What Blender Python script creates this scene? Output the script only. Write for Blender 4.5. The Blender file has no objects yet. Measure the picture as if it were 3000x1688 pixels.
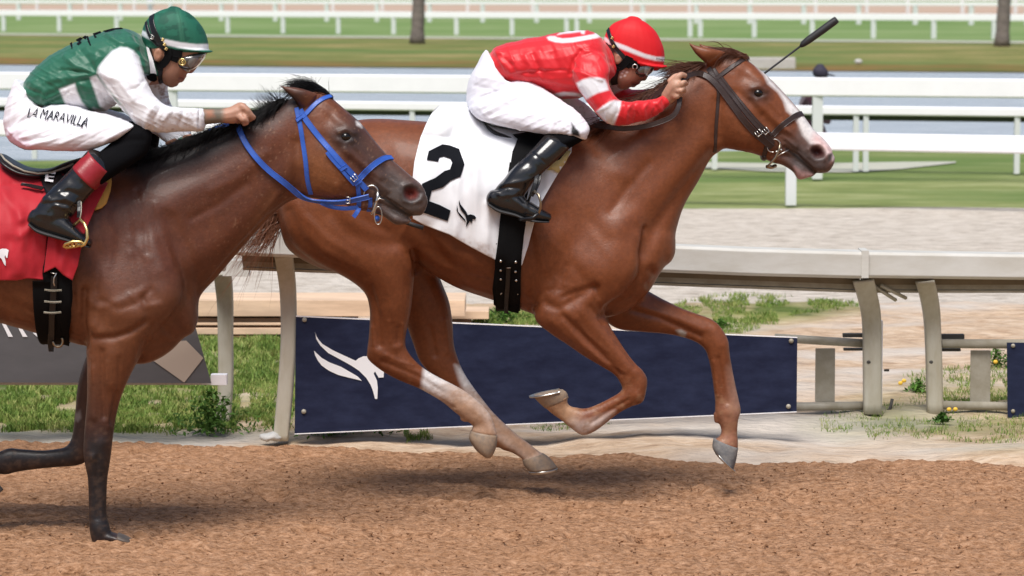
import bpy, bmesh, math, random
import numpy as np
from mathutils import Vector, Matrix
from mathutils.bvhtree import BVHTree
from mathutils.geometry import delaunay_2d_cdt as cdt
sc = bpy.context.scene
COL = sc.collection
# ---------------------------------------------------------------- camera
FPX = 9570.0; CH = 2.07; HZ = -30.0
PITCH = math.atan((844 - HZ) / FPX)
cam = bpy.data.cameras.new('camera'); camo = bpy.data.objects.new('camera', cam); COL.objects.link(camo)
camo.location = (0, 0, CH); camo.rotation_euler = (math.pi/2 - PITCH, 0, 0)
cam.lens = 36 * FPX / 3000; cam.sensor_width = 36; cam.clip_start = 0.5; cam.clip_end = 6000
cam.dof.use_dof = True; cam.dof.focus_distance = 13.2; cam.dof.aperture_fstop = 6.3
sc.camera = camo
# ---------------------------------------------------------------- light
w = bpy.data.worlds.new('World'); sc.world = w; w.use_nodes = True
nt = w.node_tree; bg = nt.nodes['Background']
sky = nt.nodes.new('ShaderNodeTexSky'); sky.sky_type = 'NISHITA'; sky.sun_disc = False
SUN_EL, SUN_AZ = 61, 192       # azimuth: clockwise from +Y
sky.sun_elevation = math.radians(SUN_EL); sky.sun_rotation = math.radians(SUN_AZ)
sky.air_density = 1.0; sky.dust_density = 3.0; sky.ozone_density = 1.0
nt.links.new(sky.outputs[0], bg.inputs[0]); bg.inputs[1].default_value = 0.10
sl = bpy.data.lights.new('sun', 'SUN'); sl.energy = 3.5; sl.angle = math.radians(30); sl.color = (1, .97, .93)
so = bpy.data.objects.new('sun', sl); COL.objects.link(so)
_a = math.radians(SUN_AZ); _e = math.radians(SUN_EL)
sd = Vector((math.sin(_a)*math.cos(_e), math.cos(_a)*math.cos(_e), math.sin(_e)))
so.rotation_euler = sd.to_track_quat('Z', 'Y').to_euler(); so.location = (0, 0, 30)
sc.view_settings.view_transform = 'Standard'; sc.view_settings.look = 'None'
sc.view_settings.exposure = 0.14; sc.view_settings.gamma = 1.0
# ---------------------------------------------------------------- projection helpers
FW = np.array([0, math.cos(PITCH), -math.sin(PITCH)]); UP = np.array([0, math.sin(PITCH), math.cos(PITCH)]); RT = np.array([1., 0, 0])
C0 = np.array([0, 0, CH])
def rayd(px, py):
    px = np.asarray(px, float)[..., None]; py = np.asarray(py, float)[..., None]
    return FW*FPX + RT*(px-1500) - UP*(py-844)
def Wn(px, py, Y):
    d = rayd(px, py); t = np.asarray(Y, float)[..., None] / d[..., 1:2]
    return C0 + d*t
def W(px, py, Y): return Vector(Wn(px, py, Y))
def G(px, py, z=0.0):
    d = rayd(px, py); t = (z - CH) / d[..., 2:3]
    return Vector(C0 + d*t)
def proj(P):
    r = P - C0
    dep = r @ FW
    return 1500 + (r @ RT)/dep*FPX, 844 - (r @ UP)/dep*FPX
def GY(px, py): return G(px, py).y
# ---------------------------------------------------------------- noise
class Noise:
    def __init__(s, seed=1, n=64):
        s.n = n; s.g = np.random.RandomState(seed).rand(n, n)*2-1
    def __call__(s, x, y):
        n = s.n; xi = np.floor(x).astype(int); yi = np.floor(y).astype(int)
        fx = x-xi; fy = y-yi; fx = fx*fx*(3-2*fx); fy = fy*fy*(3-2*fy)
        a = s.g[xi % n, yi % n]; b = s.g[(xi+1) % n, yi % n]; c = s.g[xi % n, (yi+1) % n]; d = s.g[(xi+1) % n, (yi+1) % n]
        return (a*(1-fx)+b*fx)*(1-fy) + (c*(1-fx)+d*fx)*fy
NZ = [Noise(i+11, 97) for i in range(6)]
def fbm(x, y, o=4, k=0):
    r = 0; a = 1.
    for i in range(o):
        r = r + a*NZ[(i+k) % 6](x*2**i+13.7*i, y*2**i+5.1*i); a *= .5
    return r
# ---------------------------------------------------------------- materials
def mat(name, col=(.5, .5, .5), rough=.6, metal=0., attr=False, var=.0, vscale=20., bump=0., bscale=80., stretch=(1, 1, 1), sheen=0., spec=.5, coat=0., col2=None, detail=6., sub=0., trans=0., space='Object', bump2=None):
    m = bpy.data.materials.new(name); m.use_nodes = True
    N = m.node_tree; b = N.nodes['Principled BSDF']
    b.inputs['Roughness'].default_value = rough; b.inputs['Metallic'].default_value = metal
    b.inputs['Specular IOR Level'].default_value = spec
    b.inputs['Sheen Weight'].default_value = sheen; b.inputs['Coat Weight'].default_value = coat
    b.inputs['Coat Roughness'].default_value = .12
    b.inputs['Base Color'].default_value = (*col, 1)
    if sub: b.inputs['Subsurface Weight'].default_value = sub; b.inputs['Subsurface Scale'].default_value = .01
    if trans: b.inputs['Transmission Weight'].default_value = trans
    tc = N.nodes.new('ShaderNodeTexCoord'); mp = N.nodes.new('ShaderNodeMapping'); mp.inputs['Scale'].default_value = stretch
    N.links.new(tc.outputs[space], mp.inputs[0])
    src = None
    if attr:
        at = N.nodes.new('ShaderNodeAttribute'); at.attribute_name = 'Col'; src = at.outputs['Color']
    if var > 0 or col2:
        nz = N.nodes.new('ShaderNodeTexNoise'); nz.inputs['Scale'].default_value = vscale; nz.inputs['Detail'].default_value = detail; nz.inputs['Roughness'].default_value = .65
        N.links.new(mp.outputs[0], nz.inputs['Vector'])
        if col2:
            cr = N.nodes.new('ShaderNodeValToRGB'); cr.color_ramp.elements[0].position = .38; cr.color_ramp.elements[1].position = .62
            N.links.new(nz.outputs[0], cr.inputs[0])
            mx = N.nodes.new('ShaderNodeMix'); mx.data_type = 'RGBA'
            N.links.new(cr.outputs[0], mx.inputs[0]); mx.inputs[6].default_value = (*col, 1); mx.inputs[7].default_value = (*col2, 1)
            src = mx.outputs[2]
        if var > 0:
            mr = N.nodes.new('ShaderNodeMapRange'); mr.inputs[1].default_value = .25; mr.inputs[2].default_value = .75
            mr.inputs[3].default_value = 1-var; mr.inputs[4].default_value = 1+var
            N.links.new(nz.outputs[0], mr.inputs[0])
            mx2 = N.nodes.new('ShaderNodeVectorMath'); mx2.operation = 'SCALE'
            if src: N.links.new(src, mx2.inputs[0])
            else: mx2.inputs[0].default_value = col
            N.links.new(mr.outputs[0], mx2.inputs['Scale']); src = mx2.outputs[0]
    if src: N.links.new(src, b.inputs['Base Color'])
    if bump > 0:
        n2 = N.nodes.new('ShaderNodeTexNoise'); n2.inputs['Scale'].default_value = bscale; n2.inputs['Detail'].default_value = 5
        N.links.new(mp.outputs[0], n2.inputs['Vector'])
        bp = N.nodes.new('ShaderNodeBump'); bp.inputs['Strength'].default_value = 1; bp.inputs['Distance'].default_value = bump
        N.links.new(n2.outputs[0], bp.inputs['Height']); last = bp
        if bump2:
            n3 = N.nodes.new('ShaderNodeTexNoise'); n3.inputs['Scale'].default_value = bump2[1]; n3.inputs['Detail'].default_value = 3
            N.links.new(mp.outputs[0], n3.inputs['Vector'])
            b3 = N.nodes.new('ShaderNodeBump'); b3.inputs['Distance'].default_value = bump2[0]
            N.links.new(n3.outputs[0], b3.inputs['Height']); N.links.new(bp.outputs[0], b3.inputs['Normal']); last = b3
        N.links.new(last.outputs[0], b.inputs['Normal'])
    return m
M = {}
M['coat'] = mat('horse_coat', rough=.42, attr=True, var=.14, vscale=45, bump=.0009, bscale=110, sheen=0, spec=.34, bump2=(.0008, 420), coat=.05)
M['hoof'] = mat('hoof_horn', (.34, .24, .16), .55, col2=(.22, .17, .13), vscale=30, bump=.001)
M['hoofgrey'] = mat('hoof_grey', (.12, .12, .125), .8, col2=(.22, .21, .2), vscale=25, bump=.001)
M['hoofdark'] = mat('hoof_dark', (.06, .05, .045), .6, col2=(.12, .09, .07), vscale=25, bump=.001)
M['steel'] = mat('steel', (.62, .6, .56), .28, 1.)
M['gold'] = mat('brass', (.75, .55, .22), .3, 1.)
M['bronze'] = mat('bit_metal', (.35, .28, .2), .3, 1.)
M['eye'] = mat('eye_dark', (.006, .004, .003), .08, spec=.5)
M['hair_black'] = mat('hair_black', (.007, .006, .007), .5, spec=.2)
M['hair_light'] = mat('hair_light_chestnut', (.26, .11, .06), .5, var=.3, vscale=30)
M['hair_red'] = mat('hair_chestnut', (.13, .042, .018), .5, var=.3, vscale=30)
M['skin'] = mat('skin', rough=.5, attr=True, var=.08, vscale=60, bump=.0006, bscale=220, sub=.12)
M['cloth'] = mat('cloth_painted', rough=.62, attr=True, bump=.0006, bscale=60, sheen=.15, spec=.3)
M['satin'] = mat('silk_painted', rough=.46, attr=True, bump=.0012, bscale=26, sheen=.2, spec=.4)
M['black_cloth'] = mat('black_cloth', (.005, .005, .006), .85, bump=.001, bscale=40, spec=.05)
M['neoprene'] = mat('black_neoprene', (.005, .005, .0055), .75, spec=.1)
M['leather'] = mat('black_boot_leather', (.007, .007, .008), .22, bump=.0012, bscale=30, coat=.4, spec=.5)
M['leather_red'] = mat('red_boot_cuff', (.27, .012, .02), .35, var=.2, vscale=14, bump=.001, bscale=60)
M['brown_strap'] = mat('brown_strap', (.035, .02, .018), .42, bump=.0006, bscale=200, var=.25, vscale=60)
M['blue_strap'] = mat('blue_strap', (.03, .105, .46), .4, var=.15, vscale=50, bump=.0005, bscale=200)
M['black_leather'] = mat('black_leather', (.006, .006, .007), .35, bump=.0008, bscale=120)
M['rubber'] = mat('black_rubber', (.018, .018, .02), .6, bump=.0008, bscale=300)
M['yellow_foam'] = mat('yellow_pad', (.62, .33, .07), .8, var=.1)
M['cream_foam'] = mat('cream_pad', (.6, .5, .22), .8, var=.1)
M['white_ink'] = mat('white_print', (.8, .8, .82), .6)
M['black_ink'] = mat('black_print', (.006, .007, .010), .8, spec=.1)
M['goggle'] = mat('goggle_lens', (.05, .04, .035), .08, coat=1, spec=.8)
M['clear'] = mat('clear_plastic', (.28, .27, .26), .1, coat=1, trans=.5)
M['paint'] = mat('white_rail_paint', (.9, .885, .91), .6, spec=.25, var=.04, vscale=3)
M['paint_far'] = mat('white_far_paint', (.9, .885, .91), .6, spec=.25)
M['rail'] = mat('weathered_white_rail', (.66, .65, .61), .5, col2=(.50, .48, .43), vscale=4, var=.12, stretch=(.5, 1, 2), bump=.0004, bscale=60)
M['post'] = mat('weathered_cream_post', (.52, .49, .41), .6, col2=(.36, .32, .24), vscale=9, var=.14, stretch=(1, 1, .3))
M['galv'] = mat('grey_pipe', (.36, .33, .27), .5, col2=(.27, .24, .18), vscale=9)
M['darksteel'] = mat('dark_steel', (.05, .045, .04), .6)
M['rail_under_shade'] = mat('rail_underside_shade', (.16, .12, .075), .7, var=.2, vscale=12)  # dark recess under the rail, its shade put into the colour
M['navy'] = mat('navy_banner', (.010, .014, .040), .6, spec=.2, col2=(.017, .023, .055), vscale=14, var=.2, detail=12, stretch=(.4, 1, 1))
M['greyban'] = mat('grey_banner', (.085, .083, .088), .6, var=.15, vscale=14, stretch=(.3, 1, 1), detail=9)
M['tan'] = mat('tan_print', (.40, .33, .27), .6)
M['wood'] = mat('pale_lumber', (.62, .44, .30), .7, col2=(.72, .52, .36), vscale=9, stretch=(.25, 1, 2), var=.12)
M['wood_shade'] = mat('shaded_lumber', (.22, .14, .09), .8, var=.2)  # darker copy of the lumber colour, shade between the boards painted in
M['trunk'] = mat('palm_bark', (.2, .17, .15), .85, col2=(.12, .1, .09), vscale=3, stretch=(1, 1, 4), bump=.02, bscale=4)
M['leaf'] = mat('palm_leaf', (.05, .1, .03), .6)
M['concrete'] = mat('concrete', (.5, .47, .44), .8, var=.15, vscale=3)
# ---------------------------------------------------------------- object helpers
def tag(o, label=None, cat=None, group=None, kind=None):
    if label: o['label'] = label
    if cat: o['category'] = cat
    if group: o['group'] = group
    if kind: o['kind'] = kind
    return o
def empty(name, loc=(0, 0, 0), parent=None):
    o = bpy.data.objects.new(name, None); COL.objects.link(o); o.location = loc; o.empty_display_size = .1
    if parent: o.parent = parent
    return o
def link(name, me, parent=None, m=None):
    o = bpy.data.objects.new(name, me); COL.objects.link(o)
    if m: me.materials.clear(); me.materials.append(M[m])
    if parent is not None:
        o.parent = parent
        o.matrix_parent_inverse = Matrix.Translation(-parent.location) if parent.parent is None else Matrix.Identity(4)
    return o
def mesh(name, V, F, m=None, parent=None, smooth=True, col=None):
    me = bpy.data.meshes.new(name)
    V = np.asarray(V, float).reshape(-1, 3)
    me.from_pydata([tuple(v) for v in V], [], [tuple(int(i) for i in f) for f in F]); me.update()
    if smooth: me.polygons.foreach_set('use_smooth', [True]*len(me.polygons))
    if col is not None: setcol(me, col)
    return link(name, me, parent, m)
def setcol(me, col):
    a = me.color_attributes.new('Col', 'FLOAT_COLOR', 'POINT')
    c = np.ones((len(me.vertices), 4)); c[:, :3] = col
    a.data.foreach_set('color', c.ravel())
def catrow(P, n):
    P = np.asarray(P, float); Q = np.vstack([2*P[0]-P[1], P, 2*P[-1]-P[-2]]); out = []
    for i in range(1, len(Q)-2):
        for k in range(n):
            t = k/n
            out.append(.5*((2*Q[i]) + (-Q[i-1]+Q[i+1])*t + (2*Q[i-1]-5*Q[i]+4*Q[i+1]-Q[i+2])*t*t + (-Q[i-1]+3*Q[i]-3*Q[i+1]+Q[i+2])*t**3))
    out.append(P[-1]); return np.array(out)
def loft(rows, Y0, n=5, m=24, p=2.3, cap=.55):
    R = catrow(rows, n)
    A = Wn(R[:, 0], R[:, 1], Y0+R[:, 4]); B = Wn(R[:, 2], R[:, 3], Y0+R[:, 4])
    cen = (A+B)/2; u = (A-B)/2; hw = np.maximum(R[:, 5], .001)
    th = np.arange(m)*2*math.pi/m
    cs = np.sign(np.cos(th))*np.abs(np.cos(th))**(2/p); sn = np.sign(np.sin(th))*np.abs(np.sin(th))**(2/p)
    rings = []
    def ring(c, uu, h): return c + cs[:, None]*uu + sn[:, None]*np.array([0, h, 0])
    def caps(i, j):
        d = cen[i]-cen[j]; d = d/(np.linalg.norm(d)+1e-9); r = min(hw[i], np.linalg.norm(u[i]))*cap*1.0
        return [ring(cen[i]+d*r*.55, u[i]*.83, hw[i]*.83), ring(cen[i]+d*r*.9, u[i]*.45, hw[i]*.45)], cen[i]+d*r
    s, sp = caps(0, 1); e, ep = caps(-1, -2)
    rings = s[::-1] + [ring(cen[i], u[i], hw[i]) for i in range(len(R))] + e
    V = np.vstack(rings + [sp[None], ep[None]]); k = len(rings); F = []
    for i in range(k-1):
        for j in range(m):
            a = i*m+j; b = i*m+(j+1) % m; F.append((a, b, b+m, a+m))
    for j in range(m):
        F.append((k*m, (j+1) % m, j)); F.append((k*m+1, (k-1)*m+j, (k-1)*m+(j+1) % m))
    return V, F
def tuberows(pts):   # pts (x,y,r_px,dy,hw) -> rows
    P = np.array([p[:2] for p in pts], float); T = np.gradient(P, axis=0); T /= np.linalg.norm(T, axis=1)[:, None]+1e-9
    return [(P[i][0]+T[i][1]*p[2], P[i][1]-T[i][0]*p[2], P[i][0]-T[i][1]*p[2], P[i][1]+T[i][0]*p[2], p[3], p[4]) for i, p in enumerate(pts)]
def segdist(px, py, pts):
    d = np.full(px.shape, 1e9)
    for (x1, y1), (x2, y2) in zip(pts[:-1], pts[1:]):
        dx, dy = x2-x1, y2-y1; t = np.clip(((px-x1)*dx+(py-y1)*dy)/(dx*dx+dy*dy+1e-9), 0, 1)
        d = np.minimum(d, np.hypot(px-x1-t*dx, py-y1-t*dy))
    return d
def inpoly(px, py, poly):
    r = np.zeros(px.shape, bool); n = len(poly); j = n-1
    for i in range(n):
        xi, yi = poly[i]; xj, yj = poly[j]
        c = ((yi > py) != (yj > py)) & (px < (xj-xi)*(py-yi)/(yj-yi+1e-12)+xi); r ^= c; j = i
    return r
def polymask(px, py, poly, soft):
    m = inpoly(px, py, poly); d = segdist(px, py, list(poly)+[poly[0]]); d = np.where(m, d, -d)
    return np.clip(d/soft*.5+.5, 0, 1)
class Body:
    def __init__(s, Y0, vox=.007): s.amp = 1.; s.Y0 = Y0; s.vox = vox; s.V = []; s.F = []; s.n = 0
    def add(s, rows, **k):
        V, F = loft(rows, s.Y0, **k); s.V.append(V); s.F += [tuple(i+s.n for i in f) for f in F]; s.n += len(V); return s
    def tube(s, pts, **k): return s.add(tuberows(pts), **k)
    def ball(s, x, y, rx, ry, dy, hw, ang=0):
        m = 20; V = []; F = []
        c = Wn(x, y, s.Y0+dy); k = (s.Y0+dy)/FPX; ca, sa = math.cos(ang), math.sin(ang)
        for i in range(1, m//2):
            ph = math.pi*i/(m//2)
            for j in range(m):
                t = 2*math.pi*j/m; a = math.sin(ph)*math.cos(t)*rx; b = math.sin(ph)*math.sin(t)*ry
                V.append(c + np.array([(a*ca-b*sa)*k, math.cos(ph)*hw, -(a*sa+b*ca)*k]))
        r = m//2-1; V += [c+np.array([0, hw, 0]), c-np.array([0, hw, 0])]
        for i in range(r-1):
            for j in range(m): F.append((i*m+j, i*m+(j+1) % m, (i+1)*m+(j+1) % m, (i+1)*m+j))
        for j in range(m): F.append((r*m, (j+1) % m, j)); F.append((r*m+1, (r-1)*m+j, (r-1)*m+(j+1) % m))
        s.V.append(np.array(V)); s.F += [tuple(q+s.n for q in f) for f in F]; s.n += len(V); return s
    def solve(s, smooth=4, lam=.5):
        me = bpy.data.meshes.new('t'); me.from_pydata([tuple(v) for v in np.vstack(s.V)], [], s.F); me.update()
        bm = bmesh.new(); bm.from_mesh(me); bmesh.ops.recalc_face_normals(bm, faces=bm.faces); bm.to_mesh(me); bm.free()
        o = bpy.data.objects.new('t', me); COL.objects.link(o)
        r = o.modifiers.new('r', 'REMESH'); r.mode = 'VOXEL'; r.voxel_size = s.vox; r.adaptivity = 0
        dg = bpy.context.evaluated_depsgraph_get(); me2 = bpy.data.meshes.new_from_object(o.evaluated_get(dg))
        bpy.data.objects.remove(o); bpy.data.meshes.remove(me)
        n = len(me2.vertices); V = np.empty(n*3); me2.vertices.foreach_get('co', V); V = V.reshape(-1, 3)
        E = np.empty(len(me2.edges)*2, int); me2.edges.foreach_get('vertices', E); E = E.reshape(-1, 2)
        s.me = me2; s.E = E; s.P = V; s.relax(smooth, lam); s.paintinit()
        return s
    def soften(s, poly, it, lo=-9, hi=9, soft=40):
        w_ = (polymask(s.x, s.y, poly, soft)*((s.dy > lo) & (s.dy < hi)))[:, None]; n = len(s.P); deg = np.maximum(np.bincount(s.E.ravel(), minlength=n), 1)
        for k in range(it):
            L = np.stack([(np.bincount(s.E[:, 0], s.P[s.E[:, 1], a], n)+np.bincount(s.E[:, 1], s.P[s.E[:, 0], a], n))/deg for a in range(3)], 1)
            s.P = s.P + .6*w_*(L-s.P)
        s.sync(); return s
    def relax(s, it, lam=.5):
        n = len(s.P); deg = np.bincount(s.E.ravel(), minlength=n).astype(float)
        for k in range(it):
            for l in (lam, -lam*.96):
                L = np.zeros_like(s.P)
                for a in range(3):
                    L[:, a] = (np.bincount(s.E[:, 0], s.P[s.E[:, 1], a], n)+np.bincount(s.E[:, 1], s.P[s.E[:, 0], a], n))/np.maximum(deg, 1)
                s.P = s.P + l*(L-s.P)
        s.sync()
    def sync(s):
        s.me.vertices.foreach_set('co', s.P.ravel()); s.me.update()
        N = np.empty(len(s.P)*3); s.me.vertices.foreach_get('normal', N); s.N = N.reshape(-1, 3)
        s.x, s.y = proj(s.P); s.dy = s.P[:, 1]-s.Y0
    def paintinit(s, c=(.5, .5, .5)): s.C = np.tile(np.array(c, float), (len(s.P), 1)); return s
    def side(s, side, lo=-9, hi=9):
        f = -s.N[:, 1] if side == 'n' else s.N[:, 1] if side == 'f' else np.abs(s.N[:, 1])
        return np.clip(f*2.2+.1, 0, 1)*((s.dy > lo) & (s.dy < hi))
    def strokes(s, L):
        for st in L:
            pts, sig, amp = st[:3]; sd_ = st[3] if len(st) > 3 else 'b'; lo, hi = st[4] if len(st) > 4 else (-9, 9)
            x0 = min(p[0] for p in pts)-3*sig; x1 = max(p[0] for p in pts)+3*sig
            y0 = min(p[1] for p in pts)-3*sig; y1 = max(p[1] for p in pts)+3*sig
            i = np.where((s.x > x0) & (s.x < x1) & (s.y > y0) & (s.y < y1))[0]
            if not len(i): continue
            d = segdist(s.x[i], s.y[i], pts) if len(pts) > 1 else np.hypot(s.x[i]-pts[0][0], s.y[i]-pts[0][1])
            wgt = s.amp*amp/1000*np.exp(-d*d/(2*sig*sig))*s.side(sd_, lo, hi)[i]
            s.P[i] += s.N[i]*wgt[:, None]
        s.sync(); return s
    def paint(s, poly, col, soft=6, lo=-9, hi=9, a=1., side=None):
        m = polymask(s.x, s.y, poly, soft)*((s.dy > lo) & (s.dy < hi))*a
        if side: m = m*(s.side(side) > .15)
        s.C = s.C*(1-m[:, None]) + np.array(col)*m[:, None]; return s
    def pline(s, pts, wd, col, soft=4, a=1., lo=-9, hi=9):
        d = segdist(s.x, s.y, pts); m = np.clip((wd-d)/soft*.5+.5, 0, 1)*a*((s.dy > lo) & (s.dy < hi))
        s.C = s.C*(1-m[:, None]) + np.array(col)*m[:, None]; return s
    def done(s, name, m, parent, smooth=True):
        s.sync(); setcol(s.me, np.clip(s.C, 0, 1)); s.me.polygons.foreach_set('use_smooth', [smooth]*len(s.me.polygons))
        s.bvh = BVHTree.FromPolygons([tuple(v) for v in s.P], [tuple(p.vertices) for p in s.me.polygons])
        s.ob = link(name, s.me, parent, m); return s.ob
def hit(bvhs, px, py, far=False):
    if not isinstance(bvhs, (list, tuple)): bvhs = [bvhs]
    d = Vector(rayd(px, py)).normalized(); best = None
    o = Vector(C0) if not far else Vector(C0)+d*30
    dd = d if not far else -d
    for b in bvhs:
        h = b.ray_cast(o, dd, 60)
        if h[0] is not None and (best is None or h[3] < best[2]): best = (h[0], h[1] if h[1].dot(dd) < 0 else -h[1], h[3])
    return best
def resample(pts, step):
    P = catrow([tuple(p) for p in pts], 12) if len(pts) > 2 else np.array(pts, float)
    d = np.r_[0, np.cumsum(np.hypot(*np.diff(P[:, :2], axis=0).T))]; n = max(2, int(d[-1]/step)+1)
    t = np.linspace(0, d[-1], n); return np.stack([np.interp(t, d, P[:, k]) for k in range(P.shape[1])], 1)
def sweep(C, Nn, wd, th, closed=False):
    C = np.array(C); Nn = np.array(Nn); k = len(C)
    if closed: T = np.roll(C, -1, 0)-np.roll(C, 1, 0)
    else: T = np.gradient(C, axis=0)
    T /= np.linalg.norm(T, axis=1)[:, None]+1e-9
    Nn = Nn - (Nn*T).sum(1)[:, None]*T; Nn /= np.linalg.norm(Nn, axis=1)[:, None]+1e-9
    B = np.cross(T, Nn); wd = np.broadcast_to(wd, (k,))[:, None]
    prof = [(-.5, 0), (-.5, .7), (-.44, 1), (-.38, .8), (.38, .8), (.44, 1), (.5, .7), (.5, 0)]
    V = np.stack([C + B*wd*a + Nn*th*b for a, b in prof], 1).reshape(-1, 3); q = len(prof); F = []
    for i in range(k if closed else k-1):
        for j in range(q): a = i*q+j; b = i*q+(j+1) % q; c = ((i+1) % k)*q; F.append((a, b, c+(j+1) % q, c+j))
    if not closed: F.append(tuple(range(q))); F.append(tuple((k-1)*q+j for j in reversed(range(q))))
    return V, F
def smooth1(A, it, closed=False):
    A = np.array(A, float)
    for _ in range(it):
        if closed: A = (np.roll(A, 1, 0)+2*A+np.roll(A, -1, 0))/4
        else: A[1:-1] = (A[:-2]+2*A[1:-1]+A[2:])/4
    return A
def strap(name, m, parent, bvhs, pts, wpx, th=.003, Y0=None, far=False, lift=.001, sm=4, step=6, both=False):
    P = resample(pts, step); C = []; Nn = []; free = P.shape[1] > 2
    for p in P:
        if free: C.append(Wn(p[0], p[1], Y0+p[2])); Nn.append((0, -1, 0)); continue
        h = hit(bvhs, p[0], p[1], far)
        if h: C.append(np.array(h[0])); Nn.append(np.array(h[1]))
        else: C.append(None); Nn.append(None)
    idx = [i for i, c in enumerate(C) if c is not None]
    if not idx: return None
    for i in range(len(C)):
        if C[i] is None:
            j = min(idx, key=lambda q: abs(q-i)); C[i] = Wn(P[i][0], P[i][1], C[j][1]); Nn[i] = Nn[j]
    if not free: Nn = smooth1(Nn, sm*2); C0_ = np.array(C); C = smooth1(C, sm) ; C = C + Nn/np.linalg.norm(Nn, axis=1)[:, None]*lift
    V, F = sweep(C, Nn, wpx*np.array(C)[:, 1]/FPX, th)
    return mesh(name, V, F, m, parent, smooth=False)
def ringstrap(name, m, parent, bvh, a, b, Y0, wm, th=.003, lift=.002, dy=0, cut=None, n=56, skew=0):
    A = W(*a, Y0+dy); B = W(*b, Y0+dy); c = (A+B)/2; u = (A-B).normalized(); C = []; Nn = []
    for i in range(n):
        t = 2*math.pi*i/n
        if cut and not (cut[0] <= math.degrees(t) <= cut[1]): continue
        d = (u*math.cos(t)+Vector((0, -1, 0))*math.sin(t)).normalized(); h = bvh.ray_cast(c, d, 1.2)
        if h[0] is None: continue
        C.append(np.array(h[0])); Nn.append(np.array(d))
    C = smooth1(C, 2, cut is None)+np.array(Nn)*lift
    V, F = sweep(C, Nn, wm, th, cut is None); return mesh(name, V, F, m, parent)
def sheet(name, m, parent, bvhs, poly, lift=.002, L=.02, thick=0., Y0=None, fold=None, far=False, flat=None):
    k = (Y0 or 13)/FPX; Lp = L/k; pts = []
    for (x0, y0), (x1, y1) in zip(poly, poly[1:]+poly[:1]):
        n = max(1, int(math.hypot(x1-x0, y1-y0)/Lp)); pts += [(x0+(x1-x0)*q/n, y0+(y1-y0)*q/n) for q in range(n)]
    nb_ = len(pts); ed = [(i, (i+1) % nb_) for i in range(nb_)]
    gx, gy = np.meshgrid(np.arange(min(p[0] for p in poly), max(p[0] for p in poly), Lp), np.arange(min(p[1] for p in poly), max(p[1] for p in poly), Lp)); gx = gx.ravel()+.013; gy = gy.ravel()+.017
    if len(gx): ok_ = inpoly(gx, gy, poly) & (segdist(gx, gy, list(poly)+[poly[0]]) > Lp*.4); pts += list(zip(gx[ok_], gy[ok_]))
    r_ = cdt([Vector(p) for p in pts], ed, [], 1, 1e-4)
    bm = bmesh.new(); vs = [bm.verts.new((v.x, v.y, 0)) for v in r_[0]]
    for f in r_[2]:
        try: bm.faces.new([vs[q] for q in f])
        except ValueError: pass
    last = None; XY = [(v.co.x, v.co.y) for v in bm.verts]; P = []; Q = []
    for x, y in XY:
        if flat is not None: P.append(Wn(x, y, flat)); Q.append(np.array([0, -1, 0])); continue
        h = hit(bvhs, x, y, far)
        if h: P.append(np.array(h[0])); Q.append(np.array(h[1]))
        else: P.append(None); Q.append(None)
    ok = [i for i, p in enumerate(P) if p is not None]
    for i in range(len(P)):
        if P[i] is None:
            if not ok: bm.free(); return None
            j = min(ok, key=lambda q: (XY[q][0]-XY[i][0])**2+(XY[q][1]-XY[i][1])**2)
            P[i] = Wn(XY[i][0], XY[i][1], P[j][1]); Q[i] = Q[j]
    P = np.array(P); Q = np.array(Q); P = P + Q*lift
    if fold is not None: P = P + Q*fold(np.array(XY)[:, 0], np.array(XY)[:, 1])[:, None]
    for v, p in zip(bm.verts, P): v.co = p
    if thick:
        r = bmesh.ops.extrude_face_region(bm, geom=bm.faces[:])
        nv = [g for g in r['geom'] if isinstance(g, bmesh.types.BMVert)]
        for v in nv: v.co.y -= thick
    me = bpy.data.meshes.new(name); bmesh.ops.recalc_face_normals(bm, faces=bm.faces); bm.to_mesh(me); bm.free()
    me.polygons.foreach_set('use_smooth', [True]*len(me.polygons))
    return link(name, me, parent, m)
def pl(pts, T): return [(x/T[0]+T[1], y/T[0]+T[2]) for x, y in pts]
def polyline_at(P, t):
    P = np.array(P, float); d = np.r_[0, np.cumsum(np.hypot(*np.diff(P, axis=0).T))]; d /= d[-1]
    return np.stack([np.interp(t, d, P[:, 0]), np.interp(t, d, P[:, 1])], -1)
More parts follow.
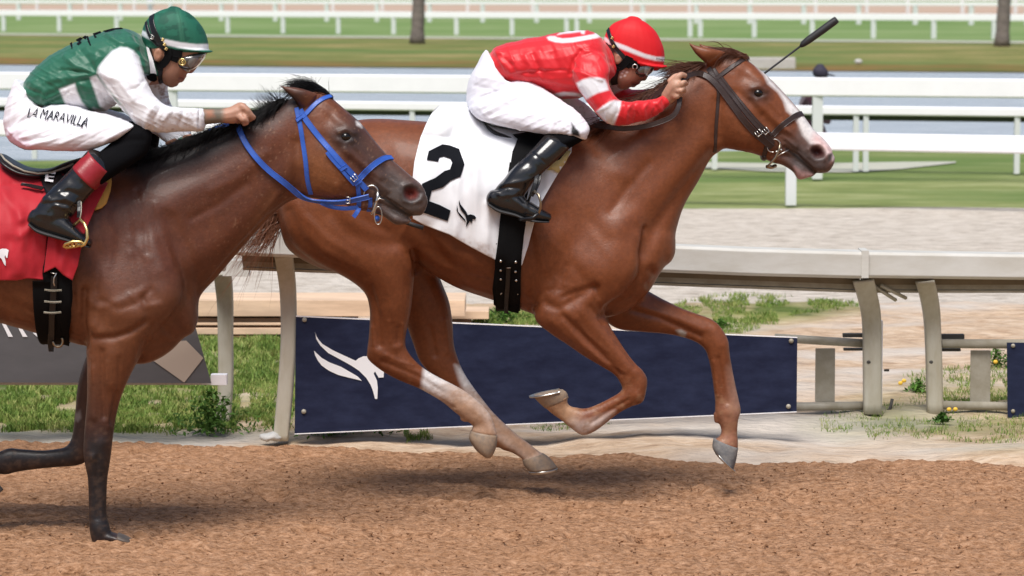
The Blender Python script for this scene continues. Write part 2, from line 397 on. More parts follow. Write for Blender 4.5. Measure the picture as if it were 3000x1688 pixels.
def drape(name, m, parent, bvh, top, bot, left, right, Y0, W0=.2, vr=.35, nu=90, nv=90, lift=.012, fold=None, col=None):
    u = np.linspace(0, 1, nu); v = np.linspace(0, 1, nv); T = polyline_at(top, u); Bt = polyline_at(bot, u); Lf = polyline_at(left, v); Rg = polyline_at(right, v)
    U, Vv = np.meshgrid(u, v); XY = (1-Vv)[..., None]*T[None]+Vv[..., None]*Bt[None]+(1-U)[..., None]*Lf[:, None]+U[..., None]*Rg[:, None] \
        - ((1-U)*(1-Vv))[..., None]*T[0]-(U*(1-Vv))[..., None]*T[-1]-((1-U)*Vv)[..., None]*Bt[0]-(U*Vv)[..., None]*Bt[-1]
    D = np.zeros((nv, nu))
    for i in range(nv):
        for j in range(nu):
            h = hit(bvh, XY[i, j, 0], XY[i, j, 1]); D[i, j] = (h[0].y-Y0) if h else 0
    D = np.minimum(D, 0)
    for _ in range(6):
        D2 = D.copy(); D2[1:-1, 1:-1] = np.minimum(D[1:-1, 1:-1], (D[:-2, 1:-1]+D[2:, 1:-1]+D[1:-1, :-2]+D[1:-1, 2:])/4); D = D2
    arc = -W0*np.sqrt(np.clip(1-(1-np.clip(Vv/vr, 0, 1))**2, 0, 1))
    D = np.minimum(D-lift*np.clip(Vv*8, 0, 1), arc)
    if fold is not None: D = D - fold(XY[..., 0], XY[..., 1])*np.clip(Vv*5, 0, 1)
    P = Wn(XY[..., 0], XY[..., 1], Y0+D); P2 = P.copy(); P2[..., 1] = 2*Y0-P[..., 1]
    V = np.vstack([P.reshape(-1, 3), P2[1:].reshape(-1, 3)]); F = []
    for i in range(nv-1):
        for j in range(nu-1):
            a = i*nu+j; F.append((a, a+nu, a+nu+1, a+1))
            b = lambda r, q: (nv*nu+(r-1)*nu+q) if r > 0 else q
            F.append((b(i, j), b(i, j+1), b(i+1, j+1), b(i+1, j)))
    c = None
    if col is not None: c = np.vstack([col(XY[..., 0], XY[..., 1]).reshape(-1, 3), col(XY[1:, :, 0], XY[1:, :, 1]).reshape(-1, 3)])
    o = mesh(name, V, F, m, parent, col=c)
    md = o.modifiers.new('thickness', 'SOLIDIFY'); md.thickness = .002; md.offset = -1
    o['bvh_tmp'] = 0; del o['bvh_tmp']
    return o, BVHTree.FromPolygons([tuple(p) for p in V], F)
def tube3(name, pts, r, m, parent=None, seg=10, closed=False):
    P = np.array([tuple(p) for p in pts], float); k = len(P)
    T = (np.roll(P, -1, 0)-np.roll(P, 1, 0)) if closed else np.gradient(P, axis=0)
    T /= np.linalg.norm(T, axis=1)[:, None]+1e-9; ref = np.array([0, 1, 0.01]) if abs(T[0][1]) < .9 else np.array([1, 0, 0])
    r = np.broadcast_to(r, (k,)); V = []
    for i in range(k):
        a = np.cross(T[i], ref); a /= np.linalg.norm(a)+1e-9; b = np.cross(T[i], a)
        for j in range(seg): t = 2*math.pi*j/seg; V.append(P[i]+(a*math.cos(t)+b*math.sin(t))*r[i])
    F = []
    for i in range(k if closed else k-1):
        for j in range(seg): F.append((i*seg+j, i*seg+(j+1) % seg, ((i+1) % k)*seg+(j+1) % seg, ((i+1) % k)*seg+j))
    if not closed: F += [tuple(reversed(range(seg))), tuple((k-1)*seg+j for j in range(seg))]
    return (V, F) if name is None else mesh(name, V, F, m, parent)
def box(lo, hi):
    x0, y0, z0 = lo; x1, y1, z1 = hi
    V = [(x0, y0, z0), (x1, y0, z0), (x1, y1, z0), (x0, y1, z0), (x0, y0, z1), (x1, y0, z1), (x1, y1, z1), (x0, y1, z1)]
    return V, [(0, 3, 2, 1), (4, 5, 6, 7), (0, 1, 5, 4), (1, 2, 6, 5), (2, 3, 7, 6), (3, 0, 4, 7)]
def bevel(o, wd=.004, seg=2):
    b = o.modifiers.new('bevel', 'BEVEL'); b.width = wd; b.segments = seg; b.limit_method = 'ANGLE'; return o
def strands(name, m, parent, L, r=.0012):
    V = []; F = []
    for P in L:
        P = np.array(P); k = len(P); T = np.gradient(P, axis=0); T /= np.linalg.norm(T, axis=1)[:, None]+1e-9
        a = np.cross(T, np.array([.1, 1, .05])); a /= np.linalg.norm(a, axis=1)[:, None]+1e-9; b = np.cross(T, a)
        rr = r*(1-np.linspace(0, 1, k)**2*.9)[:, None]; s0 = len(V)
        for q in (0, 2.09, 4.19): pass
        ring = np.stack([P+(a*math.cos(q)+b*math.sin(q))*rr for q in (0, 2.09, 4.19)], 1)
        V += list(ring.reshape(-1, 3))
        for i in range(k-1):
            for j in range(3): F.append((s0+i*3+j, s0+i*3+(j+1) % 3, s0+(i+1)*3+(j+1) % 3, s0+(i+1)*3+j))
    return mesh(name, V, F, m, parent)
RN = random.Random(5)
# ================================================================ SETTING
def gline(yl, yr, x, z=0.0):     # ground line through the picture heights yl (x=0) and yr (x=3000); world y at world x
    a = G(0, yl); b = G(3000, yr); return a.y + (b.y-a.y)*(x-a.x)/(b.x-a.x)
def ground_mat(name, stops, scale, bump=0., bscale=40., stretch=(1, 1, 1), rough=.9, big=None, spec=.2, bump2=None, detail=8):
    m = bpy.data.materials.new(name); m.use_nodes = True; N = m.node_tree; b = N.nodes['Principled BSDF']
    b.inputs['Roughness'].default_value = rough; b.inputs['Specular IOR Level'].default_value = spec
    tc = N.nodes.new('ShaderNodeTexCoord'); mp = N.nodes.new('ShaderNodeMapping'); mp.inputs['Scale'].default_value = stretch
    N.links.new(tc.outputs['Object'], mp.inputs[0])
    nz = N.nodes.new('ShaderNodeTexNoise'); nz.inputs['Scale'].default_value = scale; nz.inputs['Detail'].default_value = detail; nz.inputs['Roughness'].default_value = .7
    N.links.new(mp.outputs[0], nz.inputs['Vector'])
    cr = N.nodes.new('ShaderNodeValToRGB'); e = cr.color_ramp.elements
    while len(e) < len(stops): e.new(.5)
    for i, (p, c) in enumerate(stops): e[i].position = p; e[i].color = (*c, 1)
    N.links.new(nz.outputs[0], cr.inputs[0]); src = cr.outputs[0]
    if big:
        n2 = N.nodes.new('ShaderNodeTexNoise'); n2.inputs['Scale'].default_value = big[0]; n2.inputs['Detail'].default_value = 4
        N.links.new(mp.outputs[0], n2.inputs['Vector'])
        r2 = N.nodes.new('ShaderNodeValToRGB'); r2.color_ramp.elements[0].position = big[2]; r2.color_ramp.elements[1].position = big[3]
        N.links.new(n2.outputs[0], r2.inputs[0]); mx = N.nodes.new('ShaderNodeMix'); mx.data_type = 'RGBA'
        N.links.new(r2.outputs[0], mx.inputs[0]); N.links.new(src, mx.inputs[6]); mx.inputs[7].default_value = (*big[1], 1); src = mx.outputs[2]
    N.links.new(src, b.inputs['Base Color'])
    if bump:
        n3 = N.nodes.new('ShaderNodeTexNoise'); n3.inputs['Scale'].default_value = bscale; n3.inputs['Detail'].default_value = 6
        N.links.new(mp.outputs[0], n3.inputs['Vector']); bp = N.nodes.new('ShaderNodeBump'); bp.inputs['Distance'].default_value = bump
        N.links.new(n3.outputs[0], bp.inputs['Height']); N.links.new(bp.outputs[0], b.inputs['Normal'])
    return m
M['dirt'] = ground_mat('track_dirt', [(.32, (0.116, 0.052, 0.026)), (.44, (0.295, 0.153, 0.078)), (.56, (0.420, 0.234, 0.133)), (.7, (0.537, 0.325, 0.202))], 50, bump=.018, bscale=90, stretch=(.55, 1, 1), big=(.9, (0.331, 0.176, 0.092), .5, .85))
M['verge'] = ground_mat('verge_sand', [(.34, (0.335, 0.221, 0.140)), (.5, (0.512, 0.374, 0.260)), (.66, (0.614, 0.490, 0.370))], 9, bump=.03, bscale=24, stretch=(.5, 1, 1), big=(.9, (0.539, 0.480, 0.420), .5, .62))
M['gravel'] = ground_mat('turf_gravel', [(.36, (.33, .28, .23)), (.48, (.53, .47, .40)), (.64, (.66, .60, .53))], 12, bump=.05, bscale=22, detail=12, stretch=(.5, 1, 1))
M['grass'] = ground_mat('infield_grass', [(.36, (0.144, 0.184, 0.053)), (.5, (0.228, 0.264, 0.095)), (.64, (0.334, 0.352, 0.167))], 1.6, stretch=(.4, 1, 1), bump=.03, bscale=30, big=(.35, (0.129, 0.192, 0.053), .44, .6), detail=12)
M['bank'] = ground_mat('dry_bank_grass', [(.36, (0.074, 0.111, 0.022)), (.5, (0.192, 0.192, 0.056)), (.62, (0.340, 0.266, 0.118))], .3, stretch=(.7, 1, 1), big=(.14, (0.118, 0.170, 0.044), .42, .6))
M['bank_edge'] = ground_mat('waterside_grass', [(.35, (0.056, 0.104, 0.016)), (.48, (0.152, 0.136, 0.036)), (.62, (0.240, 0.120, 0.040))], .5, stretch=(.6, 1, 1))
M['lawn'] = ground_mat('far_lawn', [(.35, (0.108, 0.195, 0.050)), (.5, (0.173, 0.257, 0.086)), (.65, (0.245, 0.304, 0.137))], .07, stretch=(.9, 1, 1))
M['path'] = ground_mat('grey_path', [(.3, (.40, .41, .33)), (.7, (.50, .49, .42))], 2)
M['far_dirt'] = ground_mat('far_track', [(.3, (0.408, 0.281, 0.204)), (.7, (0.527, 0.399, 0.315))], .15, stretch=(.2, 1, 1))
M['base'] = M['grass']
def band(name, m, l0, l1, z, X=60, nx=24, label=None, cat=None, jag=0., kind='structure'):
    V = []; F = []
    for i in range(nx+1):
        x = -X+2*X*i/nx; a = gline(*l0, x); b = gline(*l1, x)
        j = jag*NZ[0](np.array([x*1.3]), np.array([z*100.]))[0]
        V += [(x, a, z), (x, b+j, z)]
    for i in range(nx): F.append((2*i, 2*i+2, 2*i+3, 2*i+1))
    o = mesh(name, V, F, m, smooth=False); tag(o, kind=kind); return o
S = 4000
tag(mesh('ground', [(-S, -60, -.9), (S, -60, -.9), (S, S, -.9), (-S, S, -.9)], [(0, 1, 2, 3)], 'lawn', smooth=False), kind='structure')
# infield and bank sheets
band('gravel_track', 'gravel', (905, 905), (598, 603), -.02, 40, 200, jag=.25)
band('grass_field', 'grass', (640, 645), (466, 424), -.024, 55, 60, jag=.2)
band('shore_water_bed', 'bank_edge', (600, 605), (462, 420), -.5, 60)
bpy.data.objects['shore_water_bed'].name = 'lake_bed'
V = []; F = []
# water with gentle real ripples
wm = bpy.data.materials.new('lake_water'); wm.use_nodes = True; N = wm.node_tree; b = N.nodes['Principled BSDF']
b.inputs['Base Color'].default_value = (.47, .51, .55, 1); b.inputs['Roughness'].default_value = .25; b.inputs['Specular IOR Level'].default_value = .6  # pale base puts the bright sky reflection into the water colour
tc = N.nodes.new('ShaderNodeTexCoord'); mp = N.nodes.new('ShaderNodeMapping'); mp.inputs['Scale'].default_value = (.5, .35, 1); nz = N.nodes.new('ShaderNodeTexNoise')
nz.inputs['Scale'].default_value = 1.6; nz.inputs['Detail'].default_value = 7; nz.inputs['Roughness'].default_value = .62
N.links.new(tc.outputs['Object'], mp.inputs[0]); N.links.new(mp.outputs[0], nz.inputs[0]); bp = N.nodes.new('ShaderNodeBump'); bp.inputs['Distance'].default_value = .35
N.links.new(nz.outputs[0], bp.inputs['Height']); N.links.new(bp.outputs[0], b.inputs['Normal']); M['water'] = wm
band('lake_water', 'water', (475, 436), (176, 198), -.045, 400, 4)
band('far_bank', 'bank', (176, 200), (100, 124), -.03, 160, 120, jag=1.2)
band('far_bank_edge', 'bank_edge', (186, 209), (168, 188), -.022, 160, 200, jag=2.5)
band('far_path', 'path', (101.5, 125.5), (97, 120), -.01, 200, 4)
band('far_lawn', 'lawn', (98, 121), (29, 41), -.02, 400, 4)
band('far_track', 'far_dirt', (29, 41), (12, 14), -.01, 900, 4)
band('field_path', 'path', (470, 508), (460, 476), -.012, 0.1, 2)
bpy.data.objects.remove(bpy.data.objects['field_path'])
pp = [(1300, 468, 476), (1700, 470, 482), (2000, 474, 488), (2250, 478, 502), (2480, 477, 505), (2640, 474, 495), (2800, 473, 477)]
V = []; F = []
for x, a, b_ in pp: V += [tuple(G(x, b_, -.012)), tuple(G(x, a, -.012))]
for i in range(len(pp)-1): F.append((2*i, 2*i+2, 2*i+3, 2*i+1))
tag(mesh('field_path', V, F, 'path', smooth=False), kind='structure')
# dirt track, displaced
def edge_y(x):   # world depth of the dirt's far edge
    return gline(1290, 1368, x) + .14*NZ[1](x*1.1, x*0+3.3) + .05*NZ[2](x*4.1, x*0+1.3)
xs = np.concatenate([np.linspace(-60, -4.2, 14)[:-1], np.arange(-4.2, 4.2, .0125), np.linspace(4.2, 60, 14)])
ys = np.concatenate([np.linspace(-8, 10.6, 8)[:-1], np.arange(10.6, 15.9, .0125), [15.95]])
X, Y = np.meshgrid(xs, ys); dens = (np.abs(X) < 4.2) & (Y > 10.6)
e = edge_y(X); dd = e-Y
c1 = fbm(X*1.6, Y*2.2, 3, 0)*.006
c2 = NZ[3](X*9, Y*14); c3 = NZ[4](X*21, Y*30); c4 = NZ[5](X*48, Y*60)
clod = .007*1.3*fbm(X*1.1, Y*7, 3, 4) + c2*.005 + np.abs(c3)*.011-.004 + c4*.006
pits = 0
for hx_, hy_ in [(-1.25, 12.0), (-.75, 12.35), (.1, 11.9), (.55, 12.3), (1.2, 11.7), (1.7, 12.2), (-.2, 13.2), (.9, 13.5), (1.5, 13.1), (-1.6, 11.5), (-.4, 11.45), (.75, 11.3), (2.0, 13.6), (-1.0, 13.3), (-.55, 13.0)]:
    rr = np.hypot((X-hx_)/.075, (Y-hy_)/.065)+.25*NZ[0](X*14, Y*14); pits = pits-.035*np.exp(-rr**4)+.014*np.exp(-((rr-1.5)/.4)**2)
pits = pits-np.clip(NZ[2](X*4.2, Y*6.5)-.5, 0, 1)*.07 - np.clip(NZ[1](X*14, Y*17)-.55, 0, 1)*.05
Z = (c1+clod+pits)*dens + .004
hm = W(320, 1592, FPX/780-.155); Z = Z + .013*np.exp(-(((X-hm.x)/.16)**2+((Y-hm.y)/.14)**2))
Z = Z - np.clip(-dd*.35, 0, .06) + np.where(dd < 0, -.004, 0)
Z = Z-.006
Vd = np.stack([X, Y, Z], -1).reshape(-1, 3); ny, nx_ = X.shape
I = np.arange(ny*nx_).reshape(ny, nx_); F = np.stack([I[:-1, :-1], I[:-1, 1:], I[1:, 1:], I[1:, :-1]], -1).reshape(-1, 4)
me = bpy.data.meshes.new('dirt_track'); me.from_pydata(Vd.tolist(), [], F.tolist()); me.update(); me.polygons.foreach_set('use_smooth', [True]*len(me.polygons))
tag(link('dirt_track', me, None, 'dirt'), kind='structure')
# verge: uneven sandy strip between dirt and gravel
xs = np.concatenate([np.linspace(-40, -5, 10)[:-1], np.arange(-5, 5, .03), np.linspace(5, 40, 10)]); vs = np.linspace(0, 1, 170)
X, T = np.meshgrid(xs, vs); y0 = edge_y(X)-.25; y1 = np.array([gline(872, 868, x) for x in xs])[None]+0*X; Y = y0+(y1-y0)*T+.0
Z = fbm(X*1.4, Y*1.6, 4, 2)*.022 + fbm(X*6, Y*9, 3, 1)*.009 - .03*np.exp(-((Y-edge_y(X))/.2)**2) - np.clip((T-.93)/.07, 0, 1)*.06 - np.clip((.05-T)/.05, 0, 1)*.05
VERGE_Z = lambda x, y: float(fbm(np.array([x*1.4]), np.array([y*1.6]), 4, 2)[0]*.022)
V = np.stack([X, Y, Z-.004], -1).reshape(-1, 3); I = np.arange(X.size).reshape(X.shape); F = np.stack([I[:-1, :-1], I[:-1, 1:], I[1:, 1:], I[1:, :-1]], -1).reshape(-1, 4)
px_, py_ = proj(V); gf = np.zeros(len(V))
for q, s_ in [([(-900, 1000), (640, 960), (900, 930), (900, 1180), (850, 1255), (500, 1262), (-900, 1262)], 60), ([(2350, 1235), (2480, 1190), (2700, 1120), (3400, 1100), (3400, 1290), (2900, 1300), (2650, 1285), (2480, 1270)], 50), ([(1950, 900), (2080, 875), (2300, 872), (2500, 885), (2520, 905), (2340, 930), (2120, 985), (1980, 985)], 30), ([(1380, 900), (1590, 930), (1580, 965), (1380, 965)], 20)]: gf = np.maximum(gf, polymask(px_, py_, q, s_)*(.55 if s_ == 50 else 1))
gf = np.clip(gf*(.75+.5*fbm(V[:, 0]*2.2, V[:, 1]*2.2, 4, 1)), 0, 1)
o = mesh('sand_verge', V, F, 'verge', col=np.repeat(gf[:, None], 3, 1)); tag(o, kind='structure')
N = M['verge'].node_tree; b = N.nodes['Principled BSDF']; src = b.inputs['Base Color'].links[0].from_socket; at = N.nodes.new('ShaderNodeAttribute'); at.attribute_name = 'Col'
n9 = N.nodes.new('ShaderNodeTexNoise'); n9.inputs['Scale'].default_value = 14; n9.inputs['Detail'].default_value = 8; r9 = N.nodes.new('ShaderNodeValToRGB'); r9.color_ramp.elements[0].position = .35; r9.color_ramp.elements[1].position = .65; r9.color_ramp.elements[0].color = (.07, .11, .02, 1); r9.color_ramp.elements[1].color = (.26, .27, .09, 1)
N.links.new(n9.outputs[0], r9.inputs[0]); mx = N.nodes.new('ShaderNodeMix'); mx.data_type = 'RGBA'; N.links.new(at.outputs['Fac'], mx.inputs[0]); N.links.new(src, mx.inputs[6]); N.links.new(r9.outputs[0], mx.inputs[7]); N.links.new(mx.outputs[2], b.inputs['Base Color'])
# loose clods lying on the track
R = np.random.RandomState(4); V = []; F = []
ico = np.array([(0, 0, 1), (.9, 0, .4), (.28, .85, .4), (-.72, .53, .4), (-.72, -.53, .4), (.28, -.85, .4), (0, 0, -.6)]); fi = [(0, 1, 2), (0, 2, 3), (0, 3, 4), (0, 4, 5), (0, 5, 1), (6, 2, 1), (6, 3, 2), (6, 4, 3), (6, 5, 4), (6, 1, 5)]
n = 7000; cx = R.uniform(-2.6, 2.6, n); cy = 10.95+(R.rand(n)**.9)*3.2; kp = (cy < edge_y(cx)-.06) & (NZ[3](cx*2.2, cy*2.8) > -.45); cx, cy = cx[kp], cy[kp]
for x, y in zip(cx, cy):
    s_ = .002+.007*R.rand()**4; k = len(V); P = ico*s_*R.uniform(.6, 1.3, (7, 3)); V += list(P+np.array([x, y, .001])); F += [(a+k, b_+k, c+k) for a, b_, c in fi]
o = mesh('dirt_clods', V, F, 'dirt', smooth=False); tag(o, kind='stuff'); o['label'] = 'small loose clods scattered over the dirt track'
# ---------------------------------------------------------------- grass and weeds
def gm(name, cols, vs=3.):
    m = ground_mat(name, cols, vs); m.node_tree.nodes['Principled BSDF'].inputs['Roughness'].default_value = .6; return m
M['blade'] = gm('grass_blades', [(.36, (.06, .13, .02)), (.5, (.17, .25, .05)), (.66, (.40, .38, .14))], 9)
M['blade_dark'] = gm('weed_leaves', [(.35, (.04, .10, .015)), (.6, (.10, .21, .035))], 6)
def blades(name, m, regs, seed, label, hr=(.012, .045), wd=.003, lean=1.0):
    R = np.random.RandomState(seed); V = []; F = []
    for poly, n, hs in regs:
        x0, x1 = min(p[0] for p in poly), max(p[0] for p in poly); y0, y1 = min(p[1] for p in poly), max(p[1] for p in poly)
        px = R.uniform(x0, x1, n*3); py = R.uniform(y0, y1, n*3)
        ok = inpoly(px, py, poly); d = -segdist(px, py, poly+[poly[0]])
        ok &= (NZ[3](px/45, py/16) > -.35-.02*(d+25)*0) & (R.rand(n*3) < np.clip(-d/14+.25, 0, 1)); px, py = px[ok][:n], py[ok][:n]
        for a, b_ in zip(px, py):
            g = G(a, b_); h = R.uniform(*hr)*hs; t = R.rand()*6.28; l = R.rand()*lean*h
            dx, dy = math.cos(t)*wd*hs, math.sin(t)*wd*hs; q = R.rand()*6.28; lx, ly = math.cos(q)*l, math.sin(q)*l
            z = VERGE_Z(g.x, g.y)-.008; k = len(V)
            V += [(g.x-dx, g.y-dy, z), (g.x+dx, g.y+dy, z), (g.x+lx*.4-dx*.7, g.y+ly*.4-dy*.7, z+h*.6), (g.x+lx*.4+dx*.7, g.y+ly*.4+dy*.7, z+h*.6), (g.x+lx, g.y+ly, z+h)]
            F += [(k, k+1, k+3, k+2), (k+2, k+3, k+4)]
    o = mesh(name, V, F, m); tag(o, kind='stuff'); o['label'] = label; return o
blades('verge_grass', 'blade', [([(-250, 1080), (640, 1050), (700, 960), (860, 960), (870, 1180), (850, 1262), (500, 1268), (-250, 1262)], 42000, 1.),
    ([(560, 960), (870, 960), (870, 1120), (560, 1150)], 6000, 1.5),
    ([(-250, 1160), (250, 1160), (560, 1180), (700, 1230), (600, 1265), (-250, 1262)], 9000, 1.2)], 3, 'green grass on the verge under the grey banner')
blades('patchy_grass', 'blade', [([(2350, 1235), (2480, 1190), (2700, 1170), (3200, 1150), (3300, 1290), (2900, 1300), (2650, 1285), (2480, 1270)], 4200, .7),
    ([(1950, 900), (2080, 870), (2300, 868), (2500, 885), (2520, 905), (2340, 930), (2120, 985), (1980, 985)], 7000, .9),
    ([(1400, 915), (1500, 900), (1590, 930), (1580, 965), (1380, 960)], 2200, 1.3), ([(2640, 1110), (2760, 1080), (3050, 1060), (3200, 1190), (2900, 1200), (2700, 1180)], 2600, .8),
    ([(1500, 1235), (1750, 1225), (1800, 1240), (1600, 1252)], 700, .6), ([(1180, 1250), (1240, 1240), (1270, 1275), (1190, 1290)], 500, .7),
    ([(560, 975), (870, 975), (870, 1010), (560, 1010)], 2500, 1.3)], 9, 'thin patches of yellow green grass in the sand by the rail')
def weed(x, y, h, n, seed, label, flowers=0):
    R = random.Random(seed); g = G(x, y); t = empty('weed', g); tag(t, label, 'weed', 'weeds growing along the fence'); V = []; F = []; fl = []
    for i in range(n):
        a = R.uniform(0, 6.28); rr = abs(R.gauss(0, .5))*h; z0 = R.uniform(0, h)*max(.15, 1-rr/h*.6); c = Vector((g.x+math.cos(a)*rr, g.y+math.sin(a)*rr*.6, z0))
        s = R.uniform(.008, .02); d1 = Vector((R.uniform(-1, 1), R.uniform(-1, 1), R.uniform(-.5, 1))).normalized()*s; d2 = Vector((R.uniform(-1, 1), R.uniform(-1, .2), R.uniform(-.3, .3))).normalized()*s*.5
        k = len(V); V += [c-d1, c+d2, c+d1, c-d2]; F.append((k, k+1, k+2, k+3))
    mesh('leaves', V, F, 'blade_dark', t, smooth=False)
    st = []
    for i in range(max(6, n//40)):
        a = R.uniform(0, 6.28); st.append([g, g+Vector((math.cos(a)*h*.2, math.sin(a)*h*.1, h*.5)), g+Vector((math.cos(a)*h*.5, math.sin(a)*h*.3, h*R.uniform(.6, 1)))])
    strands('stem', 'blade_dark', t, st, .002)
    for i in range(flowers):
        c = g+Vector((R.uniform(-.1, .1), -.04, R.uniform(.03, .09))); b_ = Body(c.y); x_, y_ = proj(np.array([c])); b_.ball(x_[0], y_[0], 7, 6, 0, .008)
        mesh('flower', b_.V[0], b_.F, 'flower', t)
M['flower'] = mat('yellow_flower', (.8, .5, .05), .6)
weed(960, 1272, .16, 700, 1, 'low dark green weed under the left end of the navy banner')
weed(1050, 1262, .2, 500, 2, 'taller green weed rising in front of the navy banner')
weed(620, 1268, .22, 800, 3, 'clump of green weeds at the foot of the left fence post')
weed(2690, 1150, .07, 220, 4, 'small dark weed with yellow flowers left of the right hand post', 3)
weed(2760, 1235, .045, 200, 5, 'low weed with yellow flowers in front of the right hand post', 2)
weed(2920, 1080, .12, 260, 6, 'dark weed with an orange flower behind the small grey plate', 1)
weed(2110, 960, .06, 160, 7, 'greyish weed behind the top edge of the navy banner')
weed(1480, 945, .14, 500, 8, 'green weed under the belly of the chestnut horse')
rk = Body(GY(800, 1290)).ball(795, 1280, 34, 14, 0, .05); rk.vox = .006; rk.solve(2); rk.P += rk.N*(fbm(rk.P[:, 0]*30, rk.P[:, 2]*30, 3)*.006)[:, None]
rk.paintinit((.5, .48, .46)); M['stone'] = mat('stone', (.5, .49, .47), .8, var=.2, vscale=20)
o = rk.done('rock', 'stone', None); tag(o, 'pale rounded stone at the foot of the left fence post', 'rock')
# ---------------------------------------------------------------- near fence
def railbar(name, pts, h, dpt, m, parent, under=None):
    """square-topped rail: pts world points along its top front edge"""
    V = []; F = []; prof = [(0, -.012), (.015, 0), (dpt-.015, 0), (dpt, -.012), (dpt, -h+.014), (dpt-.02, -h), (.02, -h), (0, -h+.014)]
    for p in pts:
        for a, b_ in prof: V.append((p.x, p.y+a, p.z+b_))
    q = len(prof)
    for i in range(len(pts)-1):
        for j in range(q): F.append((i*q+j, i*q+(j+1) % q, (i+1)*q+(j+1) % q, (i+1)*q+j))
    F += [tuple(range(q)), tuple((len(pts)-1)*q+j for j in reversed(range(q)))]
    o = mesh(name, V, F, m, parent, smooth=False); return bevel(o, .003)
YL, YR = GY(840, 1288), GY(2550, 1215)
def fy(x): return YL+(YR-YL)*(x-840)/(1715)
def nf_post(fence, path, wpx, Yp):
    y0 = path[0][1]; rows = []
    for x, y in path:
        t = min(1, (y-y0)/150.); rows.append((x-wpx/2-(1-t)*4, y, x+wpx/2+(1-t)*4, y-(1-t)*6, -.20*(1-t)**2, .035))
    V, F = loft(rows, Yp, p=5, m=24, cap=.03); return mesh('post', V, F, 'post', fence)
fence = empty('rail_fence', (W(840, 1288, YL).x, YL, 0)); tag(fence, 'weathered cream fence rail on curved posts, running past behind both horses', 'fence')
xs_ = [655, 850, 1300, 1800, 2200, 2530]
ytops = np.interp(xs_, [655, 2200, 2530], [664, 730, 739]); hts = np.interp(xs_, [655, 2530], [82, 82])
pts = [W(x, y, fy(x)-.28) for x, y in zip(xs_, ytops)]
railbar('rail', pts, 82/638, .16, 'rail', fence)
pts = [W(x, y, fy(x)-.28) for x, y in [(2537, 739), (3000, 746), (4400, 765)]]
railbar('rail', pts, 77/615, .16, 'rail', fence)
pts = [W(x, y, fy(x)-.28) for x, y in [(-1500, 700), (0, 735), (655, 757)]]
railbar('rail', pts, .06, .14, 'rail', fence)
for a, b_, yy in [(700, 2530, 'L'), (2537, 4400, 'R')]:
    def lw(dx0, z0, z1, y0, y1, m, nm):
        V = []
        A = np.interp([a, b_], [700, 2530, 4400], [752, 822, 825]); P = [W(a, A[0], fy(a)-.28), W(b_, A[1], fy(b_)-.28)]
        for p in P: V += [(p.x, p.y+y0, p.z+z0), (p.x, p.y+y1, p.z+z0), (p.x, p.y+y1, p.z+z1), (p.x, p.y+y0, p.z+z1)]
        F = [(0, 1, 5, 4), (1, 2, 6, 5), (2, 3, 7, 6), (3, 0, 4, 7), (0, 3, 2, 1), (4, 5, 6, 7)]
        mesh(nm, V, F, m, fence, smooth=False)
    lw(0, -.035, .03, .165, .24, 'rail_under_shade', 'rail_lip'); lw(0, -.062, -.038, .20, .25, 'galv', 'rail_lip'); lw(0, -.078, -.066, .20, .27, 'post', 'rail_lip')
strap_j = [W(2527, 737, fy(2527)-.283), W(2527, 822, fy(2527)-.283)]
V, F = box((strap_j[0].x-.004, strap_j[0].y-.003, strap_j[1].z+.012), (strap_j[0].x+.03, strap_j[0].y+.17, strap_j[0].z+.004)); mesh('joint_plate', V, F, 'rail', fence, smooth=False)
nf_post(fence, [(831, 750), (838, 800), (844, 860), (846, 950), (843, 1050), (831, 1200), (822, 1290)], 46, YL); nf_post(fence, [(2529, 824), (2540, 865), (2550, 910), (2554, 960), (2555, 1060), (2556, 1212)], 54, YR)
nf_post(fence, [(2709, 826), (2720, 865), (2728, 910), (2732, 960), (2736, 1060), (2739, 1214)], 47, YR+.05); nf_post(fence, [(652, 806), (657, 850), (660, 900), (661, 1000), (661, 1126), (652, 1245)], 44, GY(665, 1245))
nf_post(fence, [(3330, 830), (3345, 870), (3350, 1000), (3352, 1215)], 47, YR+.1); nf_post(fence, [(-230, 780), (-220, 850), (-218, 1000), (-218, 1250)], 47, YL)
def wbox(x0, y0, x1, y1, Y, d, m, nm='plate', par=None, bv=.002):
    a = W(x0, y1, Y); b2 = W(x1, y0, Y); V, F = box((a.x, Y, a.z), (b2.x, Y+d, b2.z)); o = mesh(nm, V, F, m, par if par else fence, smooth=False); return bevel(o, bv) if bv else o
wbox(652, 762, 730, 810, YL+.1, .08, 'rail', 'end_plate'); wbox(2573, 940, 2587, 1212, YR+.06, .05, 'paint', 'gate_stile')
wbox(2538, 1212, 2572, 1233, YR+.0, .06, 'darksteel', 'foot')
wbox(2388, 1021, 2447, 1178, YR+.06, .01, 'galv'); wbox(2842, 1027, 2903, 1184, YR+.06, .01, 'galv')
wbox(2470, 978, 2530, 989, YR+.09, .04, 'darksteel', 'bracket'); wbox(2472, 1021, 2530, 1028, YR+.09, .04, 'darksteel', 'bracket'); wbox(2755, 980, 2826, 994, YR+.09, .04, 'darksteel', 'bracket'); wbox(2760, 1022, 2815, 1030, YR+.09, .04, 'darksteel', 'bracket')
for p0, p1, r in [((2270, 990), (2530, 1006), 13), ((2760, 1007), (4200, 1014), 14), ((2270, 1192), (2530, 1189), 13), ((2760, 1187), (4200, 1215), 13)]:
    A = W(*p0, YR+.045); B = W(*p1, YR+.045); tube3('lower_rail', [A, A.lerp(B, .5), B], r/615, 'galv', fence, 14)
for p in [(2545, 1061), (2728, 1061)]: 
    bb = Body(YR-.036).ball(p[0], p[1], 6, 5, 0, .004); mesh('bolt', bb.V[0], bb.F, 'darksteel', fence)
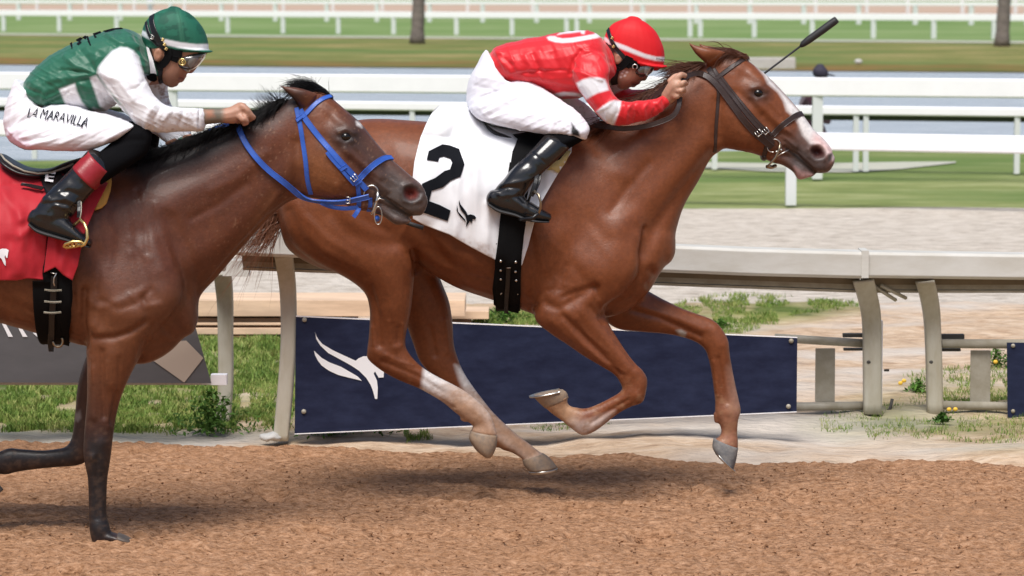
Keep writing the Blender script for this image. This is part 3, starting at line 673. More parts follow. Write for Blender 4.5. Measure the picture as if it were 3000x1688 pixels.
a = W(2590, 1210, YR+.1); tube3('latch', [a, a+Vector((.03, 0, .02)), a+Vector((.04, 0, .07))], .008, 'darksteel', fence, 8)
a = W(2590, 1085, YR+.08); tube3('latch', [a, a+Vector((.025, 0, .0))], .006, 'darksteel', fence, 8)
for (A, B) in [((2560, 838), (2625, 880)), ((2580, 836), (2655, 874))]:
    a = W(*A, YR-.12); b2 = W(*B, YR-.02); tube3('brace', [a, b2], .009, 'post', fence, 4)
# left low section
wbox(-1500, 1119, 617, 1128, YL+.02, .05, 'rail', 'lower_rail', bv=.001); wbox(617, 1098, 664, 1129, YL+.0, .06, 'paint', 'end_plate')
# ---------------------------------------------------------------- banners
def panel(name, poly, Y, th, m, parent=None):
    F0 = [Wn(x, y, Y) for x, y in poly]; n = len(poly); V = F0+[p+np.array([0, th, 0]) for p in F0]
    F = [tuple(reversed(range(n))), tuple(range(n, 2*n))]+[(i, (i+1) % n, n+(i+1) % n, n+i) for i in range(n)]
    o = mesh(name, V, F, m, parent, smooth=False)
    bm = bmesh.new(); bm.from_mesh(o.data); bmesh.ops.recalc_face_normals(bm, faces=bm.faces); bm.to_mesh(o.data); bm.free(); return o
def flatprint(name, poly, Y, m, parent): return sheet(name, m, parent, None, poly, L=.2, flat=Y)
YB = YL-.045
nb = empty('banner', W(1500, 1230, YB)); tag(nb, 'dark navy banner with a white winged horse mark, fixed under the rail', 'banner')
panel('panel', [(867, 929), (2336, 991), (2334, 1205), (863, 1270)], YB, .006, 'navy', nb)
panel('edging', [(867, 925), (2336, 988), (2336, 990.5), (867, 928.5)], YB-.001, .008, 'paint', nb); panel('edging', [(863, 1270.5), (2334, 1205.5), (2334, 1208), (863, 1273)], YB-.001, .008, 'paint', nb)
T = (2.4156, 800, 850)
w1 = pl([(298, 295), (305, 322), (322, 350), (350, 382), (420, 424), (500, 462), (585, 500), (605, 483), (640, 468), (670, 468), (700, 500), (745, 545), (785, 580), (782, 618), (748, 620), (735, 600), (722, 576), (712, 590), (735, 640), (741, 690), (738, 770), (722, 770), (708, 715), (690, 670), (660, 622), (610, 572), (555, 535), (470, 488), (390, 445), (335, 393), (305, 345)], T)
w2 = pl([(290, 430), (308, 446), (345, 480), (400, 512), (480, 542), (560, 588), (600, 612), (628, 642), (590, 632), (530, 618), (460, 600), (395, 570), (345, 535), (318, 500), (298, 462)], T)
flatprint('wing_mark', w1, YB-.002, 'white_ink', nb); flatprint('wing_mark', w2, YB-.002, 'white_ink', nb)
for x, y in [(892, 937), (890, 1206), (2318, 999), (2310, 1191)]:
    V, F = tube3(None, [W(x, y, YB-.006), W(x, y, YB-.001)], .011, None, seg=16); mesh('grommet', V, F, 'galv', nb)
nb2 = empty('banner', W(3100, 1200, YR-.04)); tag(nb2, 'second navy banner, only its left edge showing at the right of the photo', 'banner')
panel('panel', [(2950, 1004), (3900, 1010), (3900, 1240), (2952, 1225)], YR-.03, .006, 'navy', nb2)
for x, y in [(2968, 1013), (2968, 1205)]:
    V, F = tube3(None, [W(x, y, YR-.036), W(x, y, YR-.031)], .01, None, seg=16); mesh('grommet', V, F, 'galv', nb2)
gb = empty('banner', W(300, 1120, YB)); tag(gb, 'grey banner with a tan diamond and white letters, behind the bay horse', 'banner')
panel('panel', [(-900, 830), (545, 845), (566, 935), (619, 1123), (-900, 1118)], YB, .006, 'greyban', gb)
flatprint('diamond', [(546, 998), (596, 1049), (540, 1121), (448, 1056), (490, 1000)], YB-.002, 'tan', gb)
for q in ([(2, 940), (12, 940), (38, 987), (25, 987)], [(48, 950), (60, 955), (81, 987), (67, 987)], [(-30, 930), (-20, 930), (-2, 987), (-14, 987)], [(96, 975), (104, 975), (128, 988), (110, 988)], [(136, 980), (148, 984), (160, 990), (142, 990)]): flatprint('letter_stroke', q, YB-.002, 'white_ink', gb)
# ---------------------------------------------------------------- lumber
def plank(x0, x1, yt, yb, Y, d, m, label, sk=0):
    a = W(x0, yb, Y); b2 = W(x1, yb, Y); h = W(x0, yt, Y).z-a.z; z = max(a.z, .0)
    V = [(a.x, a.y, a.z), (b2.x, b2.y, b2.z+sk), (b2.x, b2.y+d, b2.z+sk), (a.x, a.y+d, a.z)]; V += [(v[0], v[1], v[2]+h) for v in V]
    o = mesh('plank', V, [(0, 3, 2, 1), (4, 5, 6, 7), (0, 1, 5, 4), (1, 2, 6, 5), (2, 3, 7, 6), (3, 0, 4, 7)], m, smooth=False); bevel(o, .002)
    tag(o, label, 'plank', 'stack of pale timber on the verge'); return o
YP = GY(700, 992)
plank(380, 1362, 880, 927, YP, .5, 'wood', 'thick top plank of the timber stack, pale with wavy grain')
plank(400, 1000, 932, 944, YP+.04, .4, 'wood_shade', 'thin board in painted shade colour, directly under the thick top plank')
plank(380, 1040, 946, 953, YP+.01, .42, 'wood', 'second thin board, in the middle of the timber stack')
plank(410, 1010, 955, 961, YP+.05, .4, 'wood_shade', 'third board, shade put into its colour, above the wide bottom one')
plank(400, 830, 962, 980, YP-.01, .5, 'wood', 'wide pale bottom board of the timber stack')
plank(430, 760, 984, 989, YP+.02, .4, 'wood', 'lowest thin lath lying on the grass')
plank(1150, 1432, 912, 935, GY(1400, 962), .3, 'wood', 'short pale plank sticking out to the right, under the belly of the chestnut horse')
plank(1100, 1380, 938, 950, GY(1400, 962)+.03, .25, 'wood_shade', 'board with shade put into its colour, lying under the short right hand plank')
# ---------------------------------------------------------------- middle and far fences
def farfence(label, l, s_, h, barh, posts, kind, pw, name='white_fence', under=False, ext=(-1600, 4600), depthw=.08):
    (yl, yr) = l     # picture height of post feet at x=0 and x=3000
    a = G(0, yl); b2 = G(3000, yr)
    def at(px):
        lo, hi = -1., 1.; t0 = (px)/3000.
        t = t0
        for _ in range(12):
            X_ = a.x+(b2.x-a.x)*t; Y_ = a.y+(b2.y-a.y)*t; x_, _y = proj(np.array([[X_, Y_, 0.]])); t -= (x_[0]-px)/3000
        return Vector((X_, Y_, 0))
    f = empty(name, at(1500)); tag(f, label, 'fence')
    P = [at(ext[0])+Vector((0, 0, h)), at(1500)+Vector((0, 0, h)), at(ext[1])+Vector((0, 0, h))]
    railbar('rail', P, barh, depthw, 'paint_far' if h > .9 and yl < 200 else 'paint', f)
    if under:
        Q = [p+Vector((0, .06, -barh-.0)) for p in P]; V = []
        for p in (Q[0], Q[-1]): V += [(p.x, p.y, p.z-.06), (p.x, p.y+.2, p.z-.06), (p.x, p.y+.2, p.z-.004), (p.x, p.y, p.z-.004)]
        mesh('rail_lip', V, [(0, 1, 5, 4), (1, 2, 6, 5), (2, 3, 7, 6), (3, 0, 4, 7), (0, 3, 2, 1), (4, 5, 6, 7)], 'under_shade', f, smooth=False)
    for px in posts:
        g = at(px); V, F = box((g.x-pw/2, g.y+.02, 0), (g.x+pw/2, g.y+.02+pw, h-barh-.002)); mesh('post', V, F, 'post_white', f, smooth=False)
    return f
M['under_shade'] = mat('rail_shaded_green', (.03, .04, .015), .8); M['post_white'] = mat('white_post', (.66, .68, .68), .5)  # shade under the low rail put into the dark green colour
# F1 low tube rail nearest, F2 main, F3 low behind
f1 = farfence('nearest white rail before the lake, low and thick, behind the muzzle of the chestnut horse', (548, 618), 0, .70, .165, [-1222, -42, 1138, 2318, 3498], 'a', .1, 'white_fence', ext=(-5000, 9000), depthw=.16)
f2 = farfence('tallest white rail in front of the lake, level with the head of the bay horse', (490, 534), 0, 1.11, .205, [-440, 505, 1450, 2395, 3340], 'b', .11, 'white_fence', ext=(-5000, 9000), depthw=.1)
f3 = farfence('thin low white rail with its underside painted dark as shade, between the tall rail and the lake', (465, 510), 0, .745, .105, [100, 765, 1208, 1651, 2094, 2508, 2537, 2980, 3423], 'c', .06, 'white_fence', under=True, ext=(-5000, 9000))
f4 = farfence('long white rail on the lawn across the lake', (91, 116), 0, 1.05, .28, [-150, 10, 173, 341, 505, 667, 829, 991, 1153, 1337, 1500, 1660, 1690, 1852, 2022, 2052, 2210, 2380, 2559, 2736, 2913, 3090], 'd', .2, 'white_fence', ext=(-900, 3900), depthw=.3)
f5 = farfence('farthest but one white rail, its posts standing above the lawn rail', (58, 74), 0, 1.32, .2, [-100, 54, 204, 352, 500, 648, 806, 957, 1104, 1258, 1414, 1572, 1727, 1883, 2040, 2197, 2355, 2516, 2682, 2846, 3010], 'e', .28, 'white_fence', ext=(-900, 3900), depthw=.3)
f6 = farfence('farthest white rail at the top edge of the photo, before the distant brown track', (28, 40), 0, 1.3, .2, [-60, 108, 250, 393, 540, 690, 830, 975, 1120, 1370, 1560, 1700, 1850, 2020, 2200, 2390, 2540, 2660, 2820, 2975], 'f', .28, 'white_fence', ext=(-900, 3900), depthw=.3)
# ---------------------------------------------------------------- palms, rocks, slab
def palm(x, y, wpx, label):
    g = G(x, y); s = g.y/FPX; r = wpx*s/2; t = empty('palm_tree', g); tag(t, label, 'tree')
    P = []; R = []
    for i in range(26):
        q = i/25; P.append(g+Vector((.15*math.sin(q*2.2), 0, q*7.5-.02))); R.append(r*(1.15-.35*q+.25*math.exp(-q*28))*(1+.05*math.sin(i*2.3)))
    V, F = tube3(None, P, np.array(R), None, seg=18); mesh('trunk', V, F, 'trunk', t)
    top = P[-1]; V = []; F = []; rr = random.Random(int(x))
    for k in range(26):
        a = rr.uniform(0, 6.28); el = rr.uniform(-.5, 1.2); L = rr.uniform(1.8, 2.6); prev = None
        for i in range(9):
            q = i/8; c = top+Vector((math.cos(a)*math.cos(el)*L*q, math.sin(a)*math.cos(el)*L*q, math.sin(el)*L*q-1.3*q*q)); wv = Vector((-math.sin(a), math.cos(a), -.5))*(.34*math.sin(math.pi*min(1, q+.12)))
            for s_ in (-1, 1):
                k0 = len(V); V += [c, c+Vector((math.cos(a), math.sin(a), 0))*.1, c+Vector((wv.x*s_, wv.y*s_, wv.z*.5))]; F.append((k0, k0+1, k0+2))
    mesh('crown', V, F, 'leaf', t, smooth=False)
palm(1222, 127, 34, 'palm trunk on the far bank above the back of the chestnut horse'); palm(2935, 135, 36, 'palm trunk on the far bank near the right edge of the photo')
g = G(2285, 199); V, F = box((g.x-.85, g.y, -.1), (g.x+.42, g.y+.5, .27)); o = mesh('concrete_block', V, F, 'concrete', smooth=False); tag(bevel(o, .03), 'pale concrete block at the water edge behind the whip', 'block')
g = G(2515, 190); bb = Body(g.y, .02).ball(2515, 181, 12, 8, 0, .08); bb.solve(2); bb.paintinit(); tag(bb.done('rock', 'stone', None), 'small pale rock on the far bank right of the whip', 'rock')
# ================================================================ HORSES
Y1 = FPX/780; Y2 = FPX/725
def hoof(name, m, parent, rows, Y, sh=None):
    V, F = loft(rows, Y, n=4, p=2.1, cap=.08); o = mesh(name, V, F, m, parent); return o
def eye(parent, x, y, Y, r, B, sink=.35):
    h = hit(B.bvh, x, y); c = Vector(h[0])+Vector((0, r*sink, 0)); m = 20; V = []; F = []
    for s_ in (0, 1):
        cc = c if s_ == 0 else Vector((c.x, 2*Y-c.y, c.z)); V = []; F = []
        for i in range(1, m//2):
            for j in range(m):
                a = math.pi*i/(m//2); t = 2*math.pi*j/m; V.append(cc+Vector((math.sin(a)*math.cos(t)*r, math.cos(a)*r, math.sin(a)*math.sin(t)*r*.85)))
        q = m//2-1; V += [cc+Vector((0, r, 0)), cc-Vector((0, r, 0))]
        for i in range(q-1):
            for j in range(m): F.append((i*m+j, i*m+(j+1) % m, (i+1)*m+(j+1) % m, (i+1)*m+j))
        for j in range(m): F.append((q*m, (j+1) % m, j)); F.append((q*m+1, (q-1)*m+j, (q-1)*m+(j+1) % m))
        mesh('eye', V, F, 'eye', parent)
# ---------------------------------------------------------------- horse 2 : chestnut with white blaze
h2 = empty('horse', W(1500, 1400, Y2)); tag(h2, 'chestnut galloping horse with a white blaze and white hind socks, wearing a brown bridle', 'horse')
B = Body(Y2, .005); B.amp = 1.35
B.add([(824, 520, 818, 640, 0, .11), (850, 450, 850, 735, 0, .19), (930, 388, 985, 800, 0, .25), (1020, 356, 1130, 790, 0, .275), (1100, 347, 1215, 765, 0, .275), (1200, 352, 1262, 800, 0, .265), (1300, 360, 1335, 842, 0, .275), (1400, 372, 1420, 872, 0, .285), (1500, 380, 1500, 898, 0, .28), (1580, 385, 1575, 925, 0, .255), (1660, 390, 1670, 945, 0, .22), (1740, 420, 1770, 935, 0, .2), (1820, 480, 1850, 905, 0, .18), (1890, 560, 1905, 850, 0, .15), (1940, 640, 1945, 780, 0, .11)])
B.add([(1630, 388, 1945, 780, 0, .17), (1735, 385, 1975, 700, 0, .145), (1830, 325, 2003, 610, 0, .115), (1915, 270, 2050, 530, 0, .092), (1995, 225, 2086, 465, 0, .08), (2065, 187, 2115, 440, 0, .075), (2110, 165, 2120, 400, 0, .06)])
B.add([(2085, 178, 2075, 410, 0, .06), (2120, 157, 2098, 424, 0, .074), (2165, 162, 2122, 434, 0, .083), (2213, 194, 2150, 439, 0, .092), (2258, 232, 2190, 444, 0, .092), (2304, 280, 2228, 457, 0, .08), (2347, 329, 2268, 462, 0, .066), (2384, 379, 2310, 462, 0, .056), (2413, 407, 2345, 487, 0, .055), (2434, 433, 2378, 507, 0, .052), (2440, 452, 2412, 507, 0, .04)])
B.add([(2235, 425, 2232, 462, 0, .045), (2268, 440, 2264, 477, 0, .042), (2303, 452, 2292, 484, 0, .04), (2338, 475, 2322, 503, 0, .038), (2368, 495, 2340, 526, 0, .036), (2388, 508, 2370, 519, 0, .026)])
B.add([(2074, 196, 2126, 152, -.045, .024), (2056, 178, 2090, 143, -.06, .028), (2039, 160, 2062, 138, -.065, .02), (2026, 141, 2034, 132, -.065, .01), (2016, 125, 2018, 124, -.065, .003)], m=16, cap=.3)
B.add([(2090, 190, 2132, 150, .045, .024), (2080, 175, 2105, 141, .06, .026), (2068, 160, 2084, 136, .065, .018), (2056, 144, 2063, 133, .065, .01), (2046, 128, 2048, 127, .065, .003)], m=16, cap=.3)
# near fore (folded)
B.add([(1620, 640, 1900, 620, -.10, .10), (1600, 760, 1890, 740, -.13, .105), (1570, 860, 1840, 845, -.14, .1), (1566, 930, 1775, 905, -.15, .088), (1610, 975, 1790, 958, -.15, .074), (1658, 1007, 1815, 1000, -.15, .062), (1712, 1044, 1842, 1040, -.15, .052), (1762, 1073, 1866, 1070, -.15, .044), (1800, 1098, 1884, 1088, -.15, .041), (1818, 1124, 1896, 1112, -.15, .043), (1822, 1140, 1893, 1145, -.15, .042), (1812, 1152, 1882, 1178, -.15, .038), (1785, 1168, 1847, 1192, -.15, .031), (1755, 1183, 1811, 1212, -.15, .028), (1728, 1194, 1775, 1240, -.15, .03), (1707, 1197, 1742, 1264, -.15, .034), (1694, 1195, 1706, 1275, -.15, .035), (1681, 1193, 1672, 1254, -.15, .031), (1668, 1188, 1643, 1230, -.15, .029), (1662, 1176, 1620, 1214, -.15, .034), (1665, 1160, 1592, 1190, -.15, .045)])
# far fore (reaching)
B.add([(1700, 800, 1800, 740, .08, .1), (1745, 905, 1860, 820, .1, .09), (1800, 960, 1915, 860, .12, .075), (1880, 972, 1990, 900, .12, .06), (1950, 978, 2040, 919, .12, .05), (2000, 988, 2083, 935, .12, .045), (2040, 1003, 2110, 958, .12, .043), (2064, 1023, 2132, 995, .12, .043), (2075, 1050, 2138, 1040, .12, .04), (2084, 1090, 2146, 1085, .12, .032), (2091, 1140, 2156, 1135, .12, .028), (2095, 1175, 2165, 1175, .12, .03), (2095, 1205, 2170, 1204, .12, .035), (2103, 1230, 2163, 1230, .12, .034), (2113, 1260, 2160, 1266, .12, .028), (2108, 1278, 2162, 1292, .12, .034), (2092, 1288, 2162, 1312, .12, .042)])
# near hind
B.add([(860, 470, 1180, 470, -.09, .13), (818, 600, 1205, 600, -.12, .15), (848, 700, 1208, 705, -.13, .15), (920, 765, 1212, 765, -.14, .135), (1014, 815, 1214, 805, -.14, .115), (1066, 855, 1210, 855, -.14, .095), (1082, 900, 1204, 905, -.14, .078), (1083, 945, 1196, 948, -.14, .063), (1080, 990, 1188, 990, -.14, .05), (1076, 1025, 1191, 1022, -.14, .046), (1078, 1052, 1215, 1056, -.14, .044), (1118, 1086, 1248, 1084, -.14, .041), (1173, 1116, 1290, 1108, -.14, .034), (1235, 1142, 1328, 1127, -.14, .03), (1295, 1178, 1368, 1150, -.14, .03), (1333, 1208, 1405, 1180, -.14, .035), (1362, 1230, 1434, 1212, -.14, .036), (1384, 1246, 1447, 1240, -.14, .031), (1380, 1262, 1456, 1272, -.14, .038)])
# far hind
B.add([(1000, 600, 1200, 600, .1, .12), (1060, 740, 1260, 740, .12, .12), (1120, 830, 1296, 830, .13, .1), (1163, 890, 1317, 888, .13, .085), (1190, 950, 1326, 950, .13, .068), (1212, 1012, 1330, 1010, .13, .052), (1230, 1058, 1343, 1055, .13, .046), (1262, 1095, 1358, 1090, .13, .04), (1312, 1142, 1382, 1128, .13, .032), (1362, 1190, 1412, 1168, .13, .029), (1405, 1245, 1446, 1210, .13, .031), (1443, 1290, 1486, 1248, .13, .036), (1470, 1316, 1518, 1276, .13, .036), (1500, 1326, 1548, 1298, .13, .031), (1530, 1345, 1578, 1322, .13, .034), (1532, 1352, 1592, 1330, .13, .042)])
B.tube([(1090, 1225, 6, .12, .014)]*0 or [(1362, 1222, 16, -.14, .02), (1366, 1230, 10, -.14, .014)])
B.tube([(1455, 1290, 16, .13, .02), (1462, 1305, 13, .13, .014)])
B.tube([(2104, 1215, 14, .12, .018), (2100, 1236, 8, .12, .01)])
B.solve(5)
B.soften([(800, 330), (1300, 340), (1700, 380), (2060, 190), (2130, 420), (1990, 720), (1930, 880), (1780, 940), (1540, 930), (1220, 790), (1130, 850), (1010, 850), (790, 650)], 70)
N_ = 'n'; NR = (-9, 0)
B.strokes([
 # neck and shoulder
 ([(2085, 455), (2010, 545), (1930, 650), (1884, 740)], 14, -9), ([(2060, 415), (1985, 500), (1880, 600), (1830, 650)], 26, 7), ([(2010, 300), (1900, 400), (1800, 520)], 30, 5), ([(1960, 300), (1850, 380), (1760, 430)], 20, -5),
 ([(1890, 670), (1884, 740), (1872, 805), (1835, 862), (1780, 900)], 6, -9, 'b', NR), ([(1862, 700), (1850, 780), (1810, 850)], 14, 5, 'b', NR), ([(1650, 870), (1700, 850), (1745, 838), (1755, 870)], 5, -6, 'b', NR), ([(1660, 780), (1640, 830), (1600, 870)], 7, -4, 'b', NR), ([(1560, 700), (1575, 780), (1570, 860)], 8, -4), ([(1905, 790), (1925, 815), (1900, 835)], 8, -6), ([(1935, 700), (1915, 780)], 16, 6), ([(1800, 690), (1830, 790)], 34, 10),
 ([(1740, 640), (1640, 540), (1600, 470)], 40, 5), ([(1660, 520), (1720, 640), (1780, 700)], 16, -4), ([(1640, 700), (1700, 770), (1760, 800)], 38, 11), ([(1620, 640), (1660, 760), (1720, 830)], 12, -4),
 ([(1745, 842), (1690, 872), (1640, 905), (1600, 890)], 9, -8, 'b', NR), ([(1610, 860), (1585, 930)], 24, 7, 'b', NR), ([(1545, 640), (1555, 760), (1562, 900)], 12, -9, 'b', NR), ([(1860, 880), (1790, 910), (1765, 930)], 9, -8), ([(1745, 845), (1745, 880), (1775, 940)], 8, -5, 'b', NR),
 # forearm
 ([(1700, 910), (1770, 990), (1840, 1075)], 12, 6, 'b', NR), ([(1650, 925), (1740, 1015), (1815, 1095)], 6, -7, 'b', NR), ([(1730, 900), (1800, 990), (1860, 1070)], 5, -4, 'b', NR), ([(1620, 940), (1700, 1010), (1780, 1070)], 9, 4, 'b', NR), ([(1650, 905), (1680, 930)], 14, 5, 'b', NR),
 ([(1862, 1092)], 12, 5, 'b', NR), ([(1845, 1130)], 10, -3, 'b', NR), ([(1868, 1160)], 9, 4, 'b', NR), ([(1840, 1172), (1780, 1208), (1735, 1240)], 4, -3.5, 'b', NR), ([(1705, 1235)], 12, 4, 'b', NR),
 # far fore
 ([(1820, 900), (1930, 930), (2050, 985)], 6, -7, 'b', (0, 9)), ([(1880, 900), (1990, 935), (2060, 965)], 8, 5, 'b', (0, 9)), ([(2095, 965), (2110, 1010)], 14, 4, 'b', (0, 9)), ([(2105, 1050), (2120, 1130), (2130, 1180)], 4, -4, 'b', (0, 9)), ([(2090, 1060), (2104, 1160)], 4, 3, 'b', (0, 9)), ([(2135, 1205)], 12, 3, 'b', (0, 9)),
 # hindquarter
 ([(975, 630), (1020, 680), (1090, 712), (1180, 722)], 16, -6), ([(850, 620), (890, 705), (960, 770), (1060, 815)], 12, -7), ([(840, 560), (870, 660), (950, 740)], 22, 7), ([(1050, 640), (1130, 740)], 46, 9), ([(960, 500), (1050, 620)], 50, 6), ([(1170, 735), (1196, 780)], 16, 9), ([(1130, 760), (1190, 830)], 24, -3), ([(1085, 840), (1110, 930), (1112, 1010)], 7, -6), ([(1150, 830), (1150, 900)], 30, 5), ([(1168, 960), (1165, 1005)], 5, -4), ([(1160, 1018)], 10, 5), ([(1100, 1030), (1125, 1040)], 10, 4), ([(1120, 1060), (1220, 1100), (1300, 1150)], 5, -3.5), ([(1180, 1120), (1330, 1195)], 4, -3), ([(1376, 1195)], 14, 4, 'b', NR), ([(1209, 650), (1206, 720), (1214, 790)], 9, -12, 'b', (-.2, 9)),
 # flank and barrel
 ([(1225, 640), (1260, 700), (1300, 760)], 14, -7), ([(1260, 680), (1330, 740), (1420, 780)], 12, 4), ([(1250, 730), (1340, 790), (1440, 830)], 10, -4), ([(1330, 820), (1440, 858)], 8, 3), ([(1050, 380), (1150, 420), (1200, 520)], 20, -4),
 # far gaskin
 ([(1260, 960), (1275, 1040)], 6, -5, 'b', (0, 9)), ([(1300, 940), (1310, 1030)], 7, 4, 'b', (0, 9)),
 # head
 ([(1640, 560), (1690, 600), (1730, 680), (1790, 760)], 7, 1.3), ([(1600, 700), (1650, 740), (1690, 820)], 6, 1.2), ([(1590, 780), (1640, 830), (1720, 850)], 5, 1.2), ([(1860, 640), (1900, 700), (1905, 770)], 4, 1.6), ([(1300, 780), (1360, 800), (1430, 810), (1500, 850)], 4, 1.8), ([(1340, 800), (1400, 850)], 4, 1.4), ([(1110, 780), (1140, 860), (1150, 940)], 4, 1.5),
 ([(1650, 945), (1700, 1000), (1770, 1060), (1830, 1090)], 4, 2.2, 'b', NR), ([(1690, 930), (1720, 980), (1780, 1030)], 4, 1.8, 'b', NR), ([(1600, 600), (1590, 700), (1600, 780)], 16, 4), ([(1900, 480), (1830, 560), (1790, 620)], 9, -4), ([(1700, 440), (1780, 500), (1850, 520)], 14, 3), ([(1560, 880), (1600, 850), (1650, 850)], 5, -3), ([(1555, 905), (1600, 880)], 4, -3), ([(2170, 330), (2200, 370), (2240, 400)], 4, 2), ([(2255, 300), (2290, 340), (2300, 380)], 4, 2), ([(2300, 380), (2330, 400), (2350, 440)], 4, 2),
 ([(900, 640), (960, 700), (1040, 750)], 8, 3), ([(1000, 560), (1060, 640), (1140, 680)], 10, -3), ([(1190, 660), (1170, 700), (1185, 730)], 6, 4), ([(1090, 960), (1095, 1010)], 4, 3), ([(1140, 940), (1145, 1000)], 4, 3), ([(1180, 950), (1178, 1010)], 4, 3), ([(1130, 1040), (1170, 1060), (1210, 1070)], 4, 2.5), ([(2140, 350), (2180, 390)], 46, 7), ([(2205, 400), (2190, 440)], 12, 3), ([(2105, 300), (2100, 400)], 12, -8), ([(2222, 262)], 24, 6), ([(2200, 215), (2235, 240)], 10, 4), ([(2215, 300), (2260, 345), (2310, 385)], 8, 6), ([(2240, 340), (2290, 400)], 12, -6), ([(2160, 270), (2200, 300)], 10, -4), ([(2180, 225)], 14, -5),
 ([(2196, 284), (2220, 290), (2244, 284)], 5, 2), ([(2200, 260), (2222, 256), (2242, 266)], 5, 4), ([(2222, 276)], 10, -5), ([(2330, 360), (2345, 420), (2340, 450)], 10, -4), ([(2292, 400), (2330, 430)], 4, 3.5), ([(2300, 415), (2335, 445)], 4, -4),
 ([(2370, 440), (2380, 426), (2400, 424), (2418, 434), (2424, 450), (2412, 466), (2390, 468), (2374, 456), (2370, 440)], 5.5, 7), ([(2397, 446)], 13, -26), ([(2300, 433), (2340, 463), (2375, 495), (2392, 508)], 4.5, -9), ([(2405, 490)], 12, 4), ([(2350, 500)], 12, 3),
])
B.relax(1); B.soften([(800, 330), (1300, 340), (1700, 380), (2060, 190), (2130, 420), (1990, 720), (1930, 880), (1780, 940), (1540, 930), (1220, 790), (1130, 850), (1010, 850), (790, 650)], 4)
ch = (.178, .053, .019); chd = (.11, .034, .014); chl = (.27, .092, .036); white = (.72, .69, .68); dirtc = (.42, .25, .145); grey = (.075, .065, .065); pink = (.62, .36, .34)
B.paintinit(ch); X_, Y_, Z_ = B.P.T
f = fbm(X_*3, Z_*3, 4)[:, None]*.5+.5; B.C = B.C*(1-.22*f)+np.array(chd)*.22*f
f = np.clip(fbm(X_*14+Z_*4, Z_*10, 3, 2), 0, 1)[:, None]; B.C = B.C*(1-.2*f)+np.array(chl)*.2*f
B.paint([(1540, 900), (1900, 1050), (1910, 1160), (1720, 1210), (1700, 1290), (1640, 1230), (1500, 950)], (.20, .062, .026), 40, -.3, 0, .35)
# muzzle, eye surround
B.paint([(2290, 400), (2345, 395), (2395, 425), (2450, 440), (2450, 540), (2300, 520), (2290, 470)], grey, 40, a=.9); B.paint([(2345, 350), (2375, 380), (2420, 420), (2380, 420), (2345, 395)], (.2, .17, .17), 16)
B.paint([(2190, 268), (2205, 250), (2240, 252), (2258, 272), (2248, 292), (2215, 302), (2194, 290)], (.03, .018, .016), 20, a=.95)
B.paint([(2215, 192), (2228, 196), (2262, 240), (2300, 280), (2350, 335), (2395, 388), (2452, 440), (2440, 470), (2425, 452), (2400, 425), (2372, 418), (2352, 396), (2338, 360), (2320, 338), (2305, 325), (2296, 296), (2280, 270), (2250, 245), (2240, 222)], white, 6)
B.paint([(2385, 392), (2400, 395), (2455, 445), (2432, 472), (2422, 446), (2400, 428), (2378, 412)], pink, 12, a=.75); B.paint([(2425, 452), (2440, 448), (2436, 470), (2424, 478)], grey, 4)
B.paint([(2328, 490), (2345, 505), (2380, 512), (2372, 530), (2330, 532)], (.45, .28, .27), 8)
B.paint([(2378, 440), (2392, 432), (2408, 434), (2416, 448), (2408, 460), (2388, 460)], (.05, .012, .012), 8)
B.pline([(2304, 436), (2340, 465), (2375, 496), (2390, 508)], 3.5, (.012, .01, .01), 3)
B.paint([(2000, 120), (2040, 150), (2070, 185), (2060, 190), (2030, 165)], (.1, .035, .02), 8, a=.7)
# socks
B.paint([(1242, 1075), (1262, 1085), (1410, 1150), (1480, 1300), (1370, 1360), (1230, 1160), (1236, 1120)], white, 7, -9, 0)
B.paint([(1325, 1125), (1410, 1160), (1480, 1250), (1480, 1360), (1340, 1290), (1270, 1185)], (.38, .215, .125), 45, -9, 0, .95)
B.paint([(1333, 1070), (1350, 1075), (1650, 1320), (1600, 1400), (1380, 1220), (1362, 1150), (1345, 1110)], white, 8, 0, 9)
B.paint([(1395, 1160), (1440, 1175), (1640, 1320), (1560, 1400), (1370, 1230)], (.38, .215, .125), 50, 0, 9, .95)
B.paint([(1655, 1225), (1680, 1220), (1700, 1235), (1730, 1230), (1770, 1215), (1800, 1205), (1760, 1250), (1700, 1290), (1650, 1255)], (.6, .5, .45), 10, -9, 0, .7)
B.paint([(1560, 1140), (1690, 1140), (1690, 1215), (1660, 1255), (1620, 1240), (1560, 1200)], dirtc, 25, -9, 0, .9)
B.paint([(2140, 1080), (2170, 1120), (2185, 1230), (2150, 1225), (2145, 1170)], (.36, .23, .18), 22, 0, 9, .8); B.paint([(2090, 1190), (2180, 1190), (2180, 1330), (2080, 1330)], (.30, .14, .085), 40, 0, 9, .8)
B.paint([(1980, 968), (1995, 966), (2010, 975), (2006, 990), (1992, 984)], (.36, .34, .31), 4, 0, 9)
f = fbm(B.x/7, B.y/7, 3, 1); B.C = B.C*(1+.10*f[:, None]); f = np.clip(fbm(B.x/16, B.y/10, 3, 4), 0, 1)*np.clip((B.y-1090)/60, 0, 1); B.C = B.C*(1-.5*f[:, None])+np.array((.33, .18, .10))*.5*f[:, None]
body2 = B.done('body', 'coat', h2); B2 = B
eye(h2, 2221, 273, Y2, .021, B, .42)
hoof('hoof', 'hoof', h2, [(1378, 1262, 1457, 1276, -.14, .04), (1374, 1285, 1456, 1300, -.14, .048), (1392, 1316, 1448, 1326, -.14, .045), (1418, 1338, 1438, 1340, -.14, .032)], Y2)
hoof('hoof', 'hoof', h2, [(1530, 1346, 1592, 1328, .13, .041), (1535, 1364, 1612, 1343, .13, .05), (1548, 1380, 1633, 1370, .13, .057)], Y2)
hoof('horseshoe', 'steel', h2, [(1548, 1382, 1634, 1371, .13, .058), (1552, 1388, 1633, 1379, .13, .058)], Y2)
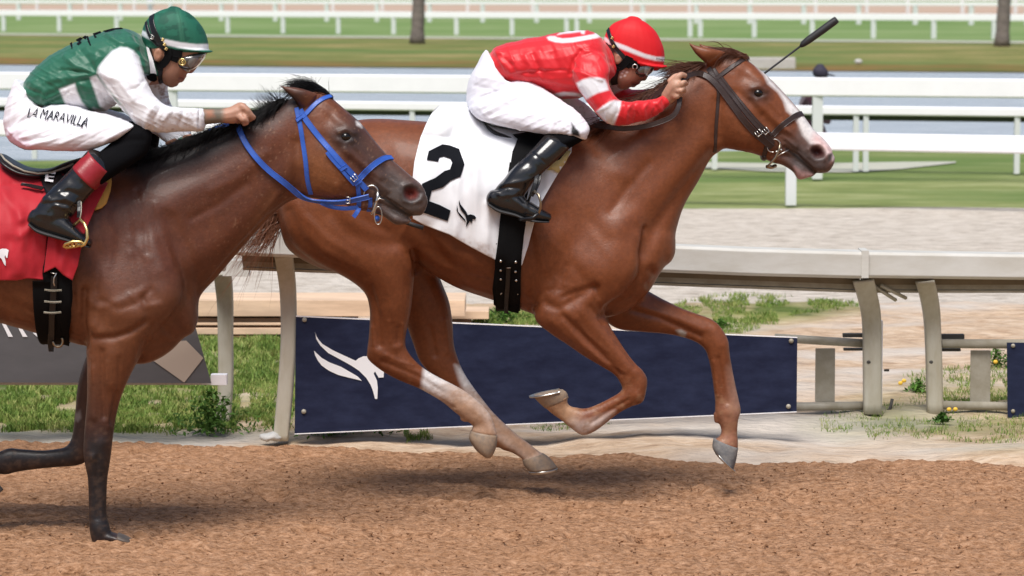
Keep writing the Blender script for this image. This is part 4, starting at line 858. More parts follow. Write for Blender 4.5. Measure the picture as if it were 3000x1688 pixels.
hoof('hoof', 'hoof', h2, [(1666, 1165, 1596, 1196, -.15, .043), (1660, 1150, 1575, 1176, -.15, .053), (1650, 1142, 1560, 1160, -.15, .058)], Y2)
hoof('hoof', 'hoofgrey', h2, [(2090, 1284, 2163, 1312, .12, .042), (2087, 1310, 2157, 1347, .12, .052), (2096, 1330, 2148, 1378, .12, .054)], Y2)
# shoes seen from below: horseshoe arcs
def shoe(a, b, Y, dy, hw, parent, off):
    A = W(*a, Y+dy); Bp = W(*b, Y+dy); c = (A+Bp)/2; u = (A-Bp)/2; nrm = Vector((0, 1, 0)).cross(u).normalized(); o = nrm*off
    P = [c+o+u*math.cos(t)*(1 if abs(t) < 9 else 1)+Vector((0, hw, 0))*math.sin(t) for t in np.linspace(math.pi*.28-math.pi/2*0, 2*math.pi-math.pi*.28, 28)]
    V, F = sweep(P, [tuple(nrm*(1 if off > 0 else -1))]*28, np.full(28, .018), .007); mesh('horseshoe', V, F, 'steel', parent)
shoe((1655, 1138), (1556, 1158), Y2, -.15, .055, h2, .002)
shoe((2090, 1322), (2147, 1382), Y2, .12, .052, h2, .002)
# hair
def hairs(name, m, parent, base, n, seed, L, dirf, jit=.02, r=.0011, dyj=.02, Y=Y2, seg=7, grav=.3, wave=.012):
    R = np.random.RandomState(seed); out = []
    for i in range(n):
        t = R.rand(); p = polyline_at(base, np.array([t]))[0]; s = W(p[0], p[1], Y+R.normal(0, dyj)); d = Vector(dirf(t, R)); l = L*R.uniform(.5, 1.15)*d.length; d.normalize()
        P = [s+Vector((R.normal(0, jit*.3), 0, R.normal(0, jit*.3)))]; ph = R.rand()*6; v = d.copy()
        for k in range(seg): v = (v+Vector((R.normal(0, .08), R.normal(0, .08), R.normal(0, .08)-grav/seg))).normalized(); P.append(P[-1]+v*l/seg+Vector((0, 0, wave/seg*math.sin(ph+k*1.3))))
        out.append(P)
    return strands(name, m, parent, out, r)
crest2 = [(1700, 392), (1790, 352), (1860, 305), (1930, 262), (2000, 222), (2060, 190)]
hairs('mane', 'hair_red', h2, crest2, 1500, 2, .16, lambda t, R: (-.75+R.normal(0, .12), R.normal(-.25, .2), -.12-R.rand()*.5), dyj=.025, r=.0016, grav=.35)
hairs('mane', 'hair_red', h2, [(2030, 205), (2050, 194), (2068, 194)], 420, 3, .17, lambda t, R: (-.9, R.normal(-.1, .1), .10+R.normal(0, .06)), dyj=.012, r=.0013, grav=.55)
hairs('mane', 'hair_red', h2, [(1900, 292), (1975, 250)], 14, 13, .15, lambda t, R: (-.9, R.normal(-.1, .2), .0+R.normal(0, .12)), dyj=.012, r=.0009, grav=.2)
hairs('forelock', 'hair_red', h2, [(2120, 158), (2160, 162), (2190, 174)], 900, 4, .10, lambda t, R: (-.75+R.normal(0, .12), R.normal(0, .3), .62+R.normal(0, .1)), dyj=.018, r=.0014, grav=1.5, wave=.004)
# ---------------------------------------------------------------- horse 1 : bay
h1 = empty('horse', W(290, 1585, Y1)); tag(h1, 'dark bay horse with black mane and black legs, wearing a blue bridle', 'horse')
B = Body(Y1, .0048); B.amp = 1.35
B.add([(-690, 620, -690, 760, 0, .12), (-650, 545, -630, 870, 0, .2), (-560, 480, -520, 930, 0, .26), (-430, 450, -400, 900, 0, .275), (-300, 455, -270, 880, 0, .27), (-150, 485, -130, 912, 0, .275), (0, 515, 0, 944, 0, .285), (130, 520, 127, 980, 0, .285), (250, 500, 248, 1014, 0, .27), (330, 495, 340, 1055, 0, .235), (410, 530, 420, 1068, 0, .2), (480, 610, 490, 1038, 0, .165), (540, 740, 545, 985, 0, .115)])
B.add([(320, 487, 548, 965, 0, .19), (425, 466, 580, 880, 0, .16), (520, 432, 638, 815, 0, .125), (615, 395, 700, 742, 0, .102), (715, 352, 775, 658, 0, .088), (795, 322, 835, 603, 0, .08), (845, 288, 885, 576, 0, .075), (890, 280, 900, 540, 0, .06)])
B.add([(868, 290, 838, 545, 0, .06), (905, 268, 870, 565, 0, .075), (955, 276, 893, 579, 0, .085), (1008, 318, 930, 582, 0, .095), (1057, 361, 975, 592, 0, .094), (1097, 411, 1020, 603, 0, .08), (1135, 455, 1062, 605, 0, .066), (1172, 488, 1105, 600, 0, .057), (1206, 517, 1150, 612, 0, .056), (1234, 541, 1188, 634, 0, .053), (1245, 568, 1222, 632, 0, .042)])
B.add([(1030, 580, 1028, 612, 0, .048), (1070, 575, 1064, 618, 0, .045), (1112, 588, 1104, 622, 0, .042), (1145, 612, 1132, 640, 0, .04), (1180, 632, 1160, 658, 0, .038), (1204, 642, 1192, 656, 0, .028)])
B.add([(893, 322, 928, 274, -.045, .022), (862, 297, 893, 262, -.06, .026), (839, 275, 862, 254, -.066, .02), (823, 259, 831, 250, -.066, .01), (811, 245, 813, 244, -.066, .003)], m=16, cap=.3)
B.add([(900, 300, 930, 274, .045, .022), (872, 280, 898, 258, .06, .024), (853, 263, 868, 248, .066, .016), (845, 245, 849, 242, .066, .004)], m=16, cap=.3)
B.add([(180, 700, 500, 700, -.11, .1), (200, 820, 540, 830, -.14, .115), (235, 920, 510, 910, -.15, .115), (250, 1005, 445, 990, -.155, .1), (254, 1060, 405, 1058, -.155, .084), (256, 1110, 377, 1110, -.155, .07), (255, 1170, 353, 1170, -.155, .056), (250, 1230, 338, 1233, -.155, .047), (246, 1285, 330, 1288, -.155, .045), (245, 1330, 325, 1332, -.155, .046), (250, 1365, 320, 1368, -.155, .04), (257, 1400, 315, 1400, -.155, .032), (260, 1460, 312, 1460, -.155, .028), (261, 1513, 313, 1512, -.155, .029), (262, 1545, 322, 1545, -.155, .035), (266, 1572, 326, 1570, -.155, .034), (272, 1592, 312, 1590, -.155, .03)])
B.add([(290, 1555, 290, 1588, -.155, .03), (325, 1560, 325, 1588, -.155, .038), (352, 1568, 350, 1588, -.155, .044), (380, 1578, 378, 1588, -.155, .035)])
B.add([(300, 930, 430, 900, .1, .09), (250, 1050, 390, 1030, .12, .078), (228, 1130, 335, 1120, .12, .062), (221, 1203, 300, 1203, .12, .05), (213, 1270, 285, 1276, .12, .043), (204, 1296, 262, 1340, .12, .042), (190, 1310, 232, 1362, .12, .04), (164, 1316, 172, 1368, .12, .032), (120, 1320, 118, 1373, .12, .028), (60, 1316, 52, 1382, .12, .03), (25, 1314, 20, 1390, .12, .035), (-15, 1330, -20, 1388, .12, .031), (-50, 1350, -60, 1400, .12, .033), (-75, 1360, -90, 1420, .12, .042)])
B.add([(-700, 640, -360, 660, -.1, .15), (-680, 780, -340, 780, -.13, .15), (-600, 890, -360, 870, -.14, .11), (-540, 980, -400, 960, -.14, .075), (-520, 1060, -410, 1060, -.14, .05), (-500, 1120, -385, 1110, -.14, .045), (-410, 1220, -330, 1190, -.14, .032), (-330, 1330, -260, 1290, -.14, .03), (-280, 1400, -205, 1360, -.14, .036), (-210, 1450, -150, 1400, -.14, .032), (-180, 1470, -105, 1430, -.14, .042)])
B.add([(-620, 660, -330, 680, .1, .13), (-560, 800, -300, 800, .13, .12), (-480, 920, -310, 900, .14, .08), (-430, 1010, -310, 1000, .14, .055), (-390, 1080, -290, 1070, .14, .045), (-310, 1190, -240, 1150, .14, .031), (-240, 1290, -175, 1250, .14, .03), (-190, 1360, -120, 1320, .14, .036), (-120, 1420, -60, 1370, .14, .034), (-80, 1440, -20, 1400, .14, .042)])
B.solve(5)
B.soften([(-700, 400), (300, 470), (850, 260), (905, 560), (560, 1000), (400, 1080), (240, 1060), (0, 960), (-300, 940), (-700, 900)], 70)
B.strokes([
 ([(850, 600), (790, 640), (700, 730), (600, 840)], 12, -9), ([(860, 480), (760, 600), (660, 700), (560, 760)], 28, 7), ([(800, 400), (640, 520), (500, 600)], 34, 6), ([(740, 430), (600, 500), (470, 540)], 20, -5), ([(820, 560), (740, 660), (640, 780), (590, 850)], 6, 4),
 ([(505, 640), (535, 710), (575, 790), (590, 900)], 11, -5), ([(500, 640), (540, 730), (560, 800)], 6, 1.5), ([(470, 640), (510, 720), (545, 820)], 14, -2), ([(410, 600), (440, 700), (470, 790)], 16, 4), ([(390, 720), (420, 800), (450, 870)], 12, -4), ([(330, 640), (360, 760), (400, 850)], 18, -3), ([(460, 700), (500, 820), (480, 900)], 26, 7), ([(300, 820), (330, 880)], 34, 8), ([(262, 640), (285, 740), (282, 850)], 9, -4), ([(350, 560), (380, 650), (385, 740)], 10, 3), ([(400, 560), (425, 650), (430, 740)], 6, -3), ([(455, 600), (480, 690), (500, 770)], 8, 3), ([(300, 880), (350, 905), (400, 890), (440, 850)], 6, -3), ([(260, 880), (290, 905), (280, 950)], 8, 4),
 ([(250, 850), (245, 930), (250, 1010)], 7, -12, 'b', NR), ([(275, 990), (330, 990), (380, 975), (425, 945)], 7, -9, 'b', NR), ([(270, 950), (290, 975)], 14, 7, 'b', NR), ([(350, 920), (400, 920)], 24, 8, 'b', NR), ([(420, 880), (445, 960), (425, 1020)], 8, -6, 'b', NR), ([(470, 950), (520, 1000), (440, 1010)], 8, -5), ([(500, 990), (540, 960)], 14, 4), ([(430, 1000), (410, 1050)], 7, -8, 'b', NR), ([(520, 880), (540, 940)], 20, 5),
 ([(298, 1030), (300, 1130), (305, 1220)], 6, -6, 'b', NR), ([(330, 1040), (325, 1120)], 16, 6, 'b', NR), ([(340, 1150), (325, 1240)], 5, -4, 'b', NR), ([(272, 1080), (272, 1220)], 7, 4, 'b', NR), ([(300, 1300)], 14, 4, 'b', NR), ([(284, 1340), (282, 1440), (285, 1520)], 4, -3, 'b', NR), ([(270, 1340)], 8, 3, 'b', NR),
 ([(0, 880), (100, 915), (200, 960)], 12, -4), ([(210, 800), (225, 900), (235, 990)], 8, -4), ([(40, 930), (170, 965)], 6, 3),
 # head
 ([(300, 580), (330, 680), (320, 780)], 8, 1.4), ([(350, 620), (380, 700), (440, 760)], 7, 1.2), ([(485, 620), (510, 720), (535, 800), (552, 880)], 6, -1.6), ([(380, 860), (420, 900), (470, 890)], 5, 2.5), ([(300, 900), (360, 880), (420, 850)], 8, 3), ([(215, 860), (222, 900), (212, 940)], 3.5, -2.5), ([(225, 860), (235, 920)], 3.5, 2), ([(100, 940), (180, 965), (230, 990)], 3.5, -2), ([(80, 920), (160, 950)], 3.5, 2),
 ([(620, 560), (700, 520), (780, 450)], 10, 3), ([(560, 640), (640, 600), (720, 540)], 8, -3), ([(270, 1050), (280, 1150), (278, 1230)], 4, 2.5, 'b', NR), ([(315, 1060), (310, 1160), (318, 1250)], 4, 2.5, 'b', NR), ([(350, 1050), (345, 1150), (330, 1230)], 5, -3, 'b', NR), ([(1040, 430), (1075, 470), (1080, 510)], 4, 2), ([(1090, 470), (1120, 510), (1160, 540)], 4, 2), ([(960, 440), (985, 490), (1010, 530)], 4, 2), ([(925, 470), (960, 520)], 46, 7), ([(990, 540), (970, 585)], 12, 3), ([(872, 420), (868, 550)], 12, -8), ([(1012, 400)], 24, 6), ([(985, 350), (1040, 380)], 12, 5), ([(1010, 440), (1060, 480), (1110, 520)], 8, 6), ([(1030, 470), (1080, 530)], 12, -6), ([(945, 400), (990, 440)], 10, -4), ([(968, 350)], 14, -5),
 ([(988, 412), (1012, 420), (1038, 412)], 5, 2), ([(990, 388), (1012, 382), (1036, 394)], 5, 4), ([(1013, 403)], 10, -5), ([(1085, 520), (1140, 560)], 4, 3.5), ([(1070, 535), (1130, 575)], 4, -3.5), ([(1130, 490), (1150, 540), (1140, 570)], 9, -4),
 ([(1178, 566), (1182, 546), (1204, 540), (1228, 548), (1240, 566), (1230, 586), (1206, 594), (1184, 586), (1178, 566)], 5.5, 7), ([(1206, 567)], 13, -24), ([(1108, 572), (1150, 598), (1185, 622), (1206, 634)], 4.5, -9), ([(1215, 612)], 12, 4), ([(1165, 640)], 10, 3)])
B.relax(1); B.soften([(-700, 400), (300, 470), (850, 260), (905, 560), (560, 1000), (400, 1080), (240, 1060), (0, 960), (-300, 940), (-700, 900)], 3)
bay = (.118, .034, .014); bayd = (.065, .03, .022); bayl = (.24, .082, .03); blk = (.016, .013, .014)
B.paintinit(bay); X_, Y_, Z_ = B.P.T
f = np.clip(fbm(X_*2.2, Z_*2.2, 4, 1)*.6+.45, 0, 1)[:, None]; B.C = B.C*(1-.35*f)+np.array((.10, .045, .036))*.2*f
f = np.clip(fbm(X_*20, Z_*16, 3, 3), 0, 1)[:, None]; B.C = B.C*(1-.2*f)+np.array(bayl)*.2*f
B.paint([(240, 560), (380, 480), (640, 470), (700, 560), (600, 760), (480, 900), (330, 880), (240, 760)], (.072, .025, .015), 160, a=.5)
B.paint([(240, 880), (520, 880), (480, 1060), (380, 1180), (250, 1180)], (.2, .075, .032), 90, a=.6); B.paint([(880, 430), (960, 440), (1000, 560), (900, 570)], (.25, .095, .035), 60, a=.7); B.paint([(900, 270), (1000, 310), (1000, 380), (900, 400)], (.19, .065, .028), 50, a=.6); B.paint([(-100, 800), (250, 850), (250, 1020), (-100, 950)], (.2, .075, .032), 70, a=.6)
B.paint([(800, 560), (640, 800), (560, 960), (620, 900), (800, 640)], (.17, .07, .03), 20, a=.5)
B.paint([(1040, 330), (1075, 380), (1110, 430), (1180, 480), (1250, 540), (1260, 650), (1130, 660), (1110, 560), (1050, 470), (980, 420)], (.05, .036, .034), 60, a=.9)
B.paint([(1100, 560), (1160, 520), (1250, 560), (1250, 660), (1120, 650)], (.10, .085, .08), 50, a=.85)
B.paint([(1060, 400), (1095, 420), (1190, 500), (1240, 545), (1190, 520), (1110, 460)], (.12, .06, .04), 20, a=.6)
B.paint([(980, 400), (990, 380), (1035, 384), (1050, 402), (1035, 425), (1000, 425)], (.012, .009, .01), 24, a=1)
B.paint([(1044, 356), (1058, 362), (1060, 374), (1046, 366)], white, 5); B.pline([(1110, 573), (1150, 599), (1185, 623), (1204, 634)], 3.5, (.012, .01, .01), 3)
B.paint([(1176, 556), (1190, 542), (1222, 542), (1240, 562), (1230, 590), (1196, 596), (1178, 580)], (.04, .03, .03), 10); B.paint([(1186, 560), (1196, 552), (1216, 554), (1226, 566), (1220, 580), (1200, 584), (1188, 574)], (.13, .025, .02), 7)
B.paint([(300, 470), (460, 440), (720, 335), (850, 270), (900, 262), (880, 300), (730, 410), (600, 480), (420, 540)], blk, 30)
B.paint([(800, 235), (840, 265), (890, 315), (880, 325), (840, 290), (805, 255)], (.02, .015, .013), 8, a=.9)
B.paint([(200, 1235), (360, 1235), (400, 1640), (200, 1640)], blk, 70, -9, 0); B.paint([(200, 1130), (290, 1130), (275, 1240), (200, 1240)], (.04, .02, .016), 40, -9, 0, .7); B.paint([(-200, 1180), (300, 1180), (320, 1450), (-200, 1450)], blk, 110, 0, 9); B.paint([(200, 1060), (300, 1060), (240, 1250), (200, 1250)], (.05, .03, .025), 80, 0, 9, .7)
B.paint([(-640, 1000), (-60, 1000), (0, 1500), (-640, 1500)], blk, 120)
B.paint([(221, 1212), (235, 1202), (238, 1225), (228, 1236), (220, 1232)], (.2, .17, .16), 4, 0, 9)
f = np.clip(NZ[3](X_*150, Z_*150)-.7, 0, 1)[:, None]*np.clip((B.x-450)/300, 0, 1)[:, None]*1.6; B.C = B.C*(1-f)+np.array((.35, .2, .12))*f
f = fbm(B.x/8, B.y/8, 3, 1); B.C = B.C*(1+.10*f[:, None]); f = np.clip(fbm(B.x/14, B.y/10, 3, 4), 0, 1)*np.clip((B.y-1180)/80, 0, 1); B.C = B.C*(1-.12*f[:, None])+np.array((.30, .17, .10))*.12*f[:, None]
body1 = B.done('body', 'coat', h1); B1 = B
eye(h1, 1012, 401, Y1, .021, B, .42)
hoof('hoof', 'hoofdark', h1, [(346, 1562, 346, 1588, -.155, .045), (366, 1570, 366, 1589, -.155, .05), (383, 1580, 383, 1590, -.155, .04)], Y1)
hoof('hoof', 'hoofdark', h1, [(-72, 1358, -88, 1422, .12, .042), (-110, 1375, -118, 1440, .12, .055)], Y1)
hoof('hoof', 'hoofdark', h1, [(-178, 1472, -103, 1430, -.14, .042), (-165, 1500, -70, 1460, -.14, .055)], Y1); hoof('hoof', 'hoofdark', h1, [(-80, 1442, -18, 1402, .14, .042), (-65, 1475, 10, 1435, .14, .055)], Y1)
crest1 = [(350, 484), (435, 460), (520, 428), (600, 396), (714, 350), (790, 322), (838, 292)]
hairs('mane', 'hair_black', h1, crest1, 3600, 6, .085, lambda t, R: (-.8+R.normal(0, .25), R.normal(-.55, .3), -.18+R.rand()*.35), dyj=.018, r=.0015, Y=Y1, grav=1.1)
hairs('mane', 'hair_black', h1, [(440, 458), (500, 436), (590, 400), (700, 352)], 220, 8, .045, lambda t, R: (-.5+R.normal(0, .5), R.normal(0, .3), .75), dyj=.01, r=.0009, Y=Y1, grav=.3)
hairs('mane', 'hair_black', h1, [(770, 330), (830, 296)], 110, 9, .13, lambda t, R: (-.35+R.normal(0, .2), R.normal(0, .2), .45), dyj=.01, r=.0008, Y=Y1, grav=-.1)
hairs('forelock', 'hair_black', h1, [(905, 268), (940, 270), (968, 290)], 1400, 10, .12, lambda t, R: (-.65+R.normal(0, .12), R.normal(0, .25), .75+R.normal(0, .1)), dyj=.014, r=.0013, Y=Y1+.035, grav=1.7, wave=.004)
hairs('forelock', 'hair_black', h1, [(880, 262), (930, 255)], 60, 14, .08, lambda t, R: (-.4+R.normal(0, .3), R.normal(0, .25), .6), dyj=.01, r=.0007, Y=Y1, grav=.2)
# chest hair / mane ends hanging below the neck
hairs('loose_hair', 'hair_light', h2, [(805, 560), (812, 620), (830, 660)], 420, 12, .34, lambda t, R: (-.55+R.normal(0, .25), R.normal(0, .1), -.55+R.normal(0, .2)), dyj=.03, r=.0012, Y=Y2, grav=.35, wave=.08)
# ================================================================ TACK
bv1, bv2 = B1.bvh, B2.bvh
# ---- bridle, chestnut
br = empty('bridle', W(2200, 330, Y2)); tag(br, 'dark brown leather bridle on the head of the chestnut horse', 'bridle')
def st(n, par, pts, wd, th=.004, **k): return strap(n, par[1], par[0], par[2], pts, wd, th, **k)
P2 = (br, 'brown_strap', bv2)
def both(n, P, pts, wd, th=.004, **k): st(n, P, pts, wd, th, **k); st(n, P, pts, wd, th, far=True, **k)
both('crown_strap', P2, [(2076, 200), (2086, 216), (2098, 229)], 17); both('crown_strap', P2, [(2090, 203), (2104, 222)], 12, lift=.002)
both('browband', P2, [(2099, 231), (2130, 207), (2164, 183), (2190, 171)], 13)
both('throat_strap', P2, [(2098, 230), (2105, 262), (2102, 314), (2097, 376), (2095, 425), (2094, 445)], 10)
both('cheek_strap', P2, [(2100, 222), (2124, 252), (2161, 300), (2198, 347), (2235, 388), (2266, 420)], 13)
both('cheek_strap', P2, [(2112, 224), (2140, 262), (2180, 311), (2226, 364), (2262, 396)], 9)
both('noseband', P2, [(2263, 396), (2285, 373), (2313, 351), (2335, 337), (2350, 334)], 17, .005)
both('chin_strap', P2, [(2262, 398), (2248, 425), (2240, 450), (2238, 462)], 13)
ck = Body(Y2).ball(2238, 458, 12, 14, 0, .045); mesh('chin_pad', ck.V[0], ck.F, 'brown_strap', br)
def arc3(cx, cy, r, a0, a1, Y, n=18, ry=None): return [W(cx+r*math.cos(math.radians(a)), cy-(ry or r)*math.sin(math.radians(a)), Y) for a in np.linspace(a0, a1, n)]
hy = hit(bv2, 2275, 430)[0].y
for s_ in (0, 1):
    yy = hy-.008 if s_ == 0 else 2*Y2-hy+.008
    tube3('bit_ring', arc3(2268, 427, 19, -80, 110, yy), .0032, 'steel', br, 8); tube3('bit_ring', arc3(2262, 432, 14, 180, 290, yy), .002, 'steel', br, 8)
    tube3('bit_shank', [W(2286, 420, yy), W(2282, 440, yy-.004), W(2272, 462, yy-.004), W(2256, 480, yy-.002), W(2248, 488, yy)], [.005, .0045, .006, .004, .004], 'bronze', br, 8)
    tube3('bit_shank', [W(2276, 458, yy-.006), W(2294, 448, yy-.006), W(2311, 439, yy+.002)], .0025, 'steel', br, 8)
tube3('curb_chain', [W(2248, 488, hy), W(2262, 490, Y2-.02), W(2272, 486, Y2)], .008, 'bronze', br, 8)
tube3('bit_mouthpiece', [W(2288, 440, hy), W(2290, 440, 2*Y2-hy)], .006, 'steel', br, 8)
def buckle(x, y, ang, w_, h_, Y, par, m='steel'):
    ca, sa = math.cos(math.radians(ang)), math.sin(math.radians(ang)); pts = []
    for a, b_ in [(-1, -1), (0, -1), (1, -1), (1, 0), (1, 1), (0, 1), (-1, 1)]: pts.append(W(x+(a*w_*ca-b_*h_*sa), y+(a*w_*sa+b_*h_*ca), Y))
    tube3('buckle', pts, .0022, m, par, 6); tube3('buckle', [W(x-w_*ca, y-w_*sa, Y-.002), W(x+w_*ca, y+w_*sa, Y-.002)], .0014, m, par, 6)
buckle(2222, 390, 48, 8, 8, hit(bv2, 2222, 390)[0].y-.012, br); buckle(2243, 384, 48, 8, 8, hit(bv2, 2243, 384)[0].y-.012, br)
rn = empty('reins', W(2100, 300, Y2-.1)); tag(rn, 'brown leather reins running from the bit to the hands of the rider in red', 'reins')
PR = (rn, 'brown_strap', bv2)
st('rein', PR, [(2044, 216), (2074, 226), (2111, 260), (2148, 310), (2180, 352), (2217, 393), (2262, 430)], 19, .005, lift=.004)
strap('rein', 'brown_strap', rn, None, [(1994, 238, -.155), (2006, 228, -.14), (2024, 219, -.12), (2044, 215, -.10), (2060, 218, -.095)], 15, .005, Y0=Y2)
strap('rein', 'brown_strap', rn, None, [(1992, 285, -.15), (1988, 312, -.165), (1975, 336, -.17), (1948, 352, -.17), (1890, 370, -.165), (1828, 377, -.15), (1780, 372, -.12), (1740, 368, -.06)], 15, .005, Y0=Y2)
strap('rein', 'brown_strap', rn, None, [(1900, 292, -.10), (1945, 262, -.11), (1975, 250, -.13)], 16, .005, Y0=Y2)
st('rein', (rn, 'brown_strap', bv2), [(2060, 216), (2111, 260), (2180, 352), (2262, 430)], 19, .005, far=True, lift=.004)
# ---- bridle, bay
br1 = empty('bridle', W(950, 400, Y1)); tag(br1, 'bright blue bridle on the head of the bay horse', 'bridle')
P1 = (br1, 'blue_strap', bv1)
both('browband', P1, [(868, 354), (880, 349), (898, 333), (923, 306), (948, 289), (970, 283)], 14, .005)
both('throat_strap', P1, [(869, 316), (876, 350), (883, 386), (895, 464), (901, 526), (911, 568)], 14, .004)
both('cheek_strap', P1, [(880, 322), (895, 349), (942, 411), (988, 464), (1035, 514), (1074, 556)], 17, .005)
both('cheek_strap', P1, [(958, 446), (985, 482), (1012, 512), (1038, 540)], 11, .005, lift=.004)
both('noseband', P1, [(1047, 530), (1072, 503), (1097, 481), (1128, 463), (1148, 464)], 17, .006)
both('noseband', P1, [(1046, 535), (1050, 560), (1052, 590), (1050, 615)], 13, .004)
both('chin_strap', P1, [(1084, 580), (1086, 600), (1080, 618)], 12, .004)
ck = Body(Y1).ball(1105, 640, 9, 10, 0, .04); mesh('chin_pad', ck.V[0], ck.F, 'blue_strap', br1)
strap('strap_end', 'blue_strap', br1, None, [(1052, 610, -.05), (1046, 622, -.06), (1036, 636, -.06)], 13, .004, Y0=Y1)
tb = Body(Y1).ball(970, 286, 7, 9, 0, .02); mesh('browband_tie', tb.V[0], tb.F, 'hair_black', br1)
for x, y in [(878, 349), (1004, 492), (1046, 534)]:
    st('keeper', (br1, 'blue_strap', bv1), [(x-9, y+6), (x, y), (x+9, y-6)], 11, .008, lift=.003, sm=1)
hy = hit(bv1, 1090, 565)[0].y
for s_ in (0, 1):
    yy = hy-.008 if s_ == 0 else 2*Y1-hy+.008
    tube3('bit_ring', arc3(1089, 562, 18, -30, 150, yy), .0034, 'steel', br1, 8); tube3('bit_ring', arc3(1084, 570, 18, 150, 215, yy), .0022, 'steel', br1, 8)
    tube3('bit_shank', [W(1107, 562, yy), W(1106, 580, yy-.004), W(1100, 600, yy-.006), W(1094, 618, yy-.004), W(1090, 628, yy)], [.006, .006, .0045, .006, .005], 'steel', br1, 8)
    tube3('bit_shank', [W(1098, 594, yy-.008), W(1112, 582, yy-.008), W(1128, 586, yy)], .003, 'steel', br1, 8)
    tube3('bit_ring', arc3(1108, 632, 11, 0, 360, yy-.004, 26, 26)[:-1], .0020, 'steel', br1, 8, closed=True)
tube3('bit_mouthpiece', [W(1110, 578, hy), W(1112, 578, 2*Y1-hy)], .006, 'steel', br1, 8)
buckle(1037, 521, 48, 9, 8, hit(bv1, 1037, 521)[0].y-.012, br1)
rn1 = empty('reins', W(850, 500, Y1-.1)); tag(rn1, 'bright blue reins looping from the bit of the bay horse to the rider in green', 'reins')
strap('rein', 'blue_strap', rn1, bv1, [(1080, 572), (1040, 579), (1004, 585), (950, 582), (905, 576), (864, 560), (827, 529), (793, 504), (749, 461), (718, 417), (702, 380), (696, 358)], 17, .006, lift=.012, sm=10)
strap('rein', 'blue_strap', rn1, bv1, [(1080, 572), (1004, 585), (911, 577), (827, 529), (749, 461), (696, 358)], 17, .006, lift=.012, sm=10, far=True)
strap('rein', 'blue_strap', rn1, None, [(940, 594, -.05), (970, 606, -.04), (1010, 611, -.04), (1050, 608, -.05)], 12, .004, Y0=Y1)
strap('rein', 'blue_strap', rn1, None, [(672, 362, -.05), (630, 378, -.03), (600, 392, 0), (594, 410, .01)], 10, .004, Y0=Y1); strap('rein', 'blue_strap', rn1, None, [(594, 412, .02), (560, 408, .03), (530, 420, .05), (505, 425, .06)], 15, .004, Y0=Y1)
buckle(1019, 587, 5, 6, 9, hit(bv1, 1019, 587)[0].y-.026, rn1)
# ---- saddle cloths
def fold2(x, y):
    f = .007+.008*fbm(x/70., y/160., 3, 1)+.003*NZ[4]((x+y*.5)/34., y/60.)
    for (a, b_, s_, am) in [((1345, 480), (1330, 690), 12, .014), ((1385, 400), (1400, 740), 14, .012), ((1370, 330), (1300, 440), 16, -.012), ((1420, 360), (1380, 420), 9, .014), ((1430, 600), (1425, 745), 9, .010), ((1290, 400), (1250, 640), 18, .01)]:
        f = f + am*np.exp(-segdist(x, y, [a, b_])**2/(2*s_*s_))
    return np.maximum(f, -.004)*np.clip((y-300)/80, 0, 1)
def col2(x, y):
    c = np.zeros(x.shape+(3,))+np.array((.80, .81, .84)); d = np.clip(fbm(x/9., y/9., 4, 2)*1.0-.02, 0, 1)*np.clip((y-640-(x-1240)*.32)/70, 0, 1)
    return c*(1-.85*d[..., None])+np.array((.34, .19, .12))*.85*d[..., None]
top = [(1288, 309), (1312, 304), (1345, 304), (1372, 312), (1390, 332), (1410, 352), (1440, 366), (1520, 384), (1600, 388), (1680, 392)]
bot = [(1210, 642), (1243, 660), (1317, 688), (1380, 725), (1447, 760), (1480, 778), (1529, 778)]
lef = [(1288, 309), (1263, 334), (1247, 366), (1232, 402), (1222, 440), (1214, 475), (1209, 520), (1208, 580), (1210, 642)]
rig = [(1680, 392), (1674, 446), (1640, 500), (1584, 595), (1566, 645), (1548, 720), (1529, 778)]
cl2, cb2 = drape('saddle_cloth', 'cloth', None, bv2, top, bot, lef, rig, Y2, W0=.18, vr=.3, lift=.018, fold=fold2, col=col2, nu=120, nv=110)
tag(cl2, 'white saddle cloth with a black number 2, on the chestnut horse', 'saddle cloth')
T6 = (3.22, 1100, 300)
two = pl([(485, 545), (503, 465), (628, 400), (700, 412), (790, 445), (812, 510), (838, 587), (818, 650), (798, 705), (710, 742), (640, 800), (530, 835), (505, 930), (610, 968), (715, 1020), (700, 1070), (685, 1120), (560, 1078), (430, 1030), (385, 1012), (425, 900), (440, 770), (560, 715), (650, 650), (705, 635), (730, 572), (705, 535), (640, 515), (600, 527), (590, 563)], T6)
sheet('number', 'black_ink', cl2, cb2, two, .0045, L=.009)
sheet('wing_mark', 'black_ink', cl2, cb2, pl([(785, 920), (797, 960), (830, 1000), (860, 1035), (872, 1062), (900, 1055), (935, 1066), (950, 1090), (940, 1105), (922, 1100), (908, 1140), (895, 1118), (872, 1150), (852, 1180), (862, 1120), (845, 1065), (800, 1012), (783, 960)], T6), .0045, L=.009)
sheet('wing_mark', 'black_ink', cl2, cb2, pl([(768, 968), (776, 1030), (812, 1070), (845, 1105), (855, 1135), (830, 1110), (790, 1070), (764, 1020)], T6), .0045, L=.009)
def fold1(x, y):
    f = .008+.009*fbm(x/60., y/110., 3, 2)+.004*NZ[2](x/30., (y-x*.4)/50.)
    for (a, b_, s_, am) in [((10, 560), (60, 640), 12, .016), ((60, 620), (50, 800), 14, .012), ((20, 540), (110, 545), 9, -.01), ((-60, 560), (-20, 780), 18, .012), ((130, 640), (60, 690), 10, .012), ((100, 660), (110, 810), 12, -.01), ((70, 530), (120, 560), 6, .01)]:
        f = f + am*np.exp(-segdist(x, y, [a, b_])**2/(2*s_*s_))
    return f
RED = (.43, .013, .024)
